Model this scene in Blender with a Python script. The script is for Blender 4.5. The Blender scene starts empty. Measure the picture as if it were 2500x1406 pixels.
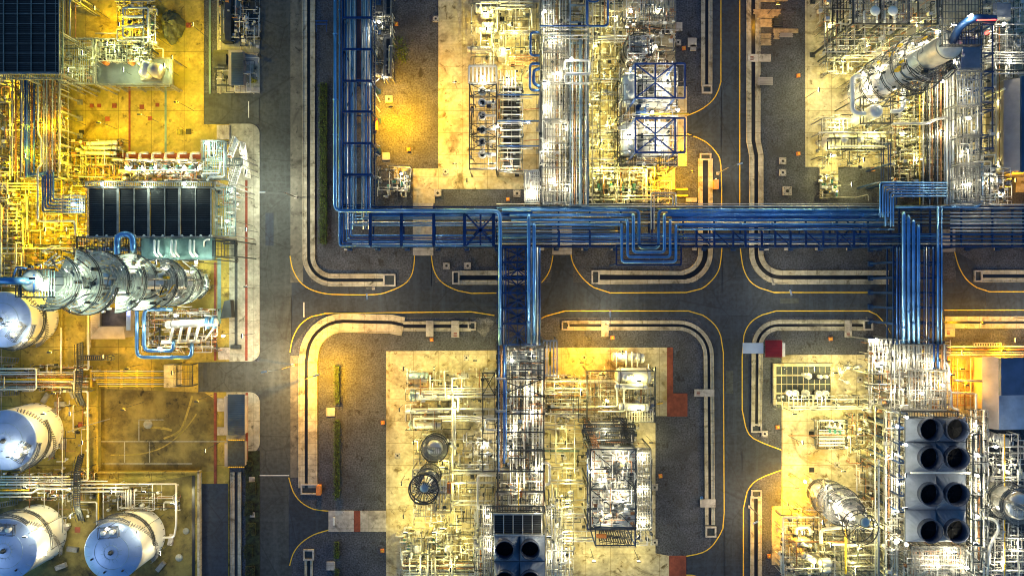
import bpy, math, random
from mathutils import Vector, Matrix
random.seed(7)
SC = bpy.context.scene
COL = SC.collection
H = 166.7          # height of the drone
S = 0.1            # metres per photo pixel at ground level
# ------------------------------------------------------------------ camera, sky, exposure
cam = bpy.data.cameras.new('camera'); camo = bpy.data.objects.new('camera', cam); COL.objects.link(camo)
camo.location = (0, 0, H); cam.lens = 24; cam.sensor_width = 36; cam.clip_start = 1; cam.clip_end = 3000
SC.camera = camo
W = bpy.data.worlds.new("World"); SC.world = W; W.use_nodes = True
_nt = W.node_tree; _bg = _nt.nodes['Background']
_sky = _nt.nodes.new('ShaderNodeTexSky'); _sky.sky_type = 'NISHITA'; _sky.sun_disc = False
_sky.sun_elevation = math.radians(5); _sky.sun_rotation = math.radians(250)
_tint = _nt.nodes.new('ShaderNodeMix'); _tint.data_type = 'RGBA'; _tint.blend_type = 'MULTIPLY'
_tint.inputs[0].default_value = 1.0; _tint.inputs[7].default_value = (0.24, 0.66, 1.22, 1)   # deep blue hour
_nt.links.new(_sky.outputs[0], _tint.inputs[6]); _nt.links.new(_tint.outputs[2], _bg.inputs[0])
_bg.inputs[1].default_value = 0.058
sunl = bpy.data.lights.new('sun', 'SUN'); suno = bpy.data.objects.new('sun', sunl); COL.objects.link(suno)
sunl.energy = 0.06; sunl.angle = math.radians(12); sunl.color = (0.75, 0.85, 1.0)
suno.rotation_euler = (math.radians(50), 0, math.radians(-60))
SC.view_settings.view_transform = 'Standard'; SC.view_settings.look = 'None'
SC.view_settings.gamma = 1; SC.view_settings.exposure = 2.0
LAMP_K = 0.25      # lamp powers are given for exposure 0
try:
    SC.cycles.use_denoising = True; SC.cycles.max_bounces = 5; SC.cycles.diffuse_bounces = 3
    SC.cycles.glossy_bounces = 3; SC.cycles.sample_clamp_indirect = 4; SC.cycles.caustics_reflective = False
    SC.cycles.caustics_refractive = False; SC.cycles.use_light_tree = True; SC.cycles.filter_width = 1.05
except Exception: pass

def P(px, py, h=0.0):
    """world point at height h seen at photo pixel (px, py)"""
    k = (H - h) / H * S
    return Vector(((px - 1250) * k, (703 - py) * k, h))
def L(n, h=0.0): return n * S * (H - h) / H

# ------------------------------------------------------------------ mesh building
class MB:
    def __init__(s): s.v = []; s.f = []; s.m = []; s.sm = []; s.cm = 0
    def add(s, vs, fs, smooth=False):
        b = len(s.v); s.v += [tuple(v) for v in vs]
        for f in fs: s.f.append(tuple(i + b for i in f)); s.m.append(s.cm); s.sm.append(smooth)
    def box(s, a, b):
        x0, x1 = sorted((a[0], b[0])); y0, y1 = sorted((a[1], b[1])); z0, z1 = sorted((a[2], b[2]))
        s.add([(x0,y0,z0),(x1,y0,z0),(x1,y1,z0),(x0,y1,z0),(x0,y0,z1),(x1,y0,z1),(x1,y1,z1),(x0,y1,z1)],
              [(0,3,2,1),(4,5,6,7),(0,1,5,4),(1,2,6,5),(2,3,7,6),(3,0,4,7)])
        return s
    def beam(s, a, b, w, h=None):
        h = h or w; a = Vector(a); b = Vector(b); d = b - a
        if d.length < 1e-6: return s
        d.normalize(); up = Vector((0,0,1)) if abs(d.z) < 0.95 else Vector((0,1,0))
        sd = d.cross(up).normalized() * (w/2); u = sd.cross(d).normalized() * (h/2)
        vs = [p + i*sd + j*u for p in (a, b) for i, j in ((-1,-1),(1,-1),(1,1),(-1,1))]
        s.add(vs, [(0,1,2,3),(7,6,5,4),(0,4,5,1),(1,5,6,2),(2,6,7,3),(3,7,4,0)]); return s
    def tube(s, pts, r, seg=8, bend=None, caps=True):
        pts = [Vector(p) for p in pts]
        if bend is None: bend = r * 2.2
        out = [pts[0]]
        for i in range(1, len(pts)-1):
            p = pts[i]; a = (pts[i-1]-p); b = (pts[i+1]-p); la, lb = a.length, b.length
            if la < 1e-4 or lb < 1e-4: continue
            t = min(bend, la*0.49, lb*0.49); a = a/la; b = b/lb
            if a.dot(b) < -0.999: out.append(p); continue
            n = 4
            for k in range(n+1):
                u = k/n; out.append((p+a*t)*(1-u)**2 + p*2*u*(1-u) + (p+b*t)*u*u)
        out.append(pts[-1])
        rings = []; prev = None
        for i, p in enumerate(out):
            d = (out[min(i+1, len(out)-1)] - out[max(i-1, 0)])
            if d.length < 1e-7: d = Vector((0,0,1))
            d.normalize()
            if prev is None:
                up = Vector((0,0,1)) if abs(d.z) < 0.9 else Vector((1,0,0)); x = d.cross(up).normalized()
            else:
                x = prev - d * prev.dot(d)
                x = x.normalized() if x.length > 1e-5 else d.cross(Vector((0,0,1))).normalized()
            prev = x; y = d.cross(x)
            rings.append([p + (x*math.cos(2*math.pi*k/seg) + y*math.sin(2*math.pi*k/seg))*r for k in range(seg)])
        fs = []
        for i in range(len(rings)-1):
            for k in range(seg):
                a = i*seg+k; b = i*seg+(k+1) % seg; fs.append((a, b, b+seg, a+seg))
        s.add([v for q in rings for v in q], fs, True)
        if caps:
            n = len(rings); b = len(s.v) - n*seg
            s.f.append(tuple(b+k for k in reversed(range(seg)))); s.m.append(s.cm); s.sm.append(False)
            s.f.append(tuple(b+(n-1)*seg+k for k in range(seg))); s.m.append(s.cm); s.sm.append(False)
        return s
    def lathe(s, base, prof, seg=32, axis=None, smooth=True):
        """prof: list of (radius, distance along axis)"""
        base = Vector(base); ax = Vector(axis or (0,0,1)).normalized()
        x = ax.cross(Vector((0,0,1)) if abs(ax.z) < 0.9 else Vector((1,0,0))).normalized(); y = ax.cross(x)
        vs = []
        for r, t in prof:
            for k in range(seg):
                a = 2*math.pi*k/seg; vs.append(base + ax*t + (x*math.cos(a)+y*math.sin(a))*r)
        fs = [(i*seg+k, i*seg+(k+1)%seg, (i+1)*seg+(k+1)%seg, (i+1)*seg+k) for i in range(len(prof)-1) for k in range(seg)]
        s.add(vs, fs, smooth); return s
    def cyl(s, base, r, h, seg=16, axis=None, r2=None):
        r2 = r if r2 is None else r2
        return s.lathe(base, [(0.001,0),(r,0),(r,0.001),(r2,h-0.001),(r2,h),(0.001,h)], seg, axis)
    def vessel(s, a, b, r, seg=20):
        a = Vector(a); b = Vector(b); l = (b-a).length
        pr = []
        for k in range(6): t = k/5*math.pi/2; pr.append((max(0.001, r*math.sin(t)), r*0.5*(1-math.cos(t))))
        for k in range(6): t = k/5*math.pi/2; pr.append((max(0.001, r*math.cos(t)), l-r*0.5+r*0.5*math.sin(t)))
        return s.lathe(a, pr, seg, b-a)
    def ring(s, c, r0, r1, z0, z1, a0=0, a1=360, seg=40):
        n = max(3, int(seg*(a1-a0)/360)); c = Vector(c); vs = []
        for k in range(n+1):
            a = math.radians(a0+(a1-a0)*k/n); cs, sn = math.cos(a), math.sin(a)
            for r, z in ((r0,z0),(r1,z0),(r1,z1),(r0,z1)): vs.append((c.x+r*cs, c.y+r*sn, z))
        fs = []
        for k in range(n):
            b = k*4
            for i in range(4): j = (i+1) % 4; fs.append((b+i, b+4+i, b+4+j, b+j))
        if a1-a0 < 359.9: fs += [(0,1,2,3), (n*4+3,n*4+2,n*4+1,n*4)]
        s.add(vs, fs); return s
    def prism(s, poly, z0, z1):
        n = len(poly); ar = sum(poly[i][0]*poly[(i+1)%n][1]-poly[(i+1)%n][0]*poly[i][1] for i in range(n))
        if ar < 0: poly = poly[::-1]
        s.add([(p[0],p[1],z0) for p in poly]+[(p[0],p[1],z1) for p in poly],
              [tuple(range(n-1,-1,-1)), tuple(range(n,2*n))]+[(i,(i+1)%n,n+(i+1)%n,n+i) for i in range(n)]); return s
    def strip(s, pts, off0, off1, z0, z1):
        """band following a polyline (world xy) between two side offsets"""
        pts = [Vector((p[0],p[1])) for p in pts]; nrm = []
        for i in range(len(pts)):
            if i == 0: d = pts[1]-pts[0]
            elif i == len(pts)-1: d = pts[-1]-pts[-2]
            else: d = (pts[i+1]-pts[i]).normalized()+(pts[i]-pts[i-1]).normalized()
            d.normalize(); nrm.append(Vector((-d.y, d.x)))
        vs = []
        for p, n in zip(pts, nrm):
            for o, z in ((off0,z0),(off1,z0),(off1,z1),(off0,z1)): q = p+n*o; vs.append((q.x,q.y,z))
        fs = [(k*4+i, k*4+(i+1)%4, k*4+4+(i+1)%4, k*4+4+i) for k in range(len(pts)-1) for i in range(4)]
        fs += [(3,2,1,0), tuple((len(pts)-1)*4+i for i in range(4))]
        s.add(vs, fs); return s
    def grid(s, x0, y0, x1, y1, z, step=0.7, w=0.12, t=0.06, cross=2.0):
        """open grating: bars of real width with gaps between them"""
        x0, x1 = sorted((x0,x1)); y0, y1 = sorted((y0,y1))
        n = max(1, int(round((x1-x0)/step)))
        for i in range(n+1):
            x = x0+(x1-x0)*i/n; s.box((x-w/2,y0,z-t),(x+w/2,y1,z))
        n = max(1, int(round((y1-y0)/cross)))
        for i in range(n+1):
            y = y0+(y1-y0)*i/n; s.box((x0,y-w/2,z-t-0.01),(x1,y+w/2,z-0.003))
        return s
    def rail(s, pts, h=1.1, w=0.07, post=1.8, closed=False):
        pts = [Vector(p) for p in pts]
        if closed: pts = pts+[pts[0]]
        for a, b in zip(pts, pts[1:]):
            for f in (1.0, 0.5): s.beam(a+Vector((0,0,h*f)), b+Vector((0,0,h*f)), w)
            n = max(1, int((b-a).length/post))
            for k in range(n+1):
                q = a.lerp(b, k/n); s.beam(q, q+Vector((0,0,h)), w)
        return s
    def stair(s, a, b, w=0.9, mid=False):
        a = Vector(a); b = Vector(b); d = b-a; fl = Vector((d.x,d.y,0)); n = Vector((-fl.y,fl.x,0)).normalized()*(w/2)
        for sg in (-1,1):
            s.beam(a+n*sg, b+n*sg, 0.08, 0.25)
            s.beam(a+n*sg+Vector((0,0,1)), b+n*sg+Vector((0,0,1)), 0.07)
            for k in (0,.5,1): q = a.lerp(b,k)+n*sg; s.beam(q, q+Vector((0,0,1)), .07)
        m = max(3, int(d.length/0.45)); f = fl.normalized()*0.14
        for k in range(m+1):
            q = a.lerp(b, k/m); s.beam(q-n, q+n, 0.22, 0.04)
        return s
    def ladder(s, a, b, w=0.45, cage=False, side=(1,0)):
        a = Vector(a); b = Vector(b); n = Vector((side[0],side[1],0)).normalized()*(w/2)
        for sg in (-1,1): s.beam(a+n*sg, b+n*sg, 0.07)
        m = max(2, int((b-a).length/0.6))
        for k in range(m+1): q = a.lerp(b,k/m); s.beam(q-n, q+n, 0.05)
        return s
    def build(s, name, mats, parent=None):
        if not isinstance(mats, (list, tuple)): mats = [mats]
        me = bpy.data.meshes.new(name)
        org = Vector((0,0,0))
        if parent is None and s.v:
            n = len(s.v); xs = [v[0] for v in s.v]; ys = [v[1] for v in s.v]; zs = [v[2] for v in s.v]
            org = Vector(((min(xs)+max(xs))/2, (min(ys)+max(ys))/2, min(zs)))
            vs = [(v[0]-org.x, v[1]-org.y, v[2]-org.z) for v in s.v]
        else: vs = s.v
        me.from_pydata(vs, [], s.f)
        for m in mats: me.materials.append(m)
        me.polygons.foreach_set('material_index', s.m); me.polygons.foreach_set('use_smooth', s.sm)
        me.update()
        o = bpy.data.objects.new(name, me); COL.objects.link(o)
        if parent is not None:
            o.parent = parent
            if parent.parent is None: o.matrix_parent_inverse = Matrix.Translation(-ROOTLOC[parent.name])
        else: o.location = org; ROOTLOC[o.name] = org
        return o
ROOTLOC = {}
def thing(name, label, cat, loc=(0,0,0), group=None):
    o = bpy.data.objects.new(name, None); COL.objects.link(o); o.location = loc; o.empty_display_size = 0.5
    ROOTLOC[o.name] = Vector(loc); return tag(o, label, cat, group)
def tag(o, label, cat, group=None):
    if label: o['label'] = label
    o['category'] = cat
    if group: o['group'] = group
    return o
def solo(name, mb, m, label, cat, group=None): return tag(mb.build(name, m), label, cat, group)
def struct(name, mb, m): o = mb.build(name, m); o['kind'] = 'structure'; return o
def dup(root, loc, rz=0.0, label=None, group=None, scale=None):
    def cp(o, par):
        c = o.copy(); COL.objects.link(c)
        if par is not None: c.parent = par; c.matrix_parent_inverse = o.matrix_parent_inverse.copy()
        for ch in o.children: cp(ch, c)
        return c
    c = cp(root, None); c.location = loc; c.rotation_euler = (0,0,rz)
    if scale: c.scale = scale
    if label: c['label'] = label
    if group: c['group'] = group
    return c
ORD = ('first second third fourth fifth sixth seventh eighth ninth tenth eleventh twelfth thirteenth fourteenth fifteenth '
       'sixteenth seventeenth eighteenth nineteenth twentieth').split()
for _t in ('twenty','thirty','forty','fifty'):
    for _u in ORD[:9]: ORD.append(_t+'-'+_u)
    ORD.append({'twenty':'thirtieth','thirty':'fortieth','forty':'fiftieth','fifty':'sixtieth'}[_t])

# ------------------------------------------------------------------ materials
def mat(name, col, rough=0.6, metal=0.0, var=0.25, scale=0.6, col2=None, bump=0.0, fine=None, emit=None, coord='world'):
    m = bpy.data.materials.new(name); m.use_nodes = True; nt = m.node_tree; b = nt.nodes['Principled BSDF']
    b.inputs['Roughness'].default_value = rough; b.inputs['Metallic'].default_value = metal
    if emit:
        b.inputs['Base Color'].default_value = (*col, 1); b.inputs['Emission Color'].default_value = (*col, 1)
        b.inputs['Emission Strength'].default_value = emit; return m
    g = nt.nodes.new('ShaderNodeNewGeometry'); vec = g.outputs['Position']
    def noise(sc, det=5, rg=0.6):
        n = nt.nodes.new('ShaderNodeTexNoise'); n.inputs['Scale'].default_value = sc; n.inputs['Detail'].default_value = det
        n.inputs['Roughness'].default_value = rg; nt.links.new(vec, n.inputs['Vector']); return n.outputs['Fac']
    def ramp(f, a, b_, ca, cb):
        r = nt.nodes.new('ShaderNodeValToRGB'); r.color_ramp.elements[0].position = a; r.color_ramp.elements[1].position = b_
        r.color_ramp.elements[0].color = (*ca, 1); r.color_ramp.elements[1].color = (*cb, 1); nt.links.new(f, r.inputs[0]); return r.outputs[0]
    c2 = col2 or tuple(max(0, c*(1-var*1.6)) for c in col)
    out = ramp(noise(scale), 0.35, 0.65, c2, tuple(min(1, c*(1+var*0.3)) for c in col))
    if fine:
        f = ramp(noise(fine[0], 2, 0.5), 0.3, 0.7, (fine[1],)*3, (fine[2],)*3)
        mx = nt.nodes.new('ShaderNodeMix'); mx.data_type = 'RGBA'; mx.blend_type = 'MULTIPLY'; mx.inputs[0].default_value = 1
        nt.links.new(out, mx.inputs[6]); nt.links.new(f, mx.inputs[7]); out = mx.outputs[2]
    nt.links.new(out, b.inputs['Base Color'])
    if bump:
        bp = nt.nodes.new('ShaderNodeBump'); bp.inputs['Strength'].default_value = bump; bp.inputs['Distance'].default_value = 0.1
        nt.links.new(noise(fine[0] if fine else 3, 3), bp.inputs['Height']); nt.links.new(bp.outputs[0], b.inputs['Normal'])
    m['_out'] = 0
    return m
def slab_mat(name, col, stain, joint=6.0, stains=0.5, moss=None):
    """poured concrete: joints, blotches, rust and oil stains"""
    m = mat(name, col, 0.75, 0, 0.22, 0.25, fine=(1.3, 0.78, 1.12) if name != 'gravel_bed' else (2.6, 0.38, 1.7), bump=0.7 if name == 'gravel_bed' else 0); nt = m.node_tree; b = nt.nodes['Principled BSDF']
    base = b.inputs['Base Color'].links[0].from_socket; g = nt.nodes.new('ShaderNodeNewGeometry')
    def mixc(f, a, c, blend='MIX'):
        x = nt.nodes.new('ShaderNodeMix'); x.data_type = 'RGBA'; x.blend_type = blend
        nt.links.new(f, x.inputs[0]); nt.links.new(a, x.inputs[6]); x.inputs[7].default_value = (*c, 1); return x.outputs[2]
    def fac(sc, lo, hi, det=6, rg=0.65, off=0, dist=0):
        n = nt.nodes.new('ShaderNodeTexNoise'); n.inputs['Scale'].default_value = sc; n.inputs['Detail'].default_value = det
        n.inputs['Roughness'].default_value = rg; n.inputs['Distortion'].default_value = dist
        mp = nt.nodes.new('ShaderNodeMapping'); mp.inputs['Location'].default_value = (off, off*1.7, 0)
        nt.links.new(g.outputs['Position'], mp.inputs[0]); nt.links.new(mp.outputs[0], n.inputs['Vector'])
        r = nt.nodes.new('ShaderNodeMapRange'); r.inputs[1].default_value = lo; r.inputs[2].default_value = hi
        nt.links.new(n.outputs['Fac'], r.inputs[0]); return r.outputs[0]
    o = mixc(fac(0.12, 0.53, 0.72, off=31), base, stain)
    o = mixc(fac(0.5, 0.57, 0.68, off=77, dist=0.6), o, tuple(c*0.38 for c in stain))
    o = mixc(fac(0.09, 0.56, 0.70, off=5, dist=1.2), o, tuple(c*0.5 for c in col), 'MULTIPLY') if name != 'gravel_bed' else o
    o = mixc(fac(1.6, 0.68, 0.76, off=11), o, (0.05, 0.04, 0.03))
    if moss: o = mixc(fac(0.16, 0.44, 0.64, off=53, dist=0.15), o, moss)
    if joint:
        br = nt.nodes.new('ShaderNodeTexBrick'); br.offset = 0.0; br.inputs['Scale'].default_value = 1.0
        br.inputs['Brick Width'].default_value = joint; br.inputs['Row Height'].default_value = joint*0.9
        br.inputs['Mortar Size'].default_value = 0.045; br.inputs['Mortar Smooth'].default_value = 0.2
        nt.links.new(g.outputs['Position'], br.inputs['Vector'])
        o = mixc(br.outputs['Fac'], o, tuple(c*0.55 for c in stain))
    nt.links.new(o, b.inputs['Base Color']); return m
def road_mat(name, col):
    m = mat(name, col, 0.85, 0, 0.2, 0.07, fine=(1.2, 0.72, 1.28)); nt = m.node_tree; b = nt.nodes['Principled BSDF']
    o = b.inputs['Base Color'].links[0].from_socket; g = nt.nodes.new('ShaderNodeNewGeometry')
    def layer(o, fac, c):
        x = nt.nodes.new('ShaderNodeMix'); x.data_type = 'RGBA'; nt.links.new(fac, x.inputs[0]); nt.links.new(o, x.inputs[6]); x.inputs[7].default_value = (*c, 1); return x.outputs[2]
    def nz(scale, stretch, lo, hi, amt, off):
        mp = nt.nodes.new('ShaderNodeMapping'); mp.inputs['Scale'].default_value = stretch; mp.inputs['Location'].default_value = (off, off, 0); nt.links.new(g.outputs['Position'], mp.inputs[0])
        n = nt.nodes.new('ShaderNodeTexNoise'); n.inputs['Scale'].default_value = scale; n.inputs['Detail'].default_value = 6; n.inputs['Roughness'].default_value = .65; nt.links.new(mp.outputs[0], n.inputs['Vector'])
        r = nt.nodes.new('ShaderNodeMapRange'); r.inputs[1].default_value = lo; r.inputs[2].default_value = hi; r.inputs[4].default_value = amt; nt.links.new(n.outputs['Fac'], r.inputs[0]); return r.outputs[0]
    o = layer(o, nz(0.5, (1,.08,1), .50, .68, .55, 3), tuple(c*1.6 for c in col))
    o = layer(o, nz(0.5, (.08,1,1), .52, .70, .45, 19), tuple(c*1.55 for c in col))
    o = layer(o, nz(0.22, (1,1,1), .56, .66, .7, 41), tuple(c*.5 for c in col))
    o = layer(o, nz(1.1, (1,1,1), .66, .70, .8, 61), tuple(c*.35 for c in col))
    v = nt.nodes.new('ShaderNodeTexVoronoi'); v.feature = 'DISTANCE_TO_EDGE'; v.inputs['Scale'].default_value = 0.075; nt.links.new(g.outputs['Position'], v.inputs['Vector'])
    r = nt.nodes.new('ShaderNodeMapRange'); r.inputs[1].default_value = .012; r.inputs[2].default_value = .004; r.inputs[4].default_value = .45; nt.links.new(v.outputs['Distance'], r.inputs[0])
    o = layer(o, r.outputs[0], tuple(c*.4 for c in col)); nt.links.new(o, b.inputs['Base Color']); return m
M = {}
M['gravel'] = slab_mat('gravel_bed', (0.056,0.062,0.082), (0.034,0.036,0.044), 0)
M['asphalt'] = road_mat('asphalt', (0.026,0.037,0.058))
M['asphalt_old'] = road_mat('asphalt_old', (0.052,0.060,0.062))
M['slab'] = slab_mat('slab', (0.56,0.49,0.32), (0.30,0.21,0.06))
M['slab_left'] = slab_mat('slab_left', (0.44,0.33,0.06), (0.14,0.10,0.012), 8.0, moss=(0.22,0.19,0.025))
M['moss'] = slab_mat('mossy_ground', (0.13,0.10,0.02), (0.03,0.027,0.006), 0, moss=(0.25,0.20,0.05))
M['island'] = slab_mat('island', (0.40,0.40,0.33), (0.28,0.27,0.20), 9.0)
M['conc'] = slab_mat('drain_concrete', (0.50,0.45,0.34), (0.36,0.31,0.20), 3.0)
M['conc_light'] = slab_mat('pale_concrete', (0.50,0.46,0.42), (0.42,0.38,0.33), 5.0)
M['dark'] = mat('near_black', (0.008,0.009,0.012), 0.35, 0, 0.2, 0.5)  # plain near-black for channel beds, joints and openings
M['pit'] = mat('pit_cover', (0.03,0.04,0.045), 0.6, 0, 0.3, 1.5)
M['dirt'] = slab_mat('verge_dirt', (0.17,0.16,0.13), (0.09,0.085,0.07), 0)
M['red'] = mat('red_paving', (0.24,0.055,0.03), 0.8, 0, 0.25, 0.4, fine=(2,0.8,1.1))
M['yellow'] = mat('yellow_paint', (0.80,0.52,0.03), 0.6, 0, 0.12, 1.5)
M['white'] = mat('white_paint', (0.75,0.75,0.72), 0.5, 0, 0.12, 1.5)
M['steel'] = mat('galvanised_steel', (0.24,0.24,0.23), 0.55, 0.2, 0.25, 0.8)
M['blue_steel'] = mat('blue_steel', (0.012,0.05,0.17), 0.45, 0.25, 0.3, 0.4)
M['frame_blue'] = mat('frame_blue', (0.025,0.09,0.32), 0.5, 0.1, 0.3, 0.4)
M['dark_steel'] = mat('dark_steel', (0.05,0.06,0.07), 0.5, 0.4, 0.3, 0.5)
M['silver'] = mat('silver_cladding', (0.62,0.61,0.58), 0.36, 0.6, 0.15, 0.5)
M['bright'] = mat('bright_cladding', (0.72,0.71,0.66), 0.42, 0.3, 0.12, 0.5)
M['sky_tint_pipe'] = mat('sky_tint_pipe', (0.17,0.38,0.70), 0.32, 0.8, 0.2, 0.25)  # silver pipe; blue sky reflection put into its base colour
M['dsky_tint_pipe'] = mat('dark_sky_tint_pipe', (0.05,0.14,0.40), 0.36, 0.7, 0.3, 0.3)  # darker variant, blue sky reflection again in the base colour
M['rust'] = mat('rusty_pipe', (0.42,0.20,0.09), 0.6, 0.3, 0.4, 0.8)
M['grating'] = mat('grating', (0.26,0.26,0.24), 0.6, 0.1, 0.2, 0.8)
M['teal'] = mat('teal_grating', (0.16,0.27,0.26), 0.6, 0.1, 0.25, 0.4)
M['black'] = mat('black_bundle', (0.006,0.008,0.010), 0.8, 0.0, 0.4, 0.4)
M['navy'] = mat('fan_dark', (0.002,0.003,0.006), 0.95, 0.0, 0.3, 0.5)
M['casing'] = mat('cooler_casing', (0.15,0.18,0.24), 0.6, 0.0, 0.2, 0.3)
M['fanblue'] = mat('fan_stack', (0.018,0.03,0.07), 0.6, 0.0, 0.25, 0.4)
M['tank'] = mat('tank_cladding', (0.68,0.65,0.55), 0.5, 0.15, 0.10, 0.2)
M['roofm'] = mat('tank_roof', (0.36,0.48,0.72), 0.36, 0.5, 0.10, 0.3)  # white roof; blue of the reflected sky put into the base colour
M['hedge'] = mat('hedge_leaves', (0.09,0.16,0.012), 0.8, 0, 0.6, 1.6, fine=(4,0.4,1.4))
M['leaf'] = mat('dark_leaves', (0.03,0.045,0.015), 0.8, 0, 0.6, 1.0)
M['stem'] = mat('stem', (0.06,0.045,0.03), 0.9)
M['orange'] = mat('orange_box', (0.70,0.24,0.05), 0.5, 0, 0.2, 1)
M['redp'] = mat('red_enamel', (0.20,0.010,0.018), 0.4, 0, 0.25, 0.3)
M['roof_grey'] = mat('grey_roof', (0.33,0.30,0.30), 0.6, 0.1, 0.2, 0.2)
M['roof_blue'] = mat('blue_roof', (0.03,0.07,0.15), 0.5, 0.2, 0.35, 0.12)
M['roof_tan'] = mat('tan_roof', (0.50,0.38,0.26), 0.7, 0, 0.2, 0.3)
M['roof_brown'] = mat('brown_roof', (0.12,0.085,0.07), 0.7, 0, 0.5, 0.3)
M['tarp'] = mat('tarpaulin', (0.10,0.11,0.05), 0.6, 0, 0.5, 0.5)
M['wood'] = mat('timber', (0.42,0.32,0.20), 0.8, 0, 0.3, 1.0)
M['teal_paint'] = mat('green_pump_paint', (0.06,0.24,0.22), 0.45, 0.1)
M['tower'] = mat('tower_cladding', (0.60,0.56,0.50), 0.42, 0.45, 0.2, 0.4)
M['walk'] = mat('walkway_grating', (0.52,0.55,0.47), 0.6, 0.05, 0.3, 0.5)
M['steelblue'] = mat('steelblue_pipe', (0.30,0.42,0.50), 0.4, 0.3)
M['lampw'] = mat('lamp_white', (1.0,0.95,0.85), emit=14)
M['lampo'] = mat('lamp_orange', (1.0,0.62,0.18), emit=7)
M['lampr'] = mat('lamp_red', (1.0,0.03,0.02), emit=4)
M['lampb'] = mat('lamp_blue', (0.22,0.25,1.0), emit=5)
# ================================================================== SETTING
def px2(pts, h=0): return [tuple(P(x, y, h))[:2] for x, y in pts]
def sheet(name, poly, z, m, thick=None):
    mb = MB(); mb.prism(px2(poly), -0.4 if thick is None else z-thick, z); return struct(name, mb, m)
def rct(x0,y0,x1,y1): return [(x0,y0),(x1,y0),(x1,y1),(x0,y1)]
def rrct(x0,y0,x1,y1,r,corners=(1,1,1,1)):
    out = []
    for (cx,cy,a0,on) in ((x0+r,y0+r,180,corners[0]),(x1-r,y0+r,270,corners[1]),(x1-r,y1-r,0,corners[2]),(x0+r,y1-r,90,corners[3])):
        if on: out += [(cx+r*math.cos(math.radians(a0+k*15)), cy+r*math.sin(math.radians(a0+k*15))) for k in range(7)]
        else: out.append((x0 if cx < (x0+x1)/2 else x1, y0 if cy < (y0+y1)/2 else y1))
    return out
mb = MB(); mb.box((-420,-380,-4),(420,380,0)); struct('ground', mb, M['gravel'])
# roads
sheet('road', rct(633,-900,712,2400), 0.02, M['asphalt_old'])
sheet('verge', rct(709,-900,740,690), 0.035, M['dirt'])
sheet('verge', rct(709,868,737,1165), 0.035, M['dirt'])
sheet('road', rct(1735,-900,1835,2400), 0.016, M['asphalt'])
sheet('road', [(705,625),(745,655),(760,690),(1000,690),(1008,622),(1055,622),(1062,690),(1345,690),(1350,622),(1396,622),(1400,690),(1690,690),(1735,650),(1830,650),(1870,690),(2335,690),(2330,612),(2380,640),(2400,690),(3400,690),(3400,775),(2160,775),(1880,775),(1830,820),(1740,820),(1700,775),(1330,775),(1200,775),(770,775),(725,830),(705,865)], 0.012, M['asphalt'])
sheet('road', [(1677,281),(1690,279),(1716,265),(1742,243),(1762,212),(1762,405),(1748,370),(1720,345),(1677,327)], 0.02, M['asphalt'])
sheet('road', [(1812,1000),(1840,1072),(1910,1099),(1910,1147),(1850,1170),(1812,1235)], 0.02, M['asphalt'])
sheet('road', [(1768,1280),(1740,1330),(1715,1350),(1675,1357),(1675,1403),(1700,1408),(1770,1450)], 0.02, M['asphalt'])
sheet('road', [(705,1165),(716,1200),(735,1225),(765,1242),(803,1247),(803,1293),(765,1305),(735,1325),(715,1350),(705,1380)], 0.025, M['asphalt'])
sheet('road', rct(497,229,640,304), 0.03, M['asphalt_old'])
sheet('road', [(484,884),(600,882),(640,882),(640,962),(484,957)], 0.03, M['asphalt_old'])
sheet('road', rct(488,1180,557,2400), 0.19, M['asphalt'], 0.2)
# left plant yard
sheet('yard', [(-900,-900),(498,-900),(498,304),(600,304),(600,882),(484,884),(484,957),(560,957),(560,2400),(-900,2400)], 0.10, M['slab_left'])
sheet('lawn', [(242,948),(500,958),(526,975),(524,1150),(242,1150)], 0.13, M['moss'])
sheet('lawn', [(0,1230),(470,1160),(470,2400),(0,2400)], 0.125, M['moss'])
def island(name, x0,y0,x1,y1, c, m='island', z=0.16): return sheet(name, rrct(x0,y0,x1,y1,24,c), z, M[m])
island('pavement', 560,303,634,882,(0,1,1,0))
island('pavement', 553,957,634,1105,(0,1,1,0), z=0.15)
sheet('pavement', rct(530,-700,634,228), 0.15, M['island'])
sheet('verge', rct(600,1100,634,2400), 0.165, M['leaf'])
# process slabs
sheet('slab', [(1070,-700),(1648,-700),(1648,462),(1062,462),(1062,496),(1008,496),(1008,412),(1070,412)], 0.14, M['slab'])
sheet('slab', rct(1640,212,1677,406), 0.15, M['slab'])
sheet('slab', [(1965,-700),(3300,-700),(3300,470),(2480,470),(2480,408),(1966,408)], 0.14, M['slab'])
sheet('slab', rct(2001,400,2046,485), 0.15, M['slab'])
sheet('slab', [(943,857),(1212,855),(1380,848),(1628,848),(1628,1015),(1600,1015),(1600,1350),(1633,1356),(1633,2300),(943,2300)], 0.14, M['slab'])
sheet('slab', [(1908,866),(2400,866),(2400,2300),(1908,2300)], 0.14, M['slab'])
sheet('slab', rct(1884,1235,1910,1378), 0.145, M['slab'])
sheet('red_paving', [(1628,848),(1643,848),(1643,960),(1678,960),(1678,1016),(1628,1016)], 0.15, M['red'])
sheet('red_paving', rct(1633,1356,1675,2300), 0.15, M['red'])
# drives
sheet('driveway', rct(1008,496,1058,624), 0.10, M['conc_light'])
sheet('driveway', rct(1348,500,1396,622), 0.10, M['conc_light'])
sheet('driveway', rct(802,1246,943,1297), 0.10, M['conc_light'])
sheet('driveway', rct(2298,560,2332,615), 0.10, M['conc_light'])
sheet('red_paving', rct(864,1246,880,1297), 0.112, M['red'])
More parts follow.
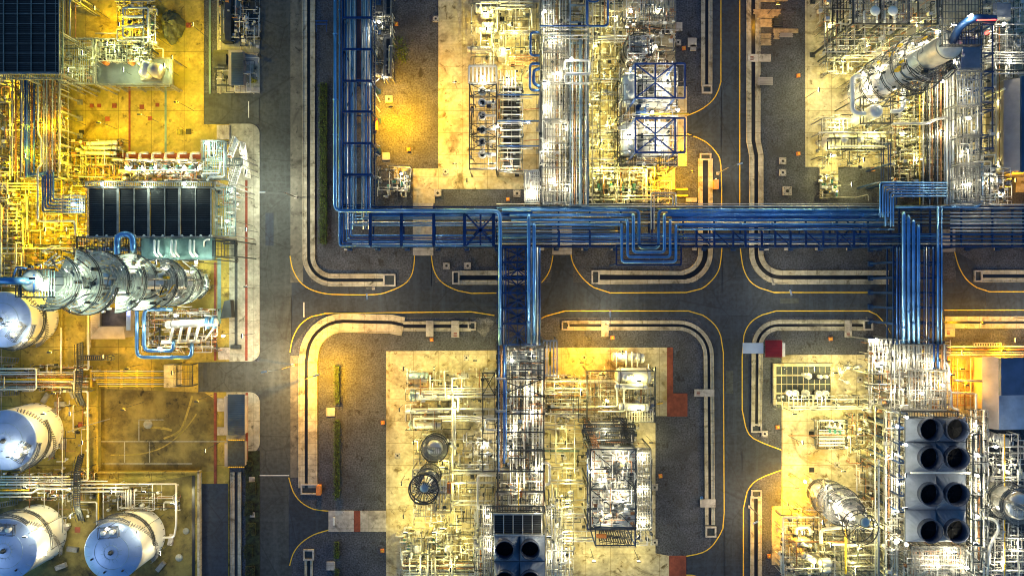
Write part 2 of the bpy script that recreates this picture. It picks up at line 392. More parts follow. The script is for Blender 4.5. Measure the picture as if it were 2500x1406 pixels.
# painted / coloured bands in the left plant
def band(name, pts, w, m, z=0.19):
    mb = MB(); mb.strip(px2(pts), -w*S/2, w*S/2, z-0.02, z); return struct(name, mb, m)
band('red_kerb', [(317,210),(317,382)], 5, M['red']); band('red_kerb', [(285,382),(492,382)], 15, M['red'], 0.185)
band('red_kerb', [(602,440),(602,880)], 6, M['red']); band('red_kerb', [(526,640),(526,880)], 6, M['red'])
band('red_kerb', [(526,958),(526,1180)], 7, M['red']); band('red_kerb', [(603,958),(603,1120)], 6, M['red'])
band('joint_strip', [(405,210),(405,375)], 5, M['teal']); band('joint_strip', [(536,630),(536,790)], 9, M['teal'])
band('joint_strip', [(513,-5),(513,230)], 5, M['teal'])
band('drain_slot', [(577,590),(577,842)], 7, M['pit'], 0.195)
for pts in ([(248,1077),(555,1077)], [(305,1077),(305,1128)], [(366,1077),(366,1128)], [(250,1131),(470,1131)], [(340,1024),(340,1075)], [(340,1024),(400,1024)]):
    band('footpath_line', pts, 2.2, M['island'], 0.2)
# yellow edge lines
YL = [[(708,625),(714,655),(730,685),(755,705),(790,716),(830,719),(915,719),(950,711),(985,695),(1003,675),(1010,650),(1012,624)],
 [(1053,624),(1058,655),(1070,680),(1090,697),(1120,710),(1150,716),(1276,715)],
 [(1322,690),(1336,672),(1345,650),(1350,624)],
 [(1394,622),(1400,645),(1420,676),(1450,702),(1490,715),(1675,714),(1712,705),(1740,682),(1757,652),(1763,600)],
 [(1760,-700),(1760,200),(1755,218),(1741,244),(1716,265),(1690,278),(1677,282)],
 [(1677,327),(1720,345),(1748,372),(1760,405),(1762,520)],
 [(1806,-700),(1806,590),(1809,620),(1815,655),(1830,685),(1855,703),(1890,714),(2175,714)],
 [(2176,815),(2160,790),(2140,768),(2120,759),(1895,759),(1860,769),(1832,788),(1816,820),(1812,870),(1812,1000),(1820,1040),(1840,1070),(1908,1098)],
 [(1908,1147),(1850,1170),(1824,1200),(1815,1240),(1814,2000)],
 [(1322,778),(1335,771),(1380,759),(1680,759),(1715,769),(1745,793),(1760,822),(1766,860),(1768,1250),(1765,1288),(1742,1328),(1715,1348),(1675,1357)],
 [(1675,1403),(1700,1406),(1720,1430)],
 [(708,860),(715,825),(733,793),(760,773),(795,765),(1150,761),(1207,770)],
 [(705,1165),(716,1200),(735,1225),(765,1242),(803,1247)], [(803,1293),(765,1305),(735,1325),(716,1350),(707,1380)],
 [(2330,612),(2340,648),(2358,680),(2385,702),(2415,712),(3200,713)], [(2306,757),(3200,756)]]
def smooth(pts):
    out = [pts[0]]
    for i in range(len(pts)-1):
        p0 = pts[max(i-1,0)]; p1 = pts[i]; p2 = pts[i+1]; p3 = pts[min(i+2,len(pts)-1)]
        if math.dist(p1,p2) > 120: out.append(p2); continue
        for k in range(1,4):
            t = k/3; q = []
            for a in (0,1):
                q.append(0.5*((2*p1[a])+(-p0[a]+p2[a])*t+(2*p0[a]-5*p1[a]+4*p2[a]-p3[a])*t*t+(-p0[a]+3*p1[a]-3*p2[a]+p3[a])*t**3))
            if max(math.dist(p0,p1), math.dist(p2,p3)) > 120: q = [p1[0]+(p2[0]-p1[0])*t, p1[1]+(p2[1]-p1[1])*t]
            out.append(tuple(q))
    return out
for pts in YL:
    mb = MB(); mb.strip(px2(smooth(pts)), -0.12, 0.12, 0.03, 0.042); struct('road_marking', mb, M['yellow'])
for pts in ([(607,248),(607,288)], [(742,738),(742,774)], [(633,1160),(706,1160)]):
    mb = MB(); mb.strip(px2(pts), -0.12, 0.12, 0.05, 0.06); struct('road_marking', mb, M['white'])

# ------------------------------------------------------------------ concrete-lined drains: two sloping banks, dark bed, pit box at the end
def channel(pts, w, dark, label, ends=(), offs=0, zb=0.22):
    t = thing('drainage_channel', label, 'drain', P(*pts[len(pts)//2]))
    p = px2(pts); w2 = w*S/2; d2 = dark*S/2; o = offs*S
    mb = MB()
    mb.strip(p, -w2, -d2+o, 0.0, zb); mb.build('bank', M['conc'], t)
    mb = MB(); mb.strip(p, d2+o, w2, 0.0, zb); mb.build('bank', M['conc'], t)
    for sg in (-1,1):
        mb = MB(); mb.strip(p, sg*w2-0.10, sg*w2+0.10, 0.0, zb+0.12); mb.build('kerb', M['conc'], t)
    mb = MB(); mb.strip(p, -d2+o, d2+o, 0.0, 0.05); mb.build('bed', M['dark'], t)
    for (x0,y0,x1,y1) in ends:
        a = P(x0,y0); b = P(x1,y1); mb = MB(); ww = 0.35
        for q in ((a.x,a.y,a.x+ww,b.y),(b.x-ww,a.y,b.x,b.y),(a.x+ww,a.y,b.x-ww,a.y-ww),(a.x+ww,b.y+ww,b.x-ww,b.y)):
            mb.box((q[0],q[1],0.0),(q[2],q[3],zb+0.18))
        bx = mb.build('pit_box', M['conc_light'], t)
        mb = MB(); mb.box((a.x+ww,a.y-ww,0.0),(b.x-ww,b.y+ww,0.12)); mb.build('pit_floor', M['pit'], bx)
    return t
def arc(cx,cy,r,a0,a1,n=8): return [(cx+r*math.cos(math.radians(a0+(a1-a0)*k/n)), cy+r*math.sin(math.radians(a0+(a1-a0)*k/n))) for k in range(n+1)]
channel([(754,-300),(754,612)]+arc(812,626,58,175,90)+[(936,684)], 29, 8, 'long pale drain channel between the wide left road and the blue pipe rack', [(936,669,966,699)])
channel([(1118,678),(1318,678)], 32, 12, 'short drain channel with black bed passing under the blue pipe bridge', [(1104,662,1122,694)])
channel([(1460,677),(1672,677)]+arc(1662,617,60,80,0)+[(1722,560),(1722,388)], 33, 13, 'drain channel curving below the blue expansion loops', [(1444,660,1464,693),(1708,375,1736,392)])
channel([(1725,-300),(1725,212)], 25, 8, 'straight drain channel on gravel left of the upper narrow road', [(1713,208,1738,229)])
channel([(1838,-300),(1839,345),(1846,380),(1846,610)]+arc(1906,617,60,180,90)+[(2168,677)], 32, 10, 'drain channel curving from the upper narrow road to the right blue pipe bridge')
channel([(2396,674),(3000,674)], 27, 9, 'drain channel at the right edge above the horizontal road', [(2377,660,2397,688)])
channel([(752,1190),(752,880)]+arc(838,872,84,180,270)+[(955,791),(985,797)], 44, 8, 'wide yellow-lit drain channel curving round the orange gravel corner', [(735,1180,780,1206)], 4)
channel([(985,796),(1150,796)], 22, 9, 'narrow shallow drain channel with two slab crossings below the horizontal road', [(1142,785,1162,806)])
channel([(1384,794),(1655,794)]+arc(1655,869,75,270,360)+[(1733,1280)], 22, 7, 'long drain channel framing the dark gravel beside the middle narrow road', [(1371,783,1390,806),(1722,1284,1748,1310)])
channel([(2110,794),(1900,794)]+arc(1900,846,52,270,180)+[(1846,1040)], 24, 7, 'drain channel passing under the small red roof', [(2107,781,2130,806),(1833,1034,1859,1055)])
channel([(1845,1210),(1846,2000)], 26, 9, 'drain channel at the bottom edge beside the lower narrow road', [(1833,1195,1859,1215)])
channel([(754,1365),(754,2000)], 17, 8, 'thin drain channel at the bottom edge below the concrete drive', [(741,1340,767,1366)])
channel([(2306,787),(3000,787)], 28, 6, 'orange-lit drain channel right of the blue pipe bridge')
channel([(577,1152),(577,2000)], 24, 8, 'narrow drain beside the dark planted strip at lower left')
# slab crossings
def crossing(x0,y0,x1,y1,label, m='conc_light', marks=True, h=0.5):
    t = thing('drain_crossing', label, 'slab', P((x0+x1)/2,(y0+y1)/2))
    mb = MB(); mb.box(P(x0,y0,h-0.18), P(x1,y1,h)); mb.build('cover_slab', M[m], t)
    if marks:
        mb = MB(); cx,cy = ((x0+x1)/2, y1-8) if (y1-y0) > (x1-x0) else (x0+10, (y0+y1)/2)
        for k in range(3): mb.box(P(cx-4,cy-4+k*3.4,h+0.003), P(cx+4,cy-2+k*3.4,h+0.015))
        mb.build('stencil_mark', M['red'], t)
crossing(1040,783,1058,822,'left of two concrete slabs bridging the narrow drain', marks=False)
crossing(1102,783,1121,824,'right of two concrete slabs bridging the narrow drain, with red stencil')
crossing(1468,783,1486,822,'concrete slab bridging the drain under the street lamp', marks=False)
crossing(1695,950,1744,968,'upper slab crossing the long drain, red stencil on it')
crossing(1709,1218,1747,1238,'lower slab crossing the long drain, beside a blue dot', marks=False)
crossing(2062,781,2080,823,'concrete slab bridging the drain right of the red roof')
crossing(1826,133,1882,151,'concrete slab crossing the drain beside the timber stacks')
crossing(2306,802,2332,822,'concrete pad with red stencil right of the blue pipe bridge')

# ------------------------------------------------------------------ small ground items, one prototype each
def square_base(px,py,sz,label,grp='square concrete footings with a dark centre', hole=0.28):
    t = thing('footing_block', label, 'footing', P(px,py), grp)
    c = P(px,py); s_ = sz*S/2; mb = MB(); mb.box((c.x-s_,c.y-s_,0.05),(c.x+s_,c.y+s_,0.42)); mb.build('block', M['conc_light'], t)
    mb = MB(); mb.cyl((c.x,c.y,0.42), s_*hole*1.35, 0.05, 12); mb.build('cap', M['dark'], t)
    mb = MB()
    for i in (-1,1):
        for j in (-1,1): mb.cyl((c.x+i*s_*.72,c.y+j*s_*.72,0.42), 0.09, 0.12, 6)
    mb.build('bolts', M['dark_steel'], t)
for px,py,sz,lb in [(1064,48,14,'square footing on the upper slab edge left of the orange stain'),(1069,472,17,'square footing at the left end of the gravel pocket'),
  (1262,473,17,'square footing at the right end of the gravel pocket'),(1088,420,14,'square footing on the slab above the gravel pocket'),
  (1655,105,14,'square footing on gravel right of the round top vessel'),(1910,394,16,'upper of two square footings on dark gravel right of the narrow road'),
  (1910,422,16,'lower of two square footings on dark gravel right of the narrow road'),(1921,467,21,'large square footing just above the blue pipe rack'),
  (1090,649,16,'left of the two square footings below the blue rack near the concrete drive'),(1142,649,16,'right of the two square footings below the blue rack near the concrete drive'),
  (1139,873,13,'square footing at the top of the lower slab'),(971,1111,13,'square footing on the lower slab left of the round stair tower'),
  (2098,926,14,'square footing right of the framed sump'),(2099,1133,13,'right of two round-capped footings below the pump skid'),
  (2042,1133,13,'left of two round-capped footings below the pump skid'),(1866,1058,15,'square footing at the end of the drain by the red roof'),
  (1426,872,13,'square footing on the orange-lit slab corner'),(1598,1188,14,'upper dark-centred footing at the slab edge right of the big heater'),
  (1598,1322,14,'lower dark-centred footing at the slab edge right of the big heater'),(950,243,17,'pale footing block under the orange floodlight')]:
    square_base(px,py,sz,lb)
# red/orange lit marker boxes on the gravel
MK = [(968,60,'marker box near the top beside the left blue rack'),(998,366,'marker box on the orange gravel pool'),(1669,119,'marker box on gravel by the upper right slab edge'),
 (1948,186,'marker box on gravel left of the tall tower'),(1948,376,'marker box on gravel left of the horizontal drum'),(2130,415,'marker box below the horizontal drum slab'),
 (1054,829,'marker box beside the narrow drain crossing'),(935,1031,'marker box at the slab edge right of the long hedge'),(934,1343,'marker box at the slab edge near the bottom'),
 (1612,1161,'marker box on gravel right of the big heater'),(2027,827,'marker box on gravel right of the red roof'),(1897,1042,'marker box left of the lower right slab'),
 (1877,1356,'marker box on gravel at the bottom right'),(1240,487,'marker box in the gravel pocket'),(1495,824,'marker box on the orange gravel below the street lamp')]
p0 = P(MK[0][0],MK[0][1])
mk = thing('marker_box', 'small orange '+MK[0][2], 'marker', p0, 'orange cable marker boxes')
mb = MB(); mb.box((p0.x-.42,p0.y-.42,0),(p0.x+.42,p0.y+.42,.5)); mb.build('housing', M['orange'], mk)
mb = MB(); mb.cyl((p0.x,p0.y,.5), .2, .12, 8); mb.build('cap', M['yellow'], mk)
for x,y,lb in MK[1:]: dup(mk, P(x,y), 0.1, 'small orange '+lb)
# sunk covers in the left yard and slabs
for i,(x,y,s_,m,w) in enumerate([(225,259,9,'red','below the tilted machine, leftmost of the upper row'),(243,259,9,'red','below the tilted machine, second of the upper row'),(280,259,11,'red','below the tilted machine, third of the upper row'),
  (347,262,11,'red','just right of the red joint line'),(385,257,9,'red','small and bright, right of the red joint line'),(263,291,11,'red','in the lower row left of the red joint line'),
  (367,290,10,'red','in the lower row right of the red joint line'),(200,324,12,'dark','left of the joint line above the two exchangers'),(440,323,13,'dark','left of the pair above the row of pumps'),(461,322,13,'dark','right of the pair above the row of pumps'),
  (461,63,12,'red','beside the wrapped mound'),(1226,48,11,'dark','on the bright upper slab'),(1980,1058,12,'dark','beside the pump skid on the lower right slab'),(1981,1146,12,'dark','beneath the pump skid on the lower right slab'),
  (1262,427,10,'dark','at the bottom of the long cooler bank'),(198,1036,13,'red','beside the pipe loop right of the middle tank'),(190,1292,13,'red','between the two lower tanks'),(1665,469,26,'pit','in a yellow-lit frame beside the upper rack')]):
    mb = MB(); c = P(x,y); q = s_*S/2; mb.box((c.x-q,c.y-q,0.12),(c.x+q,c.y+q*(0.7 if s_>20 else 1),0.24))
    o = solo('drain_cover', mb, M[m], ('rusty red' if m=='red' else 'dark')+' square cover '+w, 'cover')
# hedges
def hedge(x0,y0,x1,y1,label,m='hedge',h=1.3):
    rnd = random.Random(int(x0+y0)); t = thing('hedge', label, 'hedge', P((x0+x1)/2,(y0+y1)/2), 'clipped hedges')
    a = P(x0,y0); b = P(x1,y1); A = [min(a.x,b.x),min(a.y,b.y),max(a.x,b.x),max(a.y,b.y)]
    mb = MB(); n = int((A[2]-A[0])*(A[3]-A[1])*44)
    for _ in range(n):
        x = rnd.uniform(A[0],A[2]); y = rnd.uniform(A[1],A[3]); z = h*(rnd.random()**0.45); r = rnd.uniform(.12,.26)
        d = [Vector((rnd.uniform(-1,1),rnd.uniform(-1,1),rnd.uniform(-.6,.9)))*r for _ in range(3)]; c = Vector((x,y,z+.05))
        mb.add([c+d[0],c+d[1],c+d[2]], [(0,1,2)])
    mb.build('foliage', M[m], t)
    mb = MB(); mb.box((A[0]+.3,A[1]+.3,0),(A[2]-.3,A[3]-.3,h*0.55)); mb.build('stem', M['leaf'], t)
hedge(780,205,801,598,'long dark green hedge along the left blue pipe rack')
hedge(817,890,832,988,'upper hedge on the orange-lit gravel with a long shadow')
hedge(816,1022,832,1216,'long middle hedge on gravel left of the lower slab')
hedge(816,1318,831,1364,'short hedge just below the concrete drive')
hedge(817,1384,831,1500,'hedge cut by the bottom edge of the picture')
for i,(x,y) in enumerate([(606,1140),(614,1190),(607,1240),(614,1290),(606,1345),(612,1395)]):
    hedge(x-10,y-18,x+14,y+18,ORD[i]+' dark shrub from the top of the planted strip','leaf',1.0+0.3*(i%2))
for i,(x,y,s_) in enumerate([(616,1170,14),(617,1255,12),(616,1292,12),(808,1005,20),(808,1380,20),(943,382,18),(1690,105,22),(1692,118,14),(2170,457,24),(1308,1,14)]):
    mb = MB(); c = P(x,y); q = s_*S/2; mb.prism([(c.x-q,c.y-q),(c.x+q,c.y-q),(c.x+q,c.y+q*.8),(c.x+q*.8,c.y+q),(c.x-q,c.y+q)], 0, 0.34)
    solo('inspection_slab', mb, M['conc_light'], 'small pale concrete slab on the ground, '+['top of three in the planted strip','middle of three in the planted strip','lowest of three in the planted strip','between the two hedges on gravel','by the bottom hedge','beside the left rack near the pump pad','tall of two right of the round vessel','low of two right of the round vessel','above the blue pipe rack at right','at the top edge by the middle rack'][i], 'slab')
for pts in ([(1761,214),(1761,402)],[(2406,716),(2406,757)],[(1768,1290),(1768,1500)],[(1812,1100),(1812,1146)],[(1053,626),(1053,700)],[(712,725),(712,860)],[(1763,610),(1763,716)],[(634,240),(634,300)]):
    mb = MB(); mb.strip(px2(pts), -0.07, 0.07, 0.028, 0.04); struct('road_joint', mb, M['dark'])
for i,(x0,y0,x1,y1) in enumerate(((655,60,682,112),(648,520,668,600),(1772,905,1790,960),(1030,735,1085,752),(1905,728,1950,741),(1560,722,1592,738),(660,1010,690,1040),(1778,120,1796,170))):
    mb = MB(); mb.box((P(x0,y0).x,P(x0,y0).y,.0),(P(x1,y1).x,P(x1,y1).y,.033)); struct('road_patch', mb, M['asphalt' if i%2 else 'asphalt_old'])
# ================================================================== PIPE RACKS AND BRIDGES
def rack(label, o, w0, w1, st, tiers, m='blue_steel', cs=0.45, bs=0.32, brace=(), foot=True, mid=False, name='pipe_rack'):
    """steel portal frames; o='v' runs down the picture (w0,w1 = x, st = y list), 'h' runs across"""
    ht = tiers[-1]; pt = (lambda w,s_: P(w,s_,ht)) if o=='v' else (lambda w,s_: P(s_,w,ht))
    t = thing(name, label, 'pipe rack', pt((w0+w1)/2, st[len(st)//2])*1.0); t.location.z = 0; ROOTLOC[t.name] = Vector(t.location)
    for s_ in st:
        a = pt(w0,s_); b = pt(w1,s_); mb = MB()
        for q in ([a,b,(a+b)/2] if mid else [a,b]):
            mb.beam((q.x,q.y,0),(q.x,q.y,ht), cs)
            if foot: mb.box((q.x-.6,q.y-.6,0),(q.x+.6,q.y+.6,.4))
        for z in tiers:
            d = (b-a).normalized()*cs*0.51
            mb.beam((a.x+d.x,a.y+d.y,z-bs/2),(b.x-d.x,b.y-d.y,z-bs/2), bs, bs)
        mb.build('portal_frame', M[m], t)
    for z in tiers:
        for w in (w0,w1):
            a = pt(w,st[0]); b = pt(w,st[-1]); mb = MB(); mb.beam((a.x,a.y,z-bs*1.2),(b.x,b.y,z-bs*1.2), bs*0.8, bs*0.8); mb.build('stringer', M[m], t)
    for (i,j) in brace:
        mb = MB(); z = tiers[-1]-bs*1.6
        for u,v in ((w0,w1),(w1,w0)):
            a = pt(u,st[i]); b = pt(v,st[j]); mb.beam((a.x,a.y,z - (.3 if u==w1 else 0)),(b.x,b.y,z-(.3 if u==w1 else 0)), bs*0.8)
        mb.build('cross_bracing', M[m], t)
    return t
NPIPE = [0]
def pipe(label, pts, w, m, h=None, group=None, bend=None, name='pipe', cat='pipe'):
    q = [P(*p[:2], (p[2] if len(p) > 2 else h)) for p in pts]
    mb = MB(); hh = h if h is not None else pts[0][2]; r = w*S/2*(H-hh)/H
    mb.tube(q, r, 6 if w < 3 else (8 if w < 6 else 14), bend if bend is not None else max(r*2.5, 0.5)); NPIPE[0] += 1
    if w >= 4:
        for a_, b_ in zip(q, q[1:]):
            d_ = b_-a_; n_ = int(d_.length/9)
            for k_ in range(n_): mb.lathe(a_+d_*((k_+.5+.13*((NPIPE[0]*7+k_*3)%5-2))/n_), [(r,0),(r*1.3,0),(r*1.3,.22),(r,.22)], 10, d_, False)
    if name != 'pipe': return solo(name, mb, M[m], label, cat, group)
    ln = 0.0; vis = [(max(-40,min(2540,p[0])), max(-40,min(1446,p[1]))) for p in pts]
    for a, b in zip(vis, vis[1:]): ln += math.dist(a, b)
    PIPES.append((ln*max(w,1.5), len(PIPES), mb, m, label, group))
PIPES = []
def finish_pipes(keep=285):
    for i, (_, _, mb, m, label, group) in enumerate(sorted(PIPES, key=lambda q: -q[0])):
        if i < keep: solo('pipe', mb, M[m], label, 'pipe', group)
        else:
            s_ = stuff(m); b = len(s_.v); s_.v += mb.v; s_.f += [tuple(k+b for k in f) for f in mb.f]; s_.m += mb.m; s_.sm += mb.sm
def bundle(fmt, items, h, group, start=0):
    for i,(pts,w,m) in enumerate(items): pipe(fmt.format(ORD[i+start]), pts, w, m, h, group)
STUFF = {}
def stuff(m):
    return STUFF.setdefault(m, MB())

YA = [-108,-32,44,121,198,273,350,427,500]
RA = rack('tall blue steel rack running up the left of the centre', 'v', 838, 906, YA, [5.5, 9.0], brace=((3,5),))
XB = [832,904,980,1059,1134,1212,1288,1364,1440,1516,1592,1668,1744,1820,1893,1968,2044,2120,2196,2272,2348,2424,2500,2576,2652]
RB = rack('long blue steel rack crossing the picture above the horizontal road', 'h', 505, 601, XB, [5.5, 9.0], cs=0.5, bs=0.36, brace=((4,5),(16,17),(22,23)))
YC = [603,640,678,715,752,790,842]
rack('blue steel pipe bridge crossing the road left of centre', 'v', 1216, 1316, YC, [8.0, 10.5], brace=((0,1),(1,2),(2,3),(3,4),(4,5),(5,6)), cs=0.5, mid=True)
rack('blue steel pipe bridge crossing the road at the right', 'v', 2183, 2300, [603,640,678,715,752,790,838], [8.0, 10.5], cs=0.5, brace=((1,2),(3,4),(5,6)), mid=True)
def ties(t, segs, z0, z1, w=.5):
    for (a, b) in segs:
        p, q = P(*a, z1), P(*b, z1); mb = MB(); mb.beam(p, q, w, .3)
        for v in (p, q): mb.beam((v.x,v.y,z0), (v.x,v.y,z1-.1), .3)
        mb.build('tie_beam', M['blue_steel'], t)
ties(RA, [((838,y),(908,y)) for y in YA[:-1]], 9.0, 10.3)
ties(RB, [((x,522),(x,601)) for x in (904,980,1059,1134,1205)], 9.0, 10.3, .7)
ties(RB, [((x,564),(x,603)) for x in (1365,1440,1700,1744,1790,1820,1860,1893,1930,1968,2010,2044,2085,2120)], 9.0, 10.2, .45)
mb = MB()
for u,v in (((1138,524),(1208,600)),((1208,524),(1138,600)),((1138,562),(1208,562)),((1173,524),(1173,600))): mb.beam(P(*u,10.35),P(*v,10.35),.42)
mb.build('cross_bracing', M['blue_steel'], RB); mb = MB()
for x in (1700,1744,1790,1893,1968,2044): mb.beam(P(x,566,10.1),P(x+38,602,10.1),.25)
mb.build('cross_bracing', M['blue_steel'], RB)
mb = MB()
for x in (1228,1242,1264,1284): mb.beam(P(x,603,10.9),P(x,842,10.9),.22)
for y in YC: mb.beam(P(1226,y,11.0),P(1288,y,11.0),.4)
for a_,b_ in zip(YC,YC[1:]): mb.beam(P(1242,a_,11.1),P(1284,b_,11.1),.26); mb.beam(P(1284,a_,11.1),P(1242,b_,11.1),.26)
solo('lattice_girder', mb, M['blue_steel'], 'dark blue X-lattice between the thick pipes of the left bridge', 'girder')
# walkway lattice on the left flank of the right bridge
t = thing('access_walkway', 'dark lattice walkway hugging the left side of the right pipe bridge', 'walkway', P(2178,730,8))
mb = MB(); a = P(2171,640,8.2); b = P(2187,838,8.2); mb.grid(a.x,a.y,b.x,b.y,8.2,0.5,0.1,0.06,1.0); mb.build('grating', M['dark_steel'], t)
mb = MB(); mb.rail([(a.x,a.y,8.2),(a.x,b.y,8.2)]); mb.rail([(b.x,a.y,8.2),(b.x,b.y,8.2)])
n = 8
for k in range(n):
    y0 = a.y+(b.y-a.y)*k/n; y1 = a.y+(b.y-a.y)*(k+1)/n; mb.beam((a.x,y0,9.3),(b.x,y1,9.3),.08); mb.beam((b.x,y0,9.25),(a.x,y1,9.25),.08)
mb.build('handrail', M['dark_steel'], t)

# pipes on the left vertical rack turning the corner
pipe('thick pale blue pipe outermost on the left rack, turning right and then down the bridge', [(818,-60,11),(818,515,11),(1221,515,11),(1221,842,11)], 9, 'sky_tint_pipe', 11, bend=1.6)
LA = []
for i,(x,w,m) in enumerate([(829,5,'sky_tint_pipe'),(836,4,'dsky_tint_pipe')]): LA.append(([(x,-60),(x,600-i*7),(1206,600-i*7)],w,m))
bundle('{} pipe in from the outer edge where the left rack turns the lower corner', LA, 9.35, 'pipes turning the lower rack corner')
LB = []
for i,(x,y,w,m) in enumerate([(846,588,3,'sky_tint_pipe'),(852,582,3,'dsky_tint_pipe'),(857,576,3,'sky_tint_pipe')]): LB.append(([(x,-60,9.3),(x,y,9.3),(1206,y,9.3)],w,m))
bundle('{} thin pipe of the inner trio round the lower rack corner', LB, 9.3, 'inner corner trio')
LC = []
for i,(x,w,m) in enumerate([(863,4,'silver'),(869,2.5,'sky_tint_pipe'),(884,4,'steelblue'),(889,2.5,'silver'),(894,4,'sky_tint_pipe'),(899,3,'dsky_tint_pipe'),(904,4,'sky_tint_pipe')]):
    y = 549-(x-863)*0.72; LC.append(([(x,-60),(x,y),(1540 if i%2 else 1300,y)],w,m))
bundle('{} pipe from the left turning the upper corner of the left rack', LC, 9.3, 'pipes turning the upper rack corner')
LD = [([(x,-60),(x,560)],w,m) for x,w,m in [(843,3,'dsky_tint_pipe'),(850,4,'silver'),(860,3,'sky_tint_pipe'),(887,4,'silver'),(893,3,'dsky_tint_pipe'),(900,4,'silver')]]
bundle('{} pipe from the left on the lower tier of the left rack', LD, 5.8, 'lower tier pipes of the left rack')
t = thing('walkway', 'rusty red walkway strip laid along the upper half of the left blue rack', 'walkway', P(875,70,9.2))
mb = MB(); a = P(869,-60,9.15); b = P(881,193,9.15); mb.box((a.x,b.y,9.05),(b.x,a.y,9.15)); mb.build('deck', mat('red_oxide_grating', (0.22,0.07,0.06), 0.7, .1), t)
t = thing('cable_tray', 'pale cable tray ladder down the right edge of the left rack', 'cable tray', P(912,250,7))
mb = MB(); a = P(909,-60,7.5); b = P(916,495,7.5); mb.grid(a.x,a.y,b.x,b.y,7.5,0.6,0.1,0.1,0.8); mb.build('tray', M['steel'], t)
# pale verticals lit at the upper left rack
LE = [([(x,-60),(x,195+5*i)],w,'silver') for i,(x,w) in enumerate([(855,3),(866,3),(892,3),(898,2.5)])]
bundle('{} pale thin pipe from the left, ending midway on the left rack', LE, 9.9, 'short pale pipes on the left rack')

# horizontal rack pipes
LF = [([(1228,y),(1215 if 0 else 1228,y)],1,'silver') for y in ()]
loops = [ # (y line, x left leg, x right leg, bottom y, width)
 (513,1560,1608,606,8),(525,1546,1622,616,8),(537,1532,1636,628,7),(548,1518,1650,640,7)]
nm = ['innermost','second','third','outermost']
for i,(y,xl,xr,yb,w) in enumerate(loops):
    hz = 9.6 + 0.0*i
    if i == 0: pts = [(1226,y,9.6),(xl,y,9.6),(xl,yb,9.6),(xr,yb,9.6),(xr,y,9.6),(2149,y,9.6)]
    else: pts = [(1240+i*4,y,9.5),(xl,y,9.5),(xl,y,11.2),(xl,yb,11.2),(xr,yb,11.2),(xr,y,11.2),(xr,y,9.5),(2150+i*8,y,9.5)]
    pipe(nm[i]+' blue pipe with a U-shaped expansion loop hanging below the rack', pts, w, 'sky_tint_pipe', 10.5 if i else 9.6, 'blue pipes with expansion loops', bend=1.2 if i==0 else 0.9)
sup = thing('loop_support', 'blue steel frame carrying the nested U-shaped expansion loops', 'support frame', P(1585,620,10))
a = P(1505,598,10.3); b = P(1663,647,10.3); mb = MB()
for p,q in (((a.x,a.y),(a.x,b.y)),((b.x,a.y),(b.x,b.y)),((a.x,b.y),(b.x,b.y)),((a.x,a.y),(b.x,a.y))): mb.beam((*p,10.2),(*q,10.2),.3)
for x in (a.x,b.x):
    for y in (a.y-.2,b.y+.2): mb.beam((x,y,0),(x,y,10.0),.35)
for k in (1,2,3): mb.beam((a.x,a.y+(b.y-a.y)*k/4,10.2),(b.x,a.y+(b.y-a.y)*k/4,10.2),.18)
mb.build('frame', M['blue_steel'], sup)
bundle('{} blue pipe from the bottom of the straight upper run right of the expansion loops', [([(1650,560),(2183,560)],5,'sky_tint_pipe'),([(1665,554),(2150,554)],3,'dsky_tint_pipe'),([(1640,531),(2148,531)],4,'dsky_tint_pipe'),([(1630,519),(2147,519)],4,'sky_tint_pipe')], 9.6, 'straight upper pipes')
bundle('{} pipe from the top on the north edge of the long rack', [([(1212,498),(2150,498)],2.5,'silver'),([(1420,504),(2149,504)],4,'silver'),([(1212,507),(1530,507)],3,'sky_tint_pipe')], 9.4, 'north edge pipes')
bundle('{} pipe from the top on the shadowed south half of the long rack', [([(x0,y),(x1,y)],w,m) for x0,x1,y,w,m in
   [(1212,1500,557,4,'sky_tint_pipe'),(1212,1515,565,3,'silver'),(1212,2600,571,3,'dsky_tint_pipe'),(1225,2290,577,4,'sky_tint_pipe'),(1225,2600,583,3,'dsky_tint_pipe'),(1225,2290,589,4,'dsky_tint_pipe'),(860,2600,595,3,'silver')]], 9.3, 'south half pipes')
bundle('{} pipe from the top on the lower tier of the long rack', [([(848,y),(2600,y)],w,m) for y,w,m in
   [(512,3,'dsky_tint_pipe'),(519,3,'silver'),(527,4,'dsky_tint_pipe'),(535,3,'sky_tint_pipe'),(543,4,'silver'),(551,3,'dsky_tint_pipe'),(574,3,'dsky_tint_pipe'),(582,3,'sky_tint_pipe'),(591,3,'dsky_tint_pipe')]], 5.8, 'lower tier pipes of the long rack')
bundle('{} of two small nested loops poking above the long rack', [([(1590,560),(1590,471),(1650,471),(1650,505)],4,'silver'),([(1597,560),(1597,478),(1643,478),(1643,505)],3,'silver')], 10, 'small nested loops')
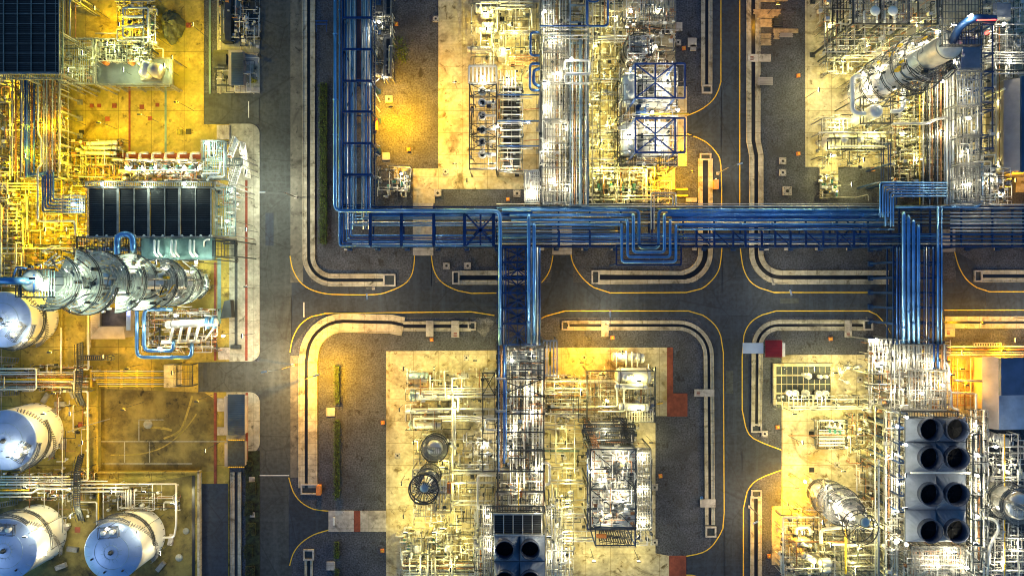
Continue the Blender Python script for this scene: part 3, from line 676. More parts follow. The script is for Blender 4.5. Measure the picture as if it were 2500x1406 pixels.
# nested bend bundle at the right
BB = []
for i in range(6):
    x = 2149+i*6.4; y = 446+i*6.6; BB.append(([(2312,y),(x,y),(x,[531,531,553,531,553,553][i])],4.2,'sky_tint_pipe'))
bundle('{} pipe from the outside in the nested right-angle bundle above the rack', BB, 11.3, 'nested right-angle pipes')
t = thing('bundle_support', 'blue steel frame under the nested right-angle pipes', 'support frame', P(2230,470,10))
mb = MB()
for x in (2152,2188,2230,2270,2308):
    a = P(x,443,10.8); b = P(x,500 if x<2190 else 486,10.8); mb.beam(a,b,.28); mb.beam((a.x,a.y,0),(a.x,a.y,10.6),.32)
mb.build('frame', M['blue_steel'], t)
pipe('sweeping thick pipe along the top of the rack right of the nested bundle', [(2186,506,9.8),(2385,506,9.8),(2397,495,9.8),(2398,400,9.8)], 6, 'sky_tint_pipe', 9.8)
bundle('{} pale pipe from the top on the rack at the right edge', [([(2320,y),(2700,y)],w,'silver') for y,w in ((500,4),(508,3),(520,3),(528,3),(538,3),(546,3),(556,3),(564,3))], 9.5, 'pale pipes at the right edge of the rack')
# left bridge pipes
pipe('thick pipe with a rounded end, left of the pair on the left bridge', [(1291,525,8.5),(1291,525,11),(1291,838,11)], 9, 'sky_tint_pipe', 11, 'rounded pair on the left bridge', bend=.9)
pipe('thick pipe with a rounded end, right of the pair on the left bridge', [(1304,547,8.5),(1304,547,11),(1304,838,11)], 9, 'sky_tint_pipe', 11, 'rounded pair on the left bridge', bend=.9)
bundle('{} slim pipe from the left on the left road bridge', [([(x,603),(x,842)],w,m) for x,w,m in ((1229,4,'silver'),(1235,3,'dsky_tint_pipe'),(1283,3,'dsky_tint_pipe'),(1297,3,'silver'),(1312,5,'silver'),(1318,3,'dsky_tint_pipe'))], 10.8, 'slim pipes on the left road bridge')
# right bridge pipes
for i,(x,y) in enumerate(((2206,520),(2218,529),(2230,540),(2242,551))):
    pipe('{} thick blue pipe with a rounded end from the left on the right road bridge'.format(ORD[i]), [(x,y,8.6),(x,y,11.3),(x,838,11.3)], 8.6, 'sky_tint_pipe', 11.3, 'four thick pipes on the right bridge', bend=.9)
bundle('{} slim pipe from the left on the right road bridge', [([(x,505 if x>2280 else 603),(x,842)],w,m) for x,w,m in ((2190,4,'dsky_tint_pipe'),(2197,3,'dsky_tint_pipe'),(2256,2.5,'dsky_tint_pipe'),(2262,2.5,'silver'),(2268,2.5,'dsky_tint_pipe'),(2278,4,'dsky_tint_pipe'),(2290,6,'sky_tint_pipe'),(2299,4,'sky_tint_pipe'))], 10.9, 'slim pipes on the right road bridge')
# rack feet pads along the south side
k0 = P(846,606); pad = MB(); pad.box((k0.x-.55,k0.y-.55,0),(k0.x+.55,k0.y+.55,.35)); pad = solo('pedestal', pad, M['conc_light'], 'first small concrete pedestal from the left along the south foot of the long rack', 'pedestal', 'concrete pedestals under the long rack')
for i,x in enumerate((921,995,1068,1142,1323,1425,1496,1695,1870,1920,1996,2072,2145,2432)):
    dup(pad, P(x,606)+Vector((0,0,0)), 0, ORD[i+1]+' small concrete pedestal from the left along the south foot of the long rack')

# ================================================================== GENERIC EQUIPMENT
def deck(label, x0,y0,x1,y1,h, m='grating', solid=False, legs=True, rail=True, step=0.6, bar=0.12, cross=2.0, rm=None, name='platform', legm='steel', cat='platform'):
    a = P(x0,y0,h); b = P(x1,y1,h); t = thing(name, label, cat, ((a.x+b.x)/2,(a.y+b.y)/2,0))
    mb = MB()
    if solid: mb.box((a.x,b.y,h-.12),(b.x,a.y,h))
    else: mb.grid(a.x,a.y,b.x,b.y,h,step,bar,.06,cross)
    mb.build('deck' if solid else 'grating', M[m], t)
    mb = MB()
    for y in (a.y,b.y): mb.beam((a.x,y,h-.3),(b.x,y,h-.3),.22)
    for x in (a.x,b.x): mb.beam((x,a.y,h-.3),(x,b.y,h-.3),.22)
    mb.build('edge_beam', M[legm], t)
    if rail:
        mb = MB(); mb.rail([(a.x,a.y,h),(b.x,a.y,h),(b.x,b.y,h),(a.x,b.y,h)], closed=True); mb.build('handrail', M[rm or legm], t)
    if legs:
        nx = max(1, int((b.x-a.x)/7)); ny = max(1, int((a.y-b.y)/7))
        for i in range(nx+1):
            for j in range(ny+1):
                if 0 < i < nx and 0 < j < ny: continue
                x = a.x+(b.x-a.x)*i/nx; y = b.y+(a.y-b.y)*j/ny; mb = MB(); mb.beam((x,y,0),(x,y,h-.1),.24); mb.build('leg', M[legm], t)
    return t
def drum(label, a, b, r, h, m='silver', noz=3, name='heat_exchanger', cat='heat exchanger', group=None, flange=True):
    """horizontal vessel on saddles between two photo pixels at height h"""
    A = P(*a,h); B = P(*b,h); t = thing(name, label, cat, ((A.x+B.x)/2,(A.y+B.y)/2,0), group); d = (B-A); l = d.length; d.normalize()
    mb = MB(); mb.vessel(A,B,r); mb.build('shell', M[m], t)
    if flange:
        mb = MB()
        for f in (0.14,0.86): mb.lathe(A+d*l*f-d*.12, [(r,0),(r*1.14,0),(r*1.14,.24),(r,.24)], 20, d, False)
        mb.build('flange', M['steel'], t)
    for f in (0.28,0.72):
        q = A+d*l*f; n = Vector((-d.y,d.x,0)); mb = MB(); mb.beam((q.x-n.x*r*.9,q.y-n.y*r*.9,(h-r*.5)/2),(q.x+n.x*r*.9,q.y+n.y*r*.9,(h-r*.5)/2), .4, h-r*.5); mb.build('saddle', M['conc_light'], t)
    for k in range(noz):
        q = A+d*l*(0.25+0.5*k/max(1,noz-1)); mb = MB(); mb.cyl((q.x,q.y,h+r*.8), r*.28, r*.6+.3, 8); mb.cyl((q.x,q.y,h+r*1.4+.25), r*.42, .12, 8); mb.build('nozzle', M['bright'], t)
    return t
def pump_proto():
    t = thing('pump', 'x', 'pump', (0,0,0))
    mb = MB(); mb.box((-1.4,-.5,0),(1.4,.5,.35)); mb.build('baseplate', M['conc_light'], t)
    mb = MB(); mb.cyl((-1.2,0,.95), .42, 1.3, 14, (1,0,0)); mb.box((-.8,-.2,1.3),(-.4,.2,1.65)); mb.build('motor', M['teal_paint'], t)
    mb = MB(); mb.cyl((.1,0,.95), .16, .5, 8, (1,0,0)); mb.build('coupling', M['yellow'], t)
    mb = MB(); mb.cyl((.6,0,.95), .55, .5, 14, (1,0,0)); mb.cyl((.85,0,.95), .3, .7, 10, (1,0,0)); mb.build('casing', M['bright'], t)
    mb = MB(); mb.tube([(.85,0,1.3),(.85,0,2.4),(.85,1.8,2.4),(.85,1.8,.4)], .2, 8); mb.build('discharge_pipe', M['silver'], t)
    mb = MB(); mb.tube([(1.5,0,.95),(2.3,0,.95),(2.3,-1.5,.95)], .25, 8); mb.build('suction_pipe', M['silver'], t)
    return t
PUMP = None
def pump(px,py,rz,label,group='pumps',sc=1.0,h=0.14):
    global PUMP
    loc = P(px,py); loc.z = h
    if PUMP is None:
        PUMP = pump_proto(); PUMP.location = loc; PUMP.rotation_euler = (0,0,rz); PUMP['label'] = label; PUMP['group'] = group; PUMP.scale = (sc,)*3; return PUMP
    return dup(PUMP, loc, rz, label, group, (sc,)*3)
VALVE = None
def valve_set(px,py,rz,label,group='valve stations',sc=1.0,h=0.14):
    global VALVE
    loc = P(px,py); loc.z = h
    if VALVE is None:
        t = VALVE = thing('valve_station', label, 'valve', (0,0,0), group)
        mb = MB(); mb.tube([(-1.8,0,.9),(1.8,0,.9)], .16, 8); mb.tube([(-1.2,0,.9),(-1.2,0,1.9),(1.2,0,1.9),(1.2,0,.9)], .13, 8); mb.build('bypass_pipe', M['bright'], t)
        mb = MB(); mb.cyl((0,0,.7), .32, .4, 10); mb.cyl((0,0,1.1), .1, 1.2, 6); mb.cyl((0,0,2.3), .5, .25, 14); mb.build('control_valve', M['bright'], t)
        for x in (-.8,.8):
            mb = MB(); mb.cyl((x,0,.8), .06, .9, 6); mb.ring((x,0,0), .22, .3, 1.65, 1.72, seg=12); mb.build('handwheel', M['dark_steel'], t)
        for x in (-1.5,1.5): mb = MB(); mb.beam((x,0,0),(x,0,.8),.2); mb.build('leg', M['steel'], t)
        t.location = loc; t.rotation_euler = (0,0,rz); t.scale = (sc,)*3; return t
    return dup(VALVE, loc, rz, label, group, (sc,)*3)
def vsep(label, px,py,h,r, m='silver', plat=True, name='vertical_vessel', top=None, cat='vessel', noz=True):
    """vertical vessel whose dome appears at px,py at height h"""
    c = P(px,py,h); t = thing(name, label, cat, (c.x,c.y,0)); mb = MB()
    pr = [(r*.96,0),(r,.2),(r,h-r*.5)]+[(max(.001,r*math.cos(a)), h-r*.5+r*.5*math.sin(a)) for a in [k*math.pi/12 for k in range(1,7)]]
    mb.lathe((c.x,c.y,0), pr, 28); mb.build('shell', M[m], t)
    if noz: mb = MB(); mb.cyl((c.x,c.y,h-.1), r*.2, .7, 10); mb.cyl((c.x,c.y,h+.5), r*.3, .14, 10); mb.build('nozzle', M['bright'], t)
    if plat:
        mb = MB(); w = r*.95; mb.grid(c.x-w,c.y-w*.5,c.x+w,c.y+w*.35,h+.9,.45,.1,.05,1.0); mb.rail([(c.x-w,c.y-w*.5,h+.9),(c.x+w,c.y-w*.5,h+.9),(c.x+w,c.y+w*.35,h+.9),(c.x-w,c.y+w*.35,h+.9)],closed=True)
        for i_ in (-1,1): mb.beam((c.x+i_*w*.8,c.y,h*.5),(c.x+i_*w*.8,c.y,h+.9),.14)
        mb.tube([(c.x,c.y,h+.5),(c.x,c.y,h+1.5),(c.x-r*.9,c.y+r*.4,h+1.5),(c.x-r-.4,c.y+r*.5,h+1.5),(c.x-r-.4,c.y+r*.5,1)],r*.14,8); mb.build('top_platform', M['steel'], t)
    if plat:
        for z in (h*.62, h-r*.6):
            mb = MB(); ringgrate(mb, c, r+.1, r+1.3, z); p = mb.build('platform', M['grating'], t)
            mb = MB(); circrail(mb, c, r+1.3, z); mb.build('handrail', M['dark_steel'], p)
    return t
def ringgrate(mb, c, r0, r1, z, a0=0, a1=360, sol=.36):
    nb = 6 if r1-r0 > 1.6 else 3
    for k in range(nb):
        r = r0+(r1-r0)*(k+.5)/nb; hw = (r1-r0)/nb*sol; mb.ring((c.x,c.y,0), r-hw, r+hw, z-.06, z, a0, a1, 32)
    n = int((a1-a0)/15)
    for k in range(n+1):
        a = math.radians(a0+(a1-a0)*k/n); d = Vector((math.cos(a),math.sin(a),0)); mb.beam(Vector((c.x,c.y,z-.09))+d*r0, Vector((c.x,c.y,z-.09))+d*r1, .12)
def circrail(mb, c, r, z, a0=0, a1=360, hgt=1.1, w=.12):
    for f in (.5,1): mb.ring((c.x,c.y,0), r-w/2, r+w/2, z+hgt*f-w/2, z+hgt*f+w/2, a0, a1, 36)
    n = max(3,int((a1-a0)/20))
    for k in range(n+(0 if a1-a0>359 else 1)):
        a = math.radians(a0+(a1-a0)*k/n); q = (c.x+r*math.cos(a), c.y+r*math.sin(a)); mb.beam((*q,z),(*q,z+hgt),w)
# luminaires ------------------------------------------------------------
WARM = (1.0,0.83,0.20); COOL = (0.82,1.0,0.74); ORG = (1.0,0.46,0.0); YEL = (1.0,0.68,0.0); YEL2 = (1.0,0.58,0.0); GRN = (0.85,0.95,0.25); WHT = (1.0,0.88,0.56)
LPROTO = {}; LCOUNT = {}
def lamp(px,py,h,power,col,where,kind='w',r=0.35,spot=None):
    """a luminaire (housing + glowing lens + its light); some are added, unseen fill lamps"""
    loc = P(px,py,h); glob = col in (WHT,COOL) and LCOUNT.get(where,0)%2 == 0; key = (kind, glob, round(h))
    if key not in LPROTO:
        t = thing('luminaire', 'x', 'lamp', (0,0,0), 'luminaires')
        mb = MB(); mb.box((-.5,-.16,.06),(.5,.16,.16)); mb.build('housing', M['dark_steel'], t)
        if glob: mb = MB(); mb.cyl((-.0,0,.16), .30, .2, 8); mb.build('globe', M['lampw' if kind=='w' else 'lampo'], t)
        mb = MB(); mb.cyl((0,.3,-round(h)+.3), .06, round(h)-.2, 6); mb.build('post', M['dark_steel'], t)
        mb = MB(); mb.box((-.46,-.13,-.05),(.46,.13,.055)); mb.build('lens', M['lampw' if kind=='w' else 'lampo'], t)
        LPROTO[key] = t; t.location = loc; o = t
    else: o = dup(LPROTO[key], loc, random.choice((0,math.pi/2)))
    i = LCOUNT.get(where,0); LCOUNT[where] = i+1
    o['label'] = ('white' if kind=='w' else 'orange')+' luminaire '+where; o['_i'] = i; o['_w'] = where; o['group'] = 'luminaires'
    power *= {WARM:.82, WHT:.74, COOL:.85, ORG:1.6, YEL:1.2, YEL2:.58, GRN:.5}.get(col,.6)
    li = bpy.data.lights.new('lamp_light', 'SPOT' if spot else 'POINT'); lo = bpy.data.objects.new('lamp_light', li); COL.objects.link(lo)
    lo.location = (loc.x,loc.y,loc.z-.3); li.energy = power*LAMP_K; li.color = col; li.shadow_soft_size = r
    if spot:
        li.spot_size = math.radians(spot[0]); li.spot_blend = .6; tgt = P(spot[1],spot[2],0)
        lo.rotation_euler = (tgt-lo.location).to_track_quat('-Z','Y').to_euler()
    return o
# ================================================================== COLUMNS, TANKS, COOLERS
def tower(label, bx,by, secs, plats, m='bright', seg=36, ladder_a=None, top=True, cage=True, railm='dark_steel', sol=.36, full=False, junk=0, name='distillation_column', pm='grating', legs=0, rings=True):
    """vertical column standing at ground pixel bx,by; secs = [(radius, z0, z1)], plats = [(z, a0, a1, r_out)]"""
    c = P(bx,by); t = thing(name, label, 'column', (c.x,c.y,0)); mb = MB(); pr = []
    for r,z0,z1 in secs: pr += [(r,z0),(r,z1)]
    R_,Z = secs[-1][0], secs[-1][2]; pr += [(max(.001,R_*math.cos(a)), Z+R_*.5*math.sin(a)) for a in [k*math.pi/10 for k in range(1,6)]]
    mb.lathe((c.x,c.y,0), pr, seg); mb.build('shell', M[m], t)
    if rings:
        mb = MB()
        for r,z0,z1 in secs:
            n = max(1,int((z1-z0)/4.5))
            for k in range(n+1): z = z0+(z1-z0)*k/n; mb.ring((c.x,c.y,0), r-.02, r+.07, z-.08, z+.08, seg=36)
        mb.build('stiffening_rings', M['steel'], t)
    def rad(z): return max([r for r,z0,z1 in secs if z0 <= z <= z1] or [R_])
    for (z,a0,a1,ro) in plats:
        mb = MB(); ringgrate(mb, c, rad(z)+.05, ro, z, a0, a1, sol); p = mb.build('platform', M[pm], t)
        mb = MB(); circrail(mb, c, ro, z, 0 if full else a0, 360 if full else a1); mb.build('handrail', M[railm], p)
        if junk:
            rr_ = random.Random(int(z*10)); mb = MB()
            for _ in range(junk):
                an = math.radians(rr_.uniform(a0,a1)); ra = rr_.uniform(rad(z)+.4, ro-.3); x_,y_ = c.x+ra*math.cos(an), c.y+ra*math.sin(an); u_ = rr_.random()
                if u_ < .4: w_ = rr_.uniform(.2,.5); mb.box((x_-w_,y_-w_*.7,z+.02),(x_+w_,y_+w_*.7,z+rr_.uniform(.4,1.4)))
                elif u_ < .7: mb.cyl((x_,y_,z+.02), rr_.uniform(.2,.4), rr_.uniform(.6,1.6), 9)
                else: d_ = Vector((math.cos(an),math.sin(an),0)); q_ = Vector((x_,y_,z+.8)); mb.tube([q_, q_+Vector((-d_.y,d_.x,0))*rr_.uniform(1,3), q_+Vector((-d_.y,d_.x,0))*2-Vector((0,0,.7))], .13, 6)
            mb.build('fittings', M[rr_.choice(('silver','steel','dark_steel','yellow' if z%2 else 'silver'))], p)
        am = math.radians((a0+a1)/2+50); d = Vector((math.cos(am),math.sin(am),0)); mb = MB()
        q = Vector((c.x,c.y,z-1.3))+d*(rad(z)); mb.cyl(q, .3, 1.1, 8, d); mb.build('nozzle', M['bright'], t)
    if ladder_a is not None and len(plats) > 1:
        for i in range(len(plats)-1):
            z0,z1 = plats[i][0], plats[i+1][0]; a = math.radians(ladder_a+(i%2)*35); rr = rad(z0)+.55; d = Vector((math.cos(a),math.sin(a),0)); q = Vector((c.x,c.y,0))+d*rr
            mb = MB(); mb.ladder((q.x,q.y,z0),(q.x,q.y,z1), side=(-d.y,d.x))
            for k in range(int((z1-z0)/1.2)): mb.ring((q.x+d.x*.3,q.y+d.y*.3,0), .36, .42, z0+1.2*k+.8, z0+1.2*k+.86, seg=10)
            mb.build('caged_ladder', M['dark_steel'], t)
    return t, c
def risers(t, c, r, z1, angs, m='bright'):
    for i,(a,w,z0) in enumerate(angs):
        d = Vector((math.cos(math.radians(a)),math.sin(math.radians(a)),0)); q = Vector((c.x,c.y,0))+d*(r+w+.25)
        mb = MB(); mb.tube([q+Vector((0,0,.3)), q+Vector((0,0,z0)), Vector((c.x,c.y,z0))+d*(r*.6)], w, 8, .8); mb.build('riser_pipe', M[m], t)
def pn(z, a, r): return (z, a[0], a[1], r)

def tank(label, tx,ty, h, r, plat_a, top_open=True, stair=(20,150)):
    """tank whose roof centre appears at tx,ty"""
    c = P(tx,ty,h); t = thing('storage_tank', label, 'tank', (c.x,c.y,0), 'round insulated storage tanks')
    mb = MB(); mb.lathe((c.x,c.y,0), [(r+.12,0),(r+.12,.3),(r,.3),(r,h-.25)], 64); mb.build('shell', M['tank'], t)
    mb = MB(); mb.lathe((c.x,c.y,0), [(r,h-.25),(r+.08,h-.2),(r+.08,h),(r*.98,h+.1),(r*.6,h+.55),(r*.25,h+.8),(.001,h+.85)], 64); rf = mb.build('roof', M['roofm'], t)
    mb = MB()
    for k in range(16):
        a = 2*math.pi*(k+.5)/16; d = Vector((math.cos(a),math.sin(a),0)); mb.beam(Vector((c.x,c.y,h+.14))+d*r*.97, Vector((c.x,c.y,h+.84))+d*r*.22, .06, .03)
    for rr,zz in ((r*.6,h+.55),(r*.25,h+.8)): mb.ring((c.x,c.y,0), rr-.04, rr+.04, zz-.02, zz+.05, seg=48)
    mb.build('weld_seams', M['steelblue'], rf)
    mb = MB(); mb.cyl((c.x,c.y,h+.8), .55, .35, 14); mb.cyl((c.x,c.y,h+1.15), .3, .5, 10); mb.build('vent', M['dark_steel'], rf)
    mb = MB()
    for k in range(28):
        a = 2*math.pi*k/28; d = Vector((math.cos(a),math.sin(a),0)); q = Vector((c.x,c.y,.32))+d*(r+.05); mb.beam(q, q+Vector((0,0,.5)), .12)
    mb.build('anchor_bolts', M['dark_steel'], t)
    # curved access platform half way up and at the rim
    for z,a0,a1,w in ((h*.58,plat_a-70,plat_a+85,1.0),(h-.1,plat_a-10,plat_a+50,1.3)):
        mb = MB(); ringgrate(mb, c, r+.08, r+w, z, a0, a1); p = mb.build('platform', M['grating'], t)
        mb = MB(); circrail(mb, c, r+w, z, a0, a1); mb.build('handrail', M['dark_steel'], p)
    mb = MB()
    for k in range(30):
        a = math.radians(stair[0]+(stair[1]-stair[0])*k/29); z = .4+(h-.6)*k/29; d = Vector((math.cos(a),math.sin(a),0)); q = Vector((c.x,c.y,z))
        mb.beam(q+d*(r+.05), q+d*(r+.95), .28, .05)
        if k: mb.beam(pv, q+d*(r+.95)+Vector((0,0,1)), .07)
        pv = q+d*(r+.95)+Vector((0,0,1)); 
        if k%3==0: mb.beam(q+d*(r+.95), pv, .06)
    mb.build('spiral_stair', M['steel'], t)
    # roof-edge working platform with handrail and two small fittings
    a = math.radians(plat_a+25); d = Vector((math.cos(a),math.sin(a),0)); n = Vector((-d.y,d.x,0)); q = Vector((c.x,c.y,h+.5))+d*(r*.72)
    mb = MB()
    for k in range(-7,8): mb.beam(q+n*k*.3-d*1.1, q+n*k*.3+d*1.1, .1, .05)
    pl = mb.build('roof_platform', M['grating'], t)
    mb = MB(); mb.rail([q-n*2.2-d*1.2, q+n*2.2-d*1.2, q+n*2.2+d*1.2, q-n*2.2+d*1.2], closed=True); mb.build('handrail', M['dark_steel'], pl)
    for sg in (-1,1): mb = MB(); mb.cyl(q+n*sg*1.0, .4, .9, 10); mb.cyl(q+n*sg*1.0+Vector((0,0,.9)), .6, .15, 10); mb.build('breather_valve', M['bright'], t)
    mb = MB()
    for a in (200,250,300): 
        a = math.radians(a); d = Vector((math.cos(a),math.sin(a),0)); mb.cyl(Vector((c.x,c.y,h+.4))+d*r*.75, .22, .35, 8)
    mb.build('hatch', M['dark_steel'], rf)
    return t
tank('round tank at the left edge just under the big leaning column', 8,780, 9.6, 6.35, -60, stair=(-80,60))
tank('largest round tank at the left edge, deep blue roof, beside the orange-lit yard', 15,1074, 9.6, 6.85, -55, stair=(-60,70))
tank('round tank in the lower left corner cut by the frame', 15,1341, 10.5, 6.95, 60, stair=(-40,60))
tank('round tank fully in view near the bottom left, bright lamp on its rim', 276,1345, 10.5, 6.55, 70, stair=(-60,60))

# -------- big column at left
big, bc = tower('huge leaning-looking silver column with stacked round platforms at the left', 486,692,
   [(2.5,0,6),(2.4,6,16),(2.3,16,34),(2.0,34,50),(1.7,50,58)],
   [(4,-60,30,4.3),(8.5,-95,60,4.9),(13,-130,-10,5.2),(17,-10,100,5.4),(21.5,-80,40,5.6),(26,-140,-40,5.8),(30,10,130,5.8),(34.5,-95,30,6.0),(40,-20,110,5.8),(44,-130,-10,6.0),(48.5,-70,80,5.8),(53,-110,60,4.8)], 'silver', ladder_a=-20, pm='walk', railm='dark_steel', sol=.40, junk=7)
risers(big, bc, 2.4, 56, [(-20,.32,30),(15,.22,44),(40,.4,22),(-55,.28,38),(70,.2,52),(-85,.35,16),(100,.3,33)])
q = P(90,692,57); mb = MB(); mb.grid(q.x-2.6,q.y-2.2,q.x+2.8,q.y+2.2,57,.5,.12,.06,1.2); hp = mb.build('head_platform', M['teal'], big)
mb = MB(); mb.rail([(q.x-2.6,q.y-2.2,57),(q.x+2.8,q.y-2.2,57),(q.x+2.8,q.y+2.2,57),(q.x-2.6,q.y+2.2,57)], closed=True, w=.12)
mb.beam((q.x-2.6,q.y-2.2,57),(q.x+2.8,q.y-2.2,57),.3); mb.beam((q.x-2.6,q.y+2.2,57),(q.x+2.8,q.y+2.2,57),.3); mb.beam((q.x-2.6,q.y-2.2,57),(q.x-2.6,q.y+2.2,57),.3); mb.build('handrail', M['dark_steel'], hp)
mb = MB(); mb.tube([(bc.x,bc.y,58.5),(bc.x,bc.y,61),(bc.x-5.8,bc.y+.1,61),(bc.x-5.8,bc.y+.1,20)], .62, 14, 2.0); mb.build('overhead_pipe', M['sky_tint_pipe'], big)
mb = MB(); mb.tube([(bc.x+.6,bc.y+2,60),(bc.x-.9,bc.y+2.2,60.2),(bc.x-1.9,bc.y-.2,60)], .14, 6); mb.tube([(bc.x+1.4,bc.y+1,59.6),(bc.x+1.4,bc.y-1.8,59.6)], .12, 6); mb.build('davit', M['dsky_tint_pipe'], big)
for i,(pa,z,lo) in enumerate((((240,620),30,6),((215,740),36,8),((300,650),24,5))):
    a = P(*pa,z); mb = MB(); d = (Vector((a.x,a.y,0))-Vector((bc.x,bc.y,0))).normalized(); e = Vector((bc.x,bc.y,z))+d*3
    mb.tube([e,(a.x,a.y,z),(a.x,a.y,lo)], .16, 8); mb.build('side_pipe', M['silver'], big)
mb = MB(); mb.tube([P(245,625,31),P(268,660,31),P(268,720,31),P(222,742,31),P(210,728,31)], .13, 6, .4); mb.build('davit_frame', M['yellow'], big)
# rack-mounted U pipe over the cooler
pipe('fat blue-grey inverted U pipe rising beside the eight-panel cooler', [(286,640,14),(286,572,14),(325,572,14),(325,612,14),(325,620,4)], 15, 'sky_tint_pipe', 14, bend=2.0, name='riser_pipe')

# -------- tall silver column top right
tr, tc = tower('tall silver column at upper right with round platforms, its head tipped with red light', 2087,240,
   [(2.9,0,3),(2.9,3,13),(2.75,13,24),(2.5,24,36)],
   [(6,80,190,4.9),(12.5,20,170,5.6),(16.5,-20,150,5.6),(21,-110,70,5.6),(25.5,20,200,5.8),(30,-140,60,5.5)], 'tower', ladder_a=120, pm='grating', sol=.2, full=True, junk=8)
risers(tr, tc, 2.8, 34, [(100,.3,30),(70,.22,24),(130,.35,18),(40,.2,33),(165,.25,26)])
q = P(2345,60,37.5); mb = MB(); mb.grid(q.x-4,q.y-4.2,q.x+3.4,q.y+5,37.5,.6,.12,.06,1.4); hp = mb.build('head_platform', M['dark_steel'], tr)
mb = MB(); mb.rail([(q.x-4,q.y-4.2,37.5),(q.x+3.4,q.y-4.2,37.5),(q.x+3.4,q.y+5,37.5),(q.x-4,q.y+5,37.5)], closed=True, w=.12); mb.build('handrail', M['dark_steel'], hp)
e = P(2335,68,38.5); f = P(2428,48,41)
mb = MB(); mb.tube([(tc.x,tc.y,36.5),(e.x,e.y,39.5),(e.x+1.5,e.y+.8,41),(f.x,f.y,41)], .75, 14, 1.2); oh = mb.build('overhead_pipe', M['blue_steel'], tr)
mb = MB(); mb.tube([(e.x+1.8,e.y+.15,41.62),(f.x-.2,f.y-.3,41.62)], .10, 6); mb.build('red_obstruction_light', M['lampr'], tr)
mb = MB(); q = P(2408,82,37); mb.cyl(q,.3,.5,8); mb.build('beacon', M['lampr'], tr)
a = P(2350,92,36.2); mb = MB(); mb.grid(a.x-4.3,a.y-1.3,a.x+2.3,a.y+1.2,36.2,.5,.14,.06,1.2); mb.build('side_platform', M['blue_steel'], tr)
for px,lo in ((2085,'left'),(2205,'right')):
    pass
pipe('fat pale C-shaped pipe left of the domed vessel', [(2112,186,15),(2081,186,15),(2081,276,15),(2112,278,15)], 11.5, 'bright', 15, bend=1.5, name='bypass_pipe')
pipe('fat pale J-shaped pipe right of the domed vessel', [(2205,190,15),(2205,262,15),(2196,272,15),(2176,272,15)], 11, 'bright', 15, bend=1.3, name='bypass_pipe')
vsep('vertical vessel with a pale dome inside a square dark platform', 2143,269,15,1.55,'bright',False,noz=True)
deck('square dark platform around the pale domed vessel', 2102,237,2176,302,12.5,'steel',step=.7,legm='dark_steel')

# -------- slanted-looking column bottom right
br, cc = tower('three-stage caged silver column at lower right', 1988,1192, [(2.3,0,7),(2.2,7,13),(1.7,13,18),(1.0,18,24)],
   [(3,-60,200,3.2),(7,-180,100,4.1),(10.5,-100,190,4.3),(13.2,-180,180,4.2),(17.5,-90,150,3.0)], 'tower', ladder_a=-100, pm='steel')
q = P(2105,1291,24); mb = MB()
for z in (22.2,24.0): mb.ring((q.x,q.y,0), 3.25, 3.42, z-.08, z+.08, seg=36)
for k in range(16):
    a = math.radians(k*22.5); d = Vector((math.cos(a),math.sin(a),0)); mb.beam(Vector((q.x,q.y,22.1))+d*.6, Vector((q.x,q.y,22.1))+d*3.3,.12); mb.beam(Vector((q.x,q.y,22.1))+d*3.3, Vector((q.x,q.y,24))+d*3.3,.1)
mb.build('top_cage', M['dark_steel'], br)
# -------- caged round tower bottom centre
cg, c2 = tower('small tower with a spoked dark cage on top, lower slab', 1058,1140, [(1.3,0,9),(1.1,9,17)], [(6,0,360,2.6),(11,20,340,2.8)], 'silver', ladder_a=200, pm='steel')
for rr,z in ((3.15,17.2),(3.25,18.6)):
    mb = MB(); mb.ring((c2.x,c2.y,0), rr-.16, rr+.1, z-.1, z+.1, seg=40)
    for k in range(20):
        a = math.radians(k*18); d = Vector((math.cos(a),math.sin(a),0)); mb.beam(Vector((c2.x,c2.y,z))+d*(1.0), Vector((c2.x,c2.y,z))+d*rr,.12)
    mb.build('cage_ring', M['dark_steel'], cg)
q = P(1040,1245,17.5); mb = MB(); mb.grid(q.x-2.2,q.y-1.4,q.x+2.0,q.y+1.2,17.5,.5,.12,.05,1.2); mb.build('top_platform', M['grating'], cg)
vsep('squat vertical vessel with a ring walkway, above the caged tower', 1060,1096,8.5,1.8,'silver',True)
vsep('broad round vessel with ring platforms at the top right of the upper slab', 1560,118,12,2.2,'silver',True)
# round column cut by right edge at the bottom
vsep('large insulated vertical vessel with ring platforms at the right edge near the bottom', 2500,1240,16,3.0,'silver',True)
vsep('slim vertical vessel among the pipework at the bottom right', 2412,1352,10,1.1,'bright',False)

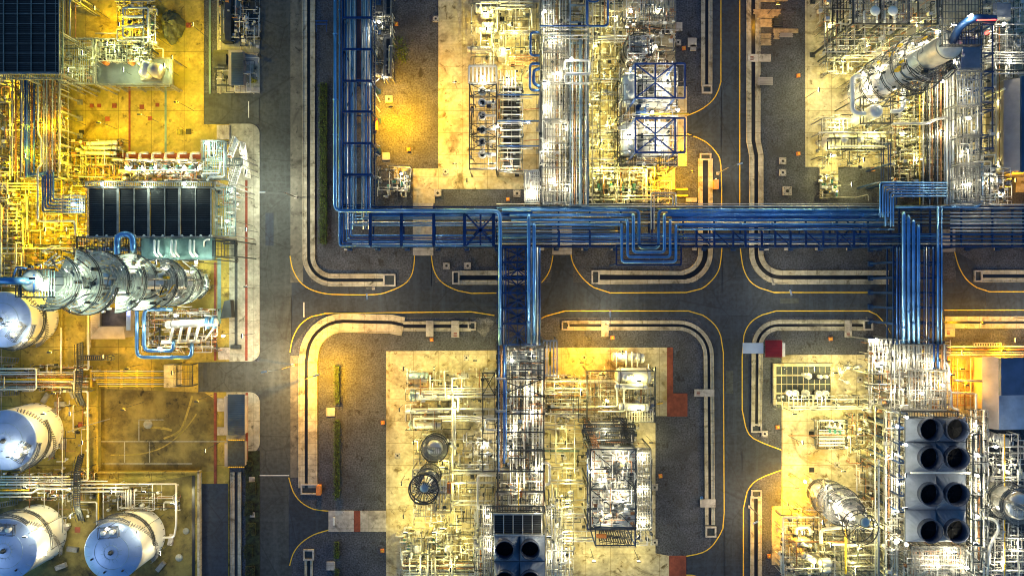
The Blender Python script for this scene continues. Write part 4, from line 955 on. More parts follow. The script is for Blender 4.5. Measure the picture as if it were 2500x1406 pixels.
# -------- fin-fan coolers
def finfan(label, x0,y0,x1,y1,h, fans, fr, grp=None):
    a = P(x0,y0,h); b = P(x1,y1,h); t = thing('air_cooler', label, 'air cooler', ((a.x+b.x)/2,(a.y+b.y)/2,0), grp)
    mb = MB()
    for x in (a.x,(a.x+b.x)/2,b.x):
        n = max(2,int(abs(a.y-b.y)/8)+1)
        for k in range(n): mb.beam((x,a.y+(b.y-a.y)*k/(n-1),0),(x,a.y+(b.y-a.y)*k/(n-1),h-2.2),.4)
    mb.build('support_frame', M['steel'], t)
    mb = MB(); mb.box((a.x,b.y,h-2.2),(b.x,a.y,h-1.8)); mb.build('tube_bundle', M['dark_steel'], t)
    ys = sorted({f[1] for f in fans})
    for i,(fx,fy) in enumerate(fans):
        c = P(fx,fy,h); r = fr*S*(H-h)/H; xm = (a.x+b.x)/2
        sx0,sx1 = (a.x,xm) if c.x < xm else (xm,b.x); j = ys.index(fy)
        e = [y0]+[(ys[k]+ys[k+1])/2 for k in range(len(ys)-1)]+[y1]; t0 = P(0,e[j],h).y-.06; t1 = P(0,e[j+1],h).y+.06
        mb = MB(); n = 24; zb = h-1.8; zt = h-.55; vs = [];   # hood: square bottom to round top
        sq = []
        for k in range(n):
            an = 2*math.pi*k/n; dx,dy = math.cos(an),math.sin(an); s_ = 1/max(abs(dx),abs(dy)); hx=(sx1-sx0)/2-.05; hy=(t0-t1)/2; mx=(sx0+sx1)/2; my=(t0+t1)/2
            sq.append((mx+dx*s_*hx, my+dy*s_*hy, zb))
        rt = [(c.x+math.cos(2*math.pi*k/n)*(r+.15), c.y+math.sin(2*math.pi*k/n)*(r+.15), zt) for k in range(n)]
        mb.add(sq+rt, [(k,(k+1)%n,n+(k+1)%n,n+k) for k in range(n)]); hd = mb.build('fan_hood', M['casing'], t)
        mb = MB(); mb.lathe((c.x,c.y,0), [(r+.3,zt-.25),(r+.16,zt),(r+.14,h+.5),(r+.2,h+.6),(r,h+.6),(r,zt-1.1)], 40); mb.build('fan_ring', M['fanblue'], t)
        mb = MB()
        for k in range(4):
            an = math.radians(k*45+i*13); d = Vector((math.cos(an),math.sin(an),0)); mb.beam(Vector((c.x,c.y,zt-.95))-d*r*.95, Vector((c.x,c.y,zt-.95))+d*r*.95, .28, .05)
        mb.cyl((c.x,c.y,zt-1.0),.3,.3,10); mb.build('fan', M['navy'], t)
        mb = MB(); mb.cyl((c.x,c.y,zt-1.12), r*1.0, .06, 30); mb.build('fan_well', M['navy'], t)
    return t
finfan('big white air cooler with eight dark fans in pairs at the lower right', 2222,1020,2372,1330,17.5, [(x,y) for y in (1048,1118,1206,1295) for x in (2271,2335)], 26.5)
finfan('air cooler with four dark fan mouths cut by the bottom edge', 1205,1312,1332,1450,17.5, [(1232,1341),(1294,1341),(1232,1415),(1294,1415)], 21.5)
def louvre(label, x0,y0,x1,y1,h,nx,ny,m='black',rimm='steel', frame='steel', gaps=()):
    a = P(x0,y0,h); b = P(x1,y1,h); t = thing('tube_bank_cooler', label, 'air cooler', ((a.x+b.x)/2,(a.y+b.y)/2,0))
    for i in range(nx):
        g = .12+(.35 if i in gaps else 0); xa = a.x+(b.x-a.x)*i/nx+.12; xb = a.x+(b.x-a.x)*(i+1)/nx-g
        mb = MB(); mb.box((xa,b.y+.1,h-1.2),(xb,a.y-.1,h-.3)); p = mb.build('tube_panel', M[m], t)
        mb = MB(); k = int((a.y-b.y)/.42)
        for j in range(k+1): y = b.y+.15+(a.y-b.y-.3)*j/k; mb.box((xa,y-.035,h-.29),(xb,y+.035,h-.24))
        if ny <= 3:
            for j in range(1,ny): y = b.y+(a.y-b.y)*j/ny; mb.box((xa,y-.07,h-.23),(xb,y+.07,h-.17))
        mb.build('fin_tubes', M['dark_steel'], p)
        mb = MB()
        for j in range(1,ny): y = b.y+(a.y-b.y)*j/ny; mb.box((xa,y-.05,h-.23),(xb,y+.05,h-.17))
        if ny>1: mb.build('tie_bars', M['steel'], p) if ny > 3 else None
    mb = MB()
    for i in range(nx+1):
        x = a.x+(b.x-a.x)*i/nx; w = .5 if (i-1) in gaps else .16; mb.beam((x-(.17 if (i-1) in gaps else 0),b.y,h-.1),(x-(.17 if (i-1) in gaps else 0),a.y,h-.1), w,.2)
    for y in (a.y+.15,b.y-.15): mb.beam((a.x-.2,y,h-.12),(b.x+.2,y,h-.12),.35,.5)
    mb.build('frame', M[rimm], t)
    mb = MB()
    for x in (a.x,(a.x+b.x)/2,b.x):
        for y in (a.y,b.y): mb.beam((x,y,0),(x,y,h-.4),.35)
    mb.build('legs', M[frame], t)
    return t
louvre('dark cooler of eight tube panels beside the huge left column', 214,459,514,577,14,8,3,gaps=(1,3,5))
louvre('dark gridded cooler deck in the top left corner', -60,-40,143,178,15,6,9)
louvre('dark two-row louvre panel above the paired fans, bottom centre', 1206,1256,1323,1304,16,5,2,rimm='silver')
for lb,r_ in (('upper dark finned bank between two blue trusses and the slab',(1228,215,1270,308)),('lower dark finned bank of the upper slab, with bright cross tubes',(1228,312,1270,405))):
    louvre(lb,*r_,7,2,4,'black')
# ================================================================== TOP CENTRE UNIT
rack('silver pipe rack down the middle of the upper slab', 'v', 1318, 1390, [-60,0,60,118,176,235,293,350,408,466,498], [6,9.5], 'steel', cs=.35, bs=.28)
rack('narrow grey-blue pipe rack on the right flank of the silver rack, upper slab', 'v', 1393, 1436, [-60,-5,55,105,160,205,258,332,412,475,500], [8,12], 'steelblue', cs=.4, bs=.4)
bundle('{} long pipe from the left on the narrow grey-blue rack of the upper slab', [([(x,y0),(x,y1)],w,m) for x,y0,y1,w,m in
  [(1398,100,500,3,'silver'),(1403,110,500,3.5,'rust'),(1408,100,500,2.5,'silver'),(1417,95,500,8,'steelblue'),(1425,95,500,3,'rust'),(1431,-60,500,4,'silver')]], 12.2, 'pipes on the narrow rack')
bundle('{} pipe from the left along the silver rack of the upper slab', [([(x,-60),(x,500)],w,m) for x,w,m in
  [(1321,4,'dark_steel'),(1327,5,'bright'),(1334,2.5,'silver'),(1340,3,'bright'),(1347,2.5,'silver'),(1353,3,'silver'),(1360,2.5,'rust'),(1367,4,'bright'),(1374,2.5,'silver'),(1381,4,'silver'),(1387,2.5,'dark_steel')]], 9.8, 'pipes along the silver rack')
bundle('{} low pipe from the left inside the silver rack of the upper slab', [([(x,-60),(x,500)],w,'silver') for x,w in ((1325,4),(1345,5),(1368,4))], 6.2, 'low pipes in the silver rack')
for i,(y0,y1,x0,x1) in enumerate(((62,120,1326,1388),(128,200,1326,1386),(205,292,1326,1386),(298,350,1330,1386),(410,494,1322,1390))):
    deck(ORD[i]+' grating deck from the top along the silver rack', x0,y0,x1,y1,11.5,'grating',legs=False,step=.55,bar=.1,cross=1.6)
pipe('blue-grey C-shaped loop left of the silver rack, upper of two', [(1318,80),(1295,80),(1295,136),(1318,136)], 6, 'dsky_tint_pipe', 10.5, bend=.8)
pipe('blue-grey C-shaped loop left of the silver rack, lower and larger', [(1318,156),(1294,156),(1294,221),(1318,221)], 6.5, 'dsky_tint_pipe', 10.5, bend=.9)
pipe('thick dark inner bend nested in the lower C-shaped loop', [(1318,168),(1303,172),(1303,205),(1318,212)], 8, 'dsky_tint_pipe', 10.3, bend=.9)
pipe('dark blue loop at the top edge right of the narrow rack', [(1433,-30),(1433,64),(1484,64),(1484,-30)], 5.5, 'dsky_tint_pipe', 13.5, bend=.9)
pipe('dark blue pipe at the top edge inside the blue loop', [(1436,-30),(1436,5),(1462,5),(1462,-30)], 5, 'dsky_tint_pipe', 13.5, bend=.9)
pipe('blue header crossing the silver rack near the top', [(1318,64),(1433,64)], 4, 'dsky_tint_pipe', 13.2)
bundle('{} of the pale crossover pipes from the top at the head of the silver rack', [([(1330,y),(1436,y)],w,m) for y,w,m in ((72,3,'silver'),(79,3,'dark_steel'),(87,4,'bright'),(95,3,'silver'))], 12.6, 'crossover pipes')
pipe('square silver loop over the narrow rack, upper one', [(1383,170),(1378,170),(1378,148),(1440,148),(1440,180),(1383,180)], 6, 'bright', 14, bend=.6)
pipe('square silver loop over the narrow rack, lower one', [(1440,182),(1380,182),(1380,204),(1440,204)], 6, 'bright', 14, bend=.7)
# left part of the slab
bundle('{} pale pipe from the top at the upper left of the upper slab', [([(1176,34),(1172,5),(1300,5)],4,'bright'),([(1220,13),(1300,13)],4,'bright'),([(1210,20),(1296,20),(1300,70)],4,'bright'),([(1175,-20),(1290,-4)],3,'bright')], 4.5, 'pale pipes at the slab head')
drum('short bright exchanger, topmost of two at the left of the upper slab', (1160,25),(1212,25),.8,3,'bright')
drum('thick bright exchanger just below the topmost, left of the upper slab', (1172,36),(1212,36),1.1,2.6,'bright')
drum('short bright exchanger, third down at the left of the upper slab', (1160,76),(1212,76),.8,3,'bright')
drum('stubby bright exchanger above the third, left of the upper slab', (1175,64),(1212,64),.9,2.6,'bright')
drum('turbine casing with a white end cap at the left of the upper slab', (1140,121),(1212,121),.75,3,'silver')
vsep('white domed vessel beside the turbine on the upper slab', 1225,126,4,1.4,'bright',False)
bundle('{} upright silver pipe from the left near the exchangers of the upper slab', [([(x,y0),(x,y1)],w,'bright') for x,y0,y1,w in ((1173,80,112,3),(1201,80,112,3),(1205,105,160,3.5),(1214,0,80,3),(1197,130,165,6))], 4.2, 'upright silver pipes')
bundle('{} of eight thin dark pipes from the top feeding the silver rack', [([(1243,y),(1314,y)],2,'rust') for y in (133,137,141,145,149,153,157,161)], 5.5, 'thin feeder pipes')
bundle('{} thin pale pipe from the top linking vessel and rack on the upper slab', [([(1220,y),(1316,y)],2.5,'silver') for y in (76,80,84)], 5.5, 'thin pale link pipes')
bundle('{} blue-grey crosspipe from the top joining the cooler bank to the silver rack', [([(1214,y),(1318,y)],4,'dsky_tint_pipe') for y in (232,296,357)]+[([(1214,y),(1300,y)],3,'silver') for y in (240,302,363)], 8.5, 'blue-grey crosspipes')
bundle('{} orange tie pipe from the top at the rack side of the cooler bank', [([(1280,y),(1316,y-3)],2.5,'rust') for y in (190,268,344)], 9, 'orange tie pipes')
deck('striped stair-head platform at the top of the furnace bank', 1145,162,1212,204,10,'bright',step=.9,bar=.4,cross=3)
fb = deck('long narrow furnace deck with round burners on the upper slab', 1146,206,1211,413,9,'grating',step=.9,bar=.1,cross=3)
for i,y in enumerate((222,250,282,316,346,376)):
    c = P(1177,y,10); t = thing('burner_stack', ORD[i]+' round burner outlet from the top on the furnace deck', 'burner', (c.x,c.y,9), 'round burner outlets')
    mb = MB(); mb.lathe((c.x,c.y,9), [(.95,0),(.95,.9),(.62,.9),(.62,.2),(.001,.2)], 20); mb.build('ring', M['slab' if 0 else 'bright'], t)
    mb = MB(); mb.cyl((c.x,c.y,9.1), .5, .3, 12); mb.build('burner', M['dark'], t)
    mb = MB(); mb.tube([(c.x+.9,c.y,9.8),(c.x+3.4,c.y,9.8)], .42 if i in (1,5) else .28, 10); mb.build('duct', M['bright'], t)
mb = MB(); z = 11.2
for y in (206,238,270,302,334,366,400): mb.beam(P(1146,y,z),P(1212,y,z),.16)
for y0,y1 in ((206,238),(238,206),(302,334),(334,302),(334,366),(366,334)): mb.beam(P(1148,y0,z+.05),P(1180,(y0+y1)/2,z+.05),.14); mb.beam(P(1211,y0,z+.05),P(1180,(y0+y1)/2,z+.05),.14)
for x in (1146,1212): mb.beam(P(x,206,z),P(x,413,z),.2); [mb.beam(P(x,y,z),Vector((*P(x,y,z)[:2],0)),.25) for y in (206,302,413)]
solo('roof_truss', mb, M['dark_steel'], 'dark braced roof frame over the round burners', 'frame')
deck('grey-green platform under the finned banks of the upper slab', 1216,206,1276,418,5.5,'teal',step=.6)
for i,y in enumerate((226,244,262,280,298,318,334,350,372,388)):
    pipe(ORD[i]+' bright cross tube from the top over the finned banks', [(1222,y),(1273,y)], 3.5, 'bright', 8, 'bright cross tubes')
for i,x in enumerate((1236,1243,1250,1258)):
    pipe(ORD[i]+' short upright tube from the left at the head of the finned banks', [(x,172),(x,212)], 3, 'bright', 7, 'short upright tubes')
pipe('grey header along the foot of the finned banks', [(1215,300),(1215,418),(1278,424)], 4, 'silver', 6)
# middle strip right of the narrow rack
bundle('{} pale pipe from the top between the narrow rack and the round vessel', [([(x0,y),(x1,y)],w,'bright') for x0,x1,y,w in
  ((1436,1560,89,4),(1436,1535,96,4),(1436,1555,102,3),(1440,1520,194,4),(1440,1512,201,3),(1440,1512,226,4),(1440,1508,232,3),(1440,1512,246,4),(1440,1505,318,3),(1440,1500,324,4),(1440,1505,340,3),(1440,1502,388,4),(1440,1506,398,3))], 7.5, 'pale crossing pipes of the middle strip')
bundle('{} thin upright line from the left in the middle strip of the upper slab', [([(x,-40),(x,y1)],2.5,m) for x,y1,m in ((1447,500,'silver'),(1465,490,'dark_steel'),(1476,60,'rust'),(1500,110,'silver'),(1530,70,'silver'))], 8, 'thin upright lines')
for i,(x,y) in enumerate(((1452,110),(1478,75),(1470,135),(1462,165),(1455,250),(1482,300),(1488,330),(1484,360))):
    valve_set(x,y,(i%2)*1.57,ORD[i]+' bright valve station from the top in the middle strip of the upper slab',sc=.9)
# top right corner of the slab
deck('railed deck with arched covers at the top right of the upper slab', 1557,-20,1648,58,8,'grating')
for i in range(7):
    x = 1566+i*11; pipe(ORD[i]+' dark arched tube from the left on the top right deck', [(x,12,8.2),(x,12,10),(x,36,10),(x,36,8.2)], 4, 'dark_steel', 10, 'arched tubes', bend=.8)
t = thing('stairway', 'diagonal stairway beside the round vessel at the slab edge', 'stairs', P(1600,72)); mb = MB(); mb.stair(P(1555,66,7),P(1636,80,.2),1.4); mb.build('flight', M['dark_steel'], t)
mb = MB(); mb.box(P(1648,56,.2),P(1666,76,.5)); solo('landing_slab', mb, M['conc_light'], 'pale landing block at the foot of the diagonal stairway', 'slab')
# twin blue-framed machine house
deck('lower grating deck beneath the two blue X-braced frames', 1514,172,1652,400,9,'grating',step=.6,cross=1.8)
for i,(y0,y1) in enumerate(((178,262),(296,384))):
    w = ('upper','lower')[i]
    drum(w+' silver furnace drum standing left under the blue X-braced frame', (1536,y0),(1536,y1),1.9,11.5,'silver',2)
    a = P(1556,y0,12); b = P(1642,y1,12); t = thing('furnace_house', w+' pale ribbed furnace casing under a blue X-braced frame', 'furnace', ((a.x+b.x)/2,(a.y+b.y)/2,9.2))
    mb = MB(); n=10; prof=[]
    for k in range(n+1): an = math.pi*k/n; prof.append((a.x+(b.x-a.x)*(1-math.cos(an))/2, 9.6+1.9*math.sin(an)))
    vs = [(x,y,z) for x,z in prof for y in (b.y,a.y)]; mb.add(vs, [(2*k,2*k+1,2*k+3,2*k+2) for k in range(n)], True); mb.add(vs, [tuple(2*k for k in range(n+1)), tuple(2*k+1 for k in reversed(range(n+1)))])
    mb.box((a.x,b.y,9.1),(b.x,a.y,9.6)); mb.build('casing', M['bright'], t)
    for k in range(1,6):
        y = b.y+(a.y-b.y)*k/6; mb = MB(); mb.tube([(x,y,z+.05) for x,z in prof], .09, 6, .01); mb.build('rib', M['dark_steel'], t)
    mb = MB(); mb.cyl(((a.x+b.x)/2-.6,(a.y+b.y)/2,11.2), .8, 1.4, 14); mb.build('flue', M['dark_steel'], t)
    mb = MB(); mb.tube([(a.x+1,(a.y+b.y)/2+1,12),(b.x-1,(a.y+b.y)/2+1,12)], .25, 8); mb.build('pipe', M['silver'], t)
def xframe(label,x0,y0,x1,y1,h,xm,xr,m='frame_blue',w=.34):
    t = thing('truss_frame', label, 'frame', P((x0+x1)/2,(y0+y1)/2)); p = lambda x,y: P(x,y,h); mb = MB()
    for a,b in (((x0,y0),(x1,y0)),((x0,y1),(x1,y1)),((x0,y0),(x0,y1)),((x1,y0),(x1,y1)),((xm,y0),(xm,y1)),((xr,y0),(xr,y1))): mb.beam(p(*a),p(*b),w)
    mb.build('frame', M[m], t); mb = MB(); ym = (y0+y1)/2
    for a in ((x0,y0),(x0,y1),(xr,y0),(xr,y1)): q = p(*a); c = p(xm,ym+(-4 if a[1]==y0 else 4)); mb.beam((q.x,q.y,q.z-.05),(c.x,c.y,c.z-.05),w*.75)
    mb.build('bracing', M[m], t); mb = MB(); mb.beam(p(x0,ym)-Vector((0,0,.35)),p(x1+22,ym)-Vector((0,0,.35)),.22); mb.build('monorail', M['dark_steel'], t)
    for x,y in ((x0,y0),(x0,y1),(xr,y0),(xr,y1)): mb = MB(); q = p(x,y); mb.beam((q.x,q.y,0),(q.x,q.y,h-.2),.36); mb.build('leg', M[m], t)
xframe('upper blue X-braced roof frame over the furnace house', 1551,156,1672,240,19,1600,1648)
xframe('lower blue X-braced roof frame over the furnace house', 1551,289,1672,373,19,1600,1648)
mb = MB(); mb.beam(P(1565,279,15),P(1682,278,15),.28); solo('crane_rail', mb, M['yellow'], 'yellow hoist rail sticking out between the two blue frames', 'hoist rail')
mb = MB(); a=P(1553,256,14); b=P(1585,284,14); mb.box((a.x,b.y,13),(a.x+2.4,a.y,13.6)); [mb.beam((a.x,a.y-.5*k,14),(b.x,a.y-.5*k,14),.14) for k in range(6)]; solo('hoist_trolley', mb, M['blue_steel'], 'dark blue hoist machinery between the two blue frames', 'hoist')
rack('dark service frame on the left of the furnace house', 'v', 1508, 1524, [200,240,285,330,372,396], [6,10], 'dark_steel', cs=.3, bs=.24, foot=False)
deck('dark lower gallery along the foot of the furnace house', 1512,384,1652,404,12,'dark_steel',legm='dark_steel',step=.5)
bundle('{} long tube from the top in the gallery at the foot of the furnace house', [([(1555,y),(1604,y)],2.5,'silver') for y in (385,390,395,400)], 12.6, 'gallery tubes')
# bottom strip pumps
for i,x in enumerate((1462,1490,1517,1545,1585)): pump(x,452,1.57,ORD[i]+' pump from the left in the strip just above the long blue rack','pumps above the long rack',1.25)
bundle('{} bright upright pipe from the left in the pump strip above the long rack', [([(x,412),(x,494)],w,m) for x,w,m in ((1446,3,'silver'),(1474,3,'rust'),(1508,4,'silver'),(1516,4,'rust'),(1535,4,'silver'),(1570,3,'silver'),(1578,7,'bright'),(1597,3,'rust'))], 3.5, 'upright pipes of the pump strip')
bundle('{} crossing pipe from the top in the pump strip above the long rack', [([(1438,y),(x1,y)],w,m) for y,x1,w,m in ((410,1600,4,'bright'),(418,1560,3,'silver'),(478,1640,3,'bright'),(487,1590,3,'silver'))], 4.2, 'crossing pipes of the pump strip')
mb = MB(); mb.box(P(1650,460,.2),P(1680,464,.4)); mb.box(P(1650,476,.2),P(1680,480,.4)); solo('sump_frame', mb, M['yellow'], 'yellow-lit sump frame right of the pump strip', 'frame')
mb = MB(); mb.box(P(1674,484,.1),P(1702,493,.6)); solo('valve_box', mb, M['conc_light'], 'long pale concrete box under the rack by the orange corner', 'box')
# white stair tower
st = deck('bright white stair tower between the gravel pocket and the silver rack', 1281,418,1317,492,12,'bright',step=.5,bar=.2,cross=4)
for k,(x0,x1) in enumerate(((1288,1288),(1300,1300),(1311,1311))):
    mb = MB(); mb.stair(P(x0,424+k*3,12-4*k*.3),P(x1,486,5+3*(k%2)),1.0); mb.build('stair_flight', M['bright'], st)
# strip right of the left rack
deck('narrow pale walkway with dark panels right of the left rack, top', 938,-20,955,40,5,'steel',solid=True)
deck('narrow pale walkway with dark panels right of the left rack, lower', 939,92,956,190,5,'steel',solid=True)
for i,(y0,y1) in enumerate(((2,18),(22,38),(96,118),(124,142),(150,168),(172,186))):
    mb = MB(); mb.box(P(944,y0,5.02),P(952,y1,5.3)); solo('cabinet', mb, M['dark'], ORD[i]+' black panel from the top on the narrow walkway beside the left rack', 'cabinet', 'black panels')
for i,(x,y) in enumerate(((922,56),(935,62),(938,75),(922,132),(925,190),(940,192))): valve_set(x,y,(i%2)*1.57,ORD[i]+' bright valve cluster from the top along the right side of the left rack',sc=.75)
mb = MB(); mb.cyl(P(918,318,1.2), .5, 2.3, 12, (0,1,0)); mb.cyl(P(918,318,1.2)+Vector((0,2.3,0)), .35,.2,10,(0,1,0)); solo('gas_cylinder', mb, M['orange'], 'orange cylinder lying beside the left blue rack', 'cylinder')
mb = MB(); mb.box(P(962,407,.1),P(1000,440,.5)); solo('plinth', mb, M['slab'], 'yellow concrete plinth in the pump pad at the lower end of the left rack', 'plinth')
for i,(x,y) in enumerate(((968,446),(981,446),(990,466),(950,462))): pump(x,y,1.57*i,ORD[i]+' little pump from the left on the pump pad by the left rack','pad pumps',.8)
pipe('square grey pipe loop round the pump pad by the left rack', [(924,412),(924,464),(998,464),(1004,410),(966,408)], 2.5, 'silver', 2.5)
bundle('{} slanted grey bracket pipe from the top between the left rack and the orange gravel', [([(912,y),(928,y+d)],3,'silver') for y,d in ((205,-15),(220,30),(252,22),(350,8),(372,10),(427,8))], 4, 'slanted bracket pipes')

# ================================================================== TOP RIGHT UNIT
rack('dark open process structure in the upper right corner', 'h', -90, 58, [2083,2150,2220,2290], [7,13,20], 'dark_steel', cs=.45, bs=.3)
rack('rusty left-hand annex frame at the head of the upper right slab', 'h', -90, 124, [2034,2052,2075], [5,8], 'dark_steel', cs=.3, bs=.22, foot=False)
for i,(x0,y0,x1,y1,h) in enumerate(((2086,-60,2150,54,20),(2152,-60,2218,54,20),(2016,-60,2040,110,8))): deck(ORD[i]+' grating floor of the dark structure in the upper right corner', x0,y0,x1,y1,h,'steel',legs=False,step=.6)
for i,x in enumerate((2110,2141,2160,2184)):
    pipe(ORD[i]+' white-capped riser from the left on the dark structure', [(x,28),(x,56)], 5, 'bright', 20.6, 'white-capped risers')
for i,x in enumerate((2137,2180)):
    mb = MB(); c = P(x,27,21.5); mb.lathe(c,[(.01,.3),(.6,.2),(1.1,0),(1.05,-.08),(.01,-.05)],20); solo('vent_cowl', mb, M['bright'], ('left','right')[i]+' shallow white cowl on the dark structure', 'vent')
for i,(x,y0,y1) in enumerate(((2040,64,128),(2075,64,126),(2110,72,130),(2140,66,125))):
    mb = MB(); mb.beam(P(x,y0,13),P(x-30,y1,6),.3); mb.beam(P(x-20,y0+6,10),P(x+30,y0+10,10),.22); solo('brace', mb, M['dark_steel'], ORD[i]+' slanting dark brace from the left under the dark structure', 'brace')
bundle('{} silver pipe from the top on the slope below the dark structure', [([(2020,y),(2200,y)],w,'silver') for y,w in ((96,3),(104,4),(112,3),(120,4),(128,3),(136,5),(142,3))], 4, 'slope pipes')
drum('long white horizontal drum under a walkway in the upper right unit', (2008,347),(2160,347),2.1,4.2,'tank')
deck('railed walkway on top of the long white horizontal drum', 2022,338,2160,366,7.2,'dark_steel',legm='dark_steel',step=.8,legs=False)
pipe('blue-white pipe along the lower edge of the long white drum', [(2028,358),(2160,358)], 5, 'bright', 8)
deck('pale gridded platform left of the domed vessel', 2008,290,2080,322,6,'bright',step=1.0,bar=.12,cross=1.2)
pipe('white header above the long horizontal drum', [(2000,324),(2240,324)], 4, 'bright', 7)
pipe('grey-blue pipe running right from the domed vessel platform to the pipe rack', [(2176,302),(2262,302),(2290,290),(2312,288)], 7, 'silver', 10)
for i,(x,y) in enumerate(((2012,304),(2010,322),(2020,340),(2225,215),(2222,235),(2215,255),(2226,285),(2210,330),(2230,345))): valve_set(x,y,i*.8,ORD[i]+' valve cluster from the left around the drum and domed vessel',sc=.8)
rack('brown and silver pipe rack beside the tall column', 'v', 2262,2330, [160,205,250,295,340,385,430,490], [5,9], 'dark_steel', cs=.35, bs=.3)
bundle('{} upright pipe from the left on the rack beside the tall column', [([(x,y0),(x,500)],w,m) for x,y0,w,m in ((2246,210,2.5,'yellow'),(2254,200,3,'silver'),(2264,175,3,'dark_steel'),(2270,170,3,'silver'),(2276,165,3,'rust'),(2283,165,4,'dark_steel'),(2289,165,3,'silver'),(2297,165,5,'rust'),(2306,160,3,'silver'),(2312,172,6,'bright'),(2320,170,5,'silver'),(2327,172,6,'bright'))], 9.4, 'upright pipes beside the tall column')
bundle('{} low crossing pipe from the top left of the rack beside the tall column', [([(2180,y),(2262,y)],3,'silver') for y in (250,262,280,290,312,345,380,392)], 4, 'low crossing pipes')
for i,(y0,y1,h) in enumerate(((95,170,15),(175,255,14),(260,330,12),(335,400,12),(405,495,12))):
    deck(ORD[i]+' grey floor from the top of the wide gallery right of the tall column', 2338,y0,2394,y1,h,'casing' if i<2 else 'grating',solid=i==0,legs=True,step=.55)
bundle('{} upright pipe from the left under the wide gallery at upper right', [([(x,100),(x,500)],w,'silver') for x,w in ((2342,4),(2352,3),(2362,4),(2372,3),(2383,5),(2390,3))], 9, 'gallery pipes')
rack('blue ladder-like frame right of the wide gallery', 'v', 2399,2426, [60,130,175,215,250,268,330,362], [7,12], 'blue_steel', cs=.35, bs=.3)
bundle('{} crossing pipe from the top at the upper right edge', [([(x0,y),(2640,y)],w,m) for x0,y,w,m in ((2400,20,4,'silver'),(2410,60,3,'silver'),(2405,128,4,'bright'),(2405,135,3,'silver'),(2405,141,3,'silver'),(2405,148,4,'silver'),(2405,155,3,'bright'),(2405,172,4,'dark_steel'),(2405,180,3,'silver'))], 8, 'crossing pipes at the upper right edge')
bundle('{} upright line from the left at the upper right edge', [([(x,-40),(x,400 if x < 2450 else 190)],2.5,m) for x,m in ((2432,'silver'),(2440,'rust'),(2460,'silver'),(2475,'dark_steel'))], 7, 'upright lines at the upper right edge')
deck('pale square floor at the upper right edge', 2425,8,2468,48,9,'casing',solid=True)
deck('grating floor in the far upper right corner', 2440,90,2560,125,7,'grating')
# building at the upper right
t = thing('equipment_building', 'dark blue roofed building at the right edge above the long rack', 'building', P(2520,310))
a = P(2452,196,7); b = P(2485,420,7); c = P(2600,420,9)
mb = MB(); mb.box((a.x+.4,b.y,0),(c.x,a.y,6.6)); mb.build('wall', M['roof_grey'], t)
mb = MB(); mb.add([(a.x,b.y,6.8),(b.x-.6,b.y,8.6),(b.x-.6,a.y,8.6),(a.x,a.y,6.8),(a.x,b.y,6.6),(b.x-.6,b.y,8.4),(b.x-.6,a.y,8.4),(a.x,a.y,6.6)],[(0,1,2,3),(7,6,5,4),(0,4,5,1),(3,2,6,7),(0,3,7,4)]); mb.build('roof', M['roof_grey'], t)
mb = MB(); mb.add([(b.x-.6,b.y-.3,9),(c.x,b.y-.3,8),(c.x,a.y+.3,8),(b.x-.6,a.y+.3,9)],[(0,1,2,3)]); mb.box((b.x-.65,b.y-.3,8.4),(b.x-.6,a.y+.3,9)); r2 = mb.build('roof', M['roof_blue'], t)
mb = MB(); mb.cyl((a.x-.3,(a.y)-2.2,0), .3, 7.5, 10); mb.build('downpipe', M['bright'], t)
# under the domed area: skid, gravel pad
for i,(x,y) in enumerate(((2012,452),(2026,440),(2030,458),(2018,470),(2038,472))): pump(x,y,1.57*(i%3),ORD[i]+' small pump from the left on the pad right of the narrow road','pad pumps right',.75)
pipe('thin grey pipe crossing the dark gravel to the pump pad', [(2008,482),(2090,482),(2120,475),(2120,490)], 2, 'silver', 1)
rack('short upright blue duct support above the nested right-angle pipes', 'v', 2170,2176, [350,400,445], [7,10], 'blue_steel', cs=.25, bs=.2, foot=False)
for i,(x,y) in enumerate(((2195,425),(2210,432),(2225,424),(2240,430))): valve_set(x,y,i*.9,ORD[i]+' dark manifold from the left beneath the nested right-angle pipes',sc=.9)
deck('dark sunken pit rack right of the long drum', 2188,345,2262,376,3,'dark_steel',legm='dark_steel',step=.9)
# timber and pallets
def stack(x0,y0,x1,y1,n,label,m='wood',along='x',h0=0.0):
    t = thing('plank_stack', label, 'timber', P((x0+x1)/2,(y0+y1)/2), 'stacks of timber by the drain'); a=P(x0,y0);b=P(x1,y1)
    for l in range(2):
        mb = MB()
        for k in range(n):
            y = b.y+(a.y-b.y)*(k+.5)/n; w = abs(a.y-b.y)/n*.8; mb.box((a.x+.1*((k*7)%3),y-w/2,h0+l*.22),(b.x-.1*((k*5)%3),y+w/2,h0+l*.22+.18))
        mb.build('planks', M[m], t)
stack(1851,-6,1892,6,5,'topmost timber stack beside the upper narrow road'); stack(1895,-6,1922,4,5,'timber stack at the top edge right of the topmost stack')
stack(1838,25,1905,36,4,'long timber stack lying across the drain'); stack(1845,36,1900,46,4,'second long timber stack just below the one across the drain')
stack(1852,48,1884,68,9,'square timber stack left of the dark one'); stack(1886,72,1948,82,14,'slatted pallet right of the square timber stack'); stack(1856,84,1882,96,8,'small timber stack above the lowest one'); stack(1856,98,1882,112,8,'lowest small timber stack by the drain')
stack(1888,82,1902,97,5,'little square pile between two slatted piles'); stack(1902,82,1935,92,6,'grey slatted pile right of the little square pile','roof_grey')
stack(1886,42,1910,66,6,'dark bundle of planks in the middle of the timber yard','dark_steel')
t = thing('bench', 'slatted blue-grey bench-like rack beside the drain right of the narrow road', 'rack', P(1868,198)); 
for k in range(5): mb = MB(); mb.box(P(1850,189+k*4,.7),P(1887,192+k*4,.8)); mb.build('slat', M['roof_grey'], t)
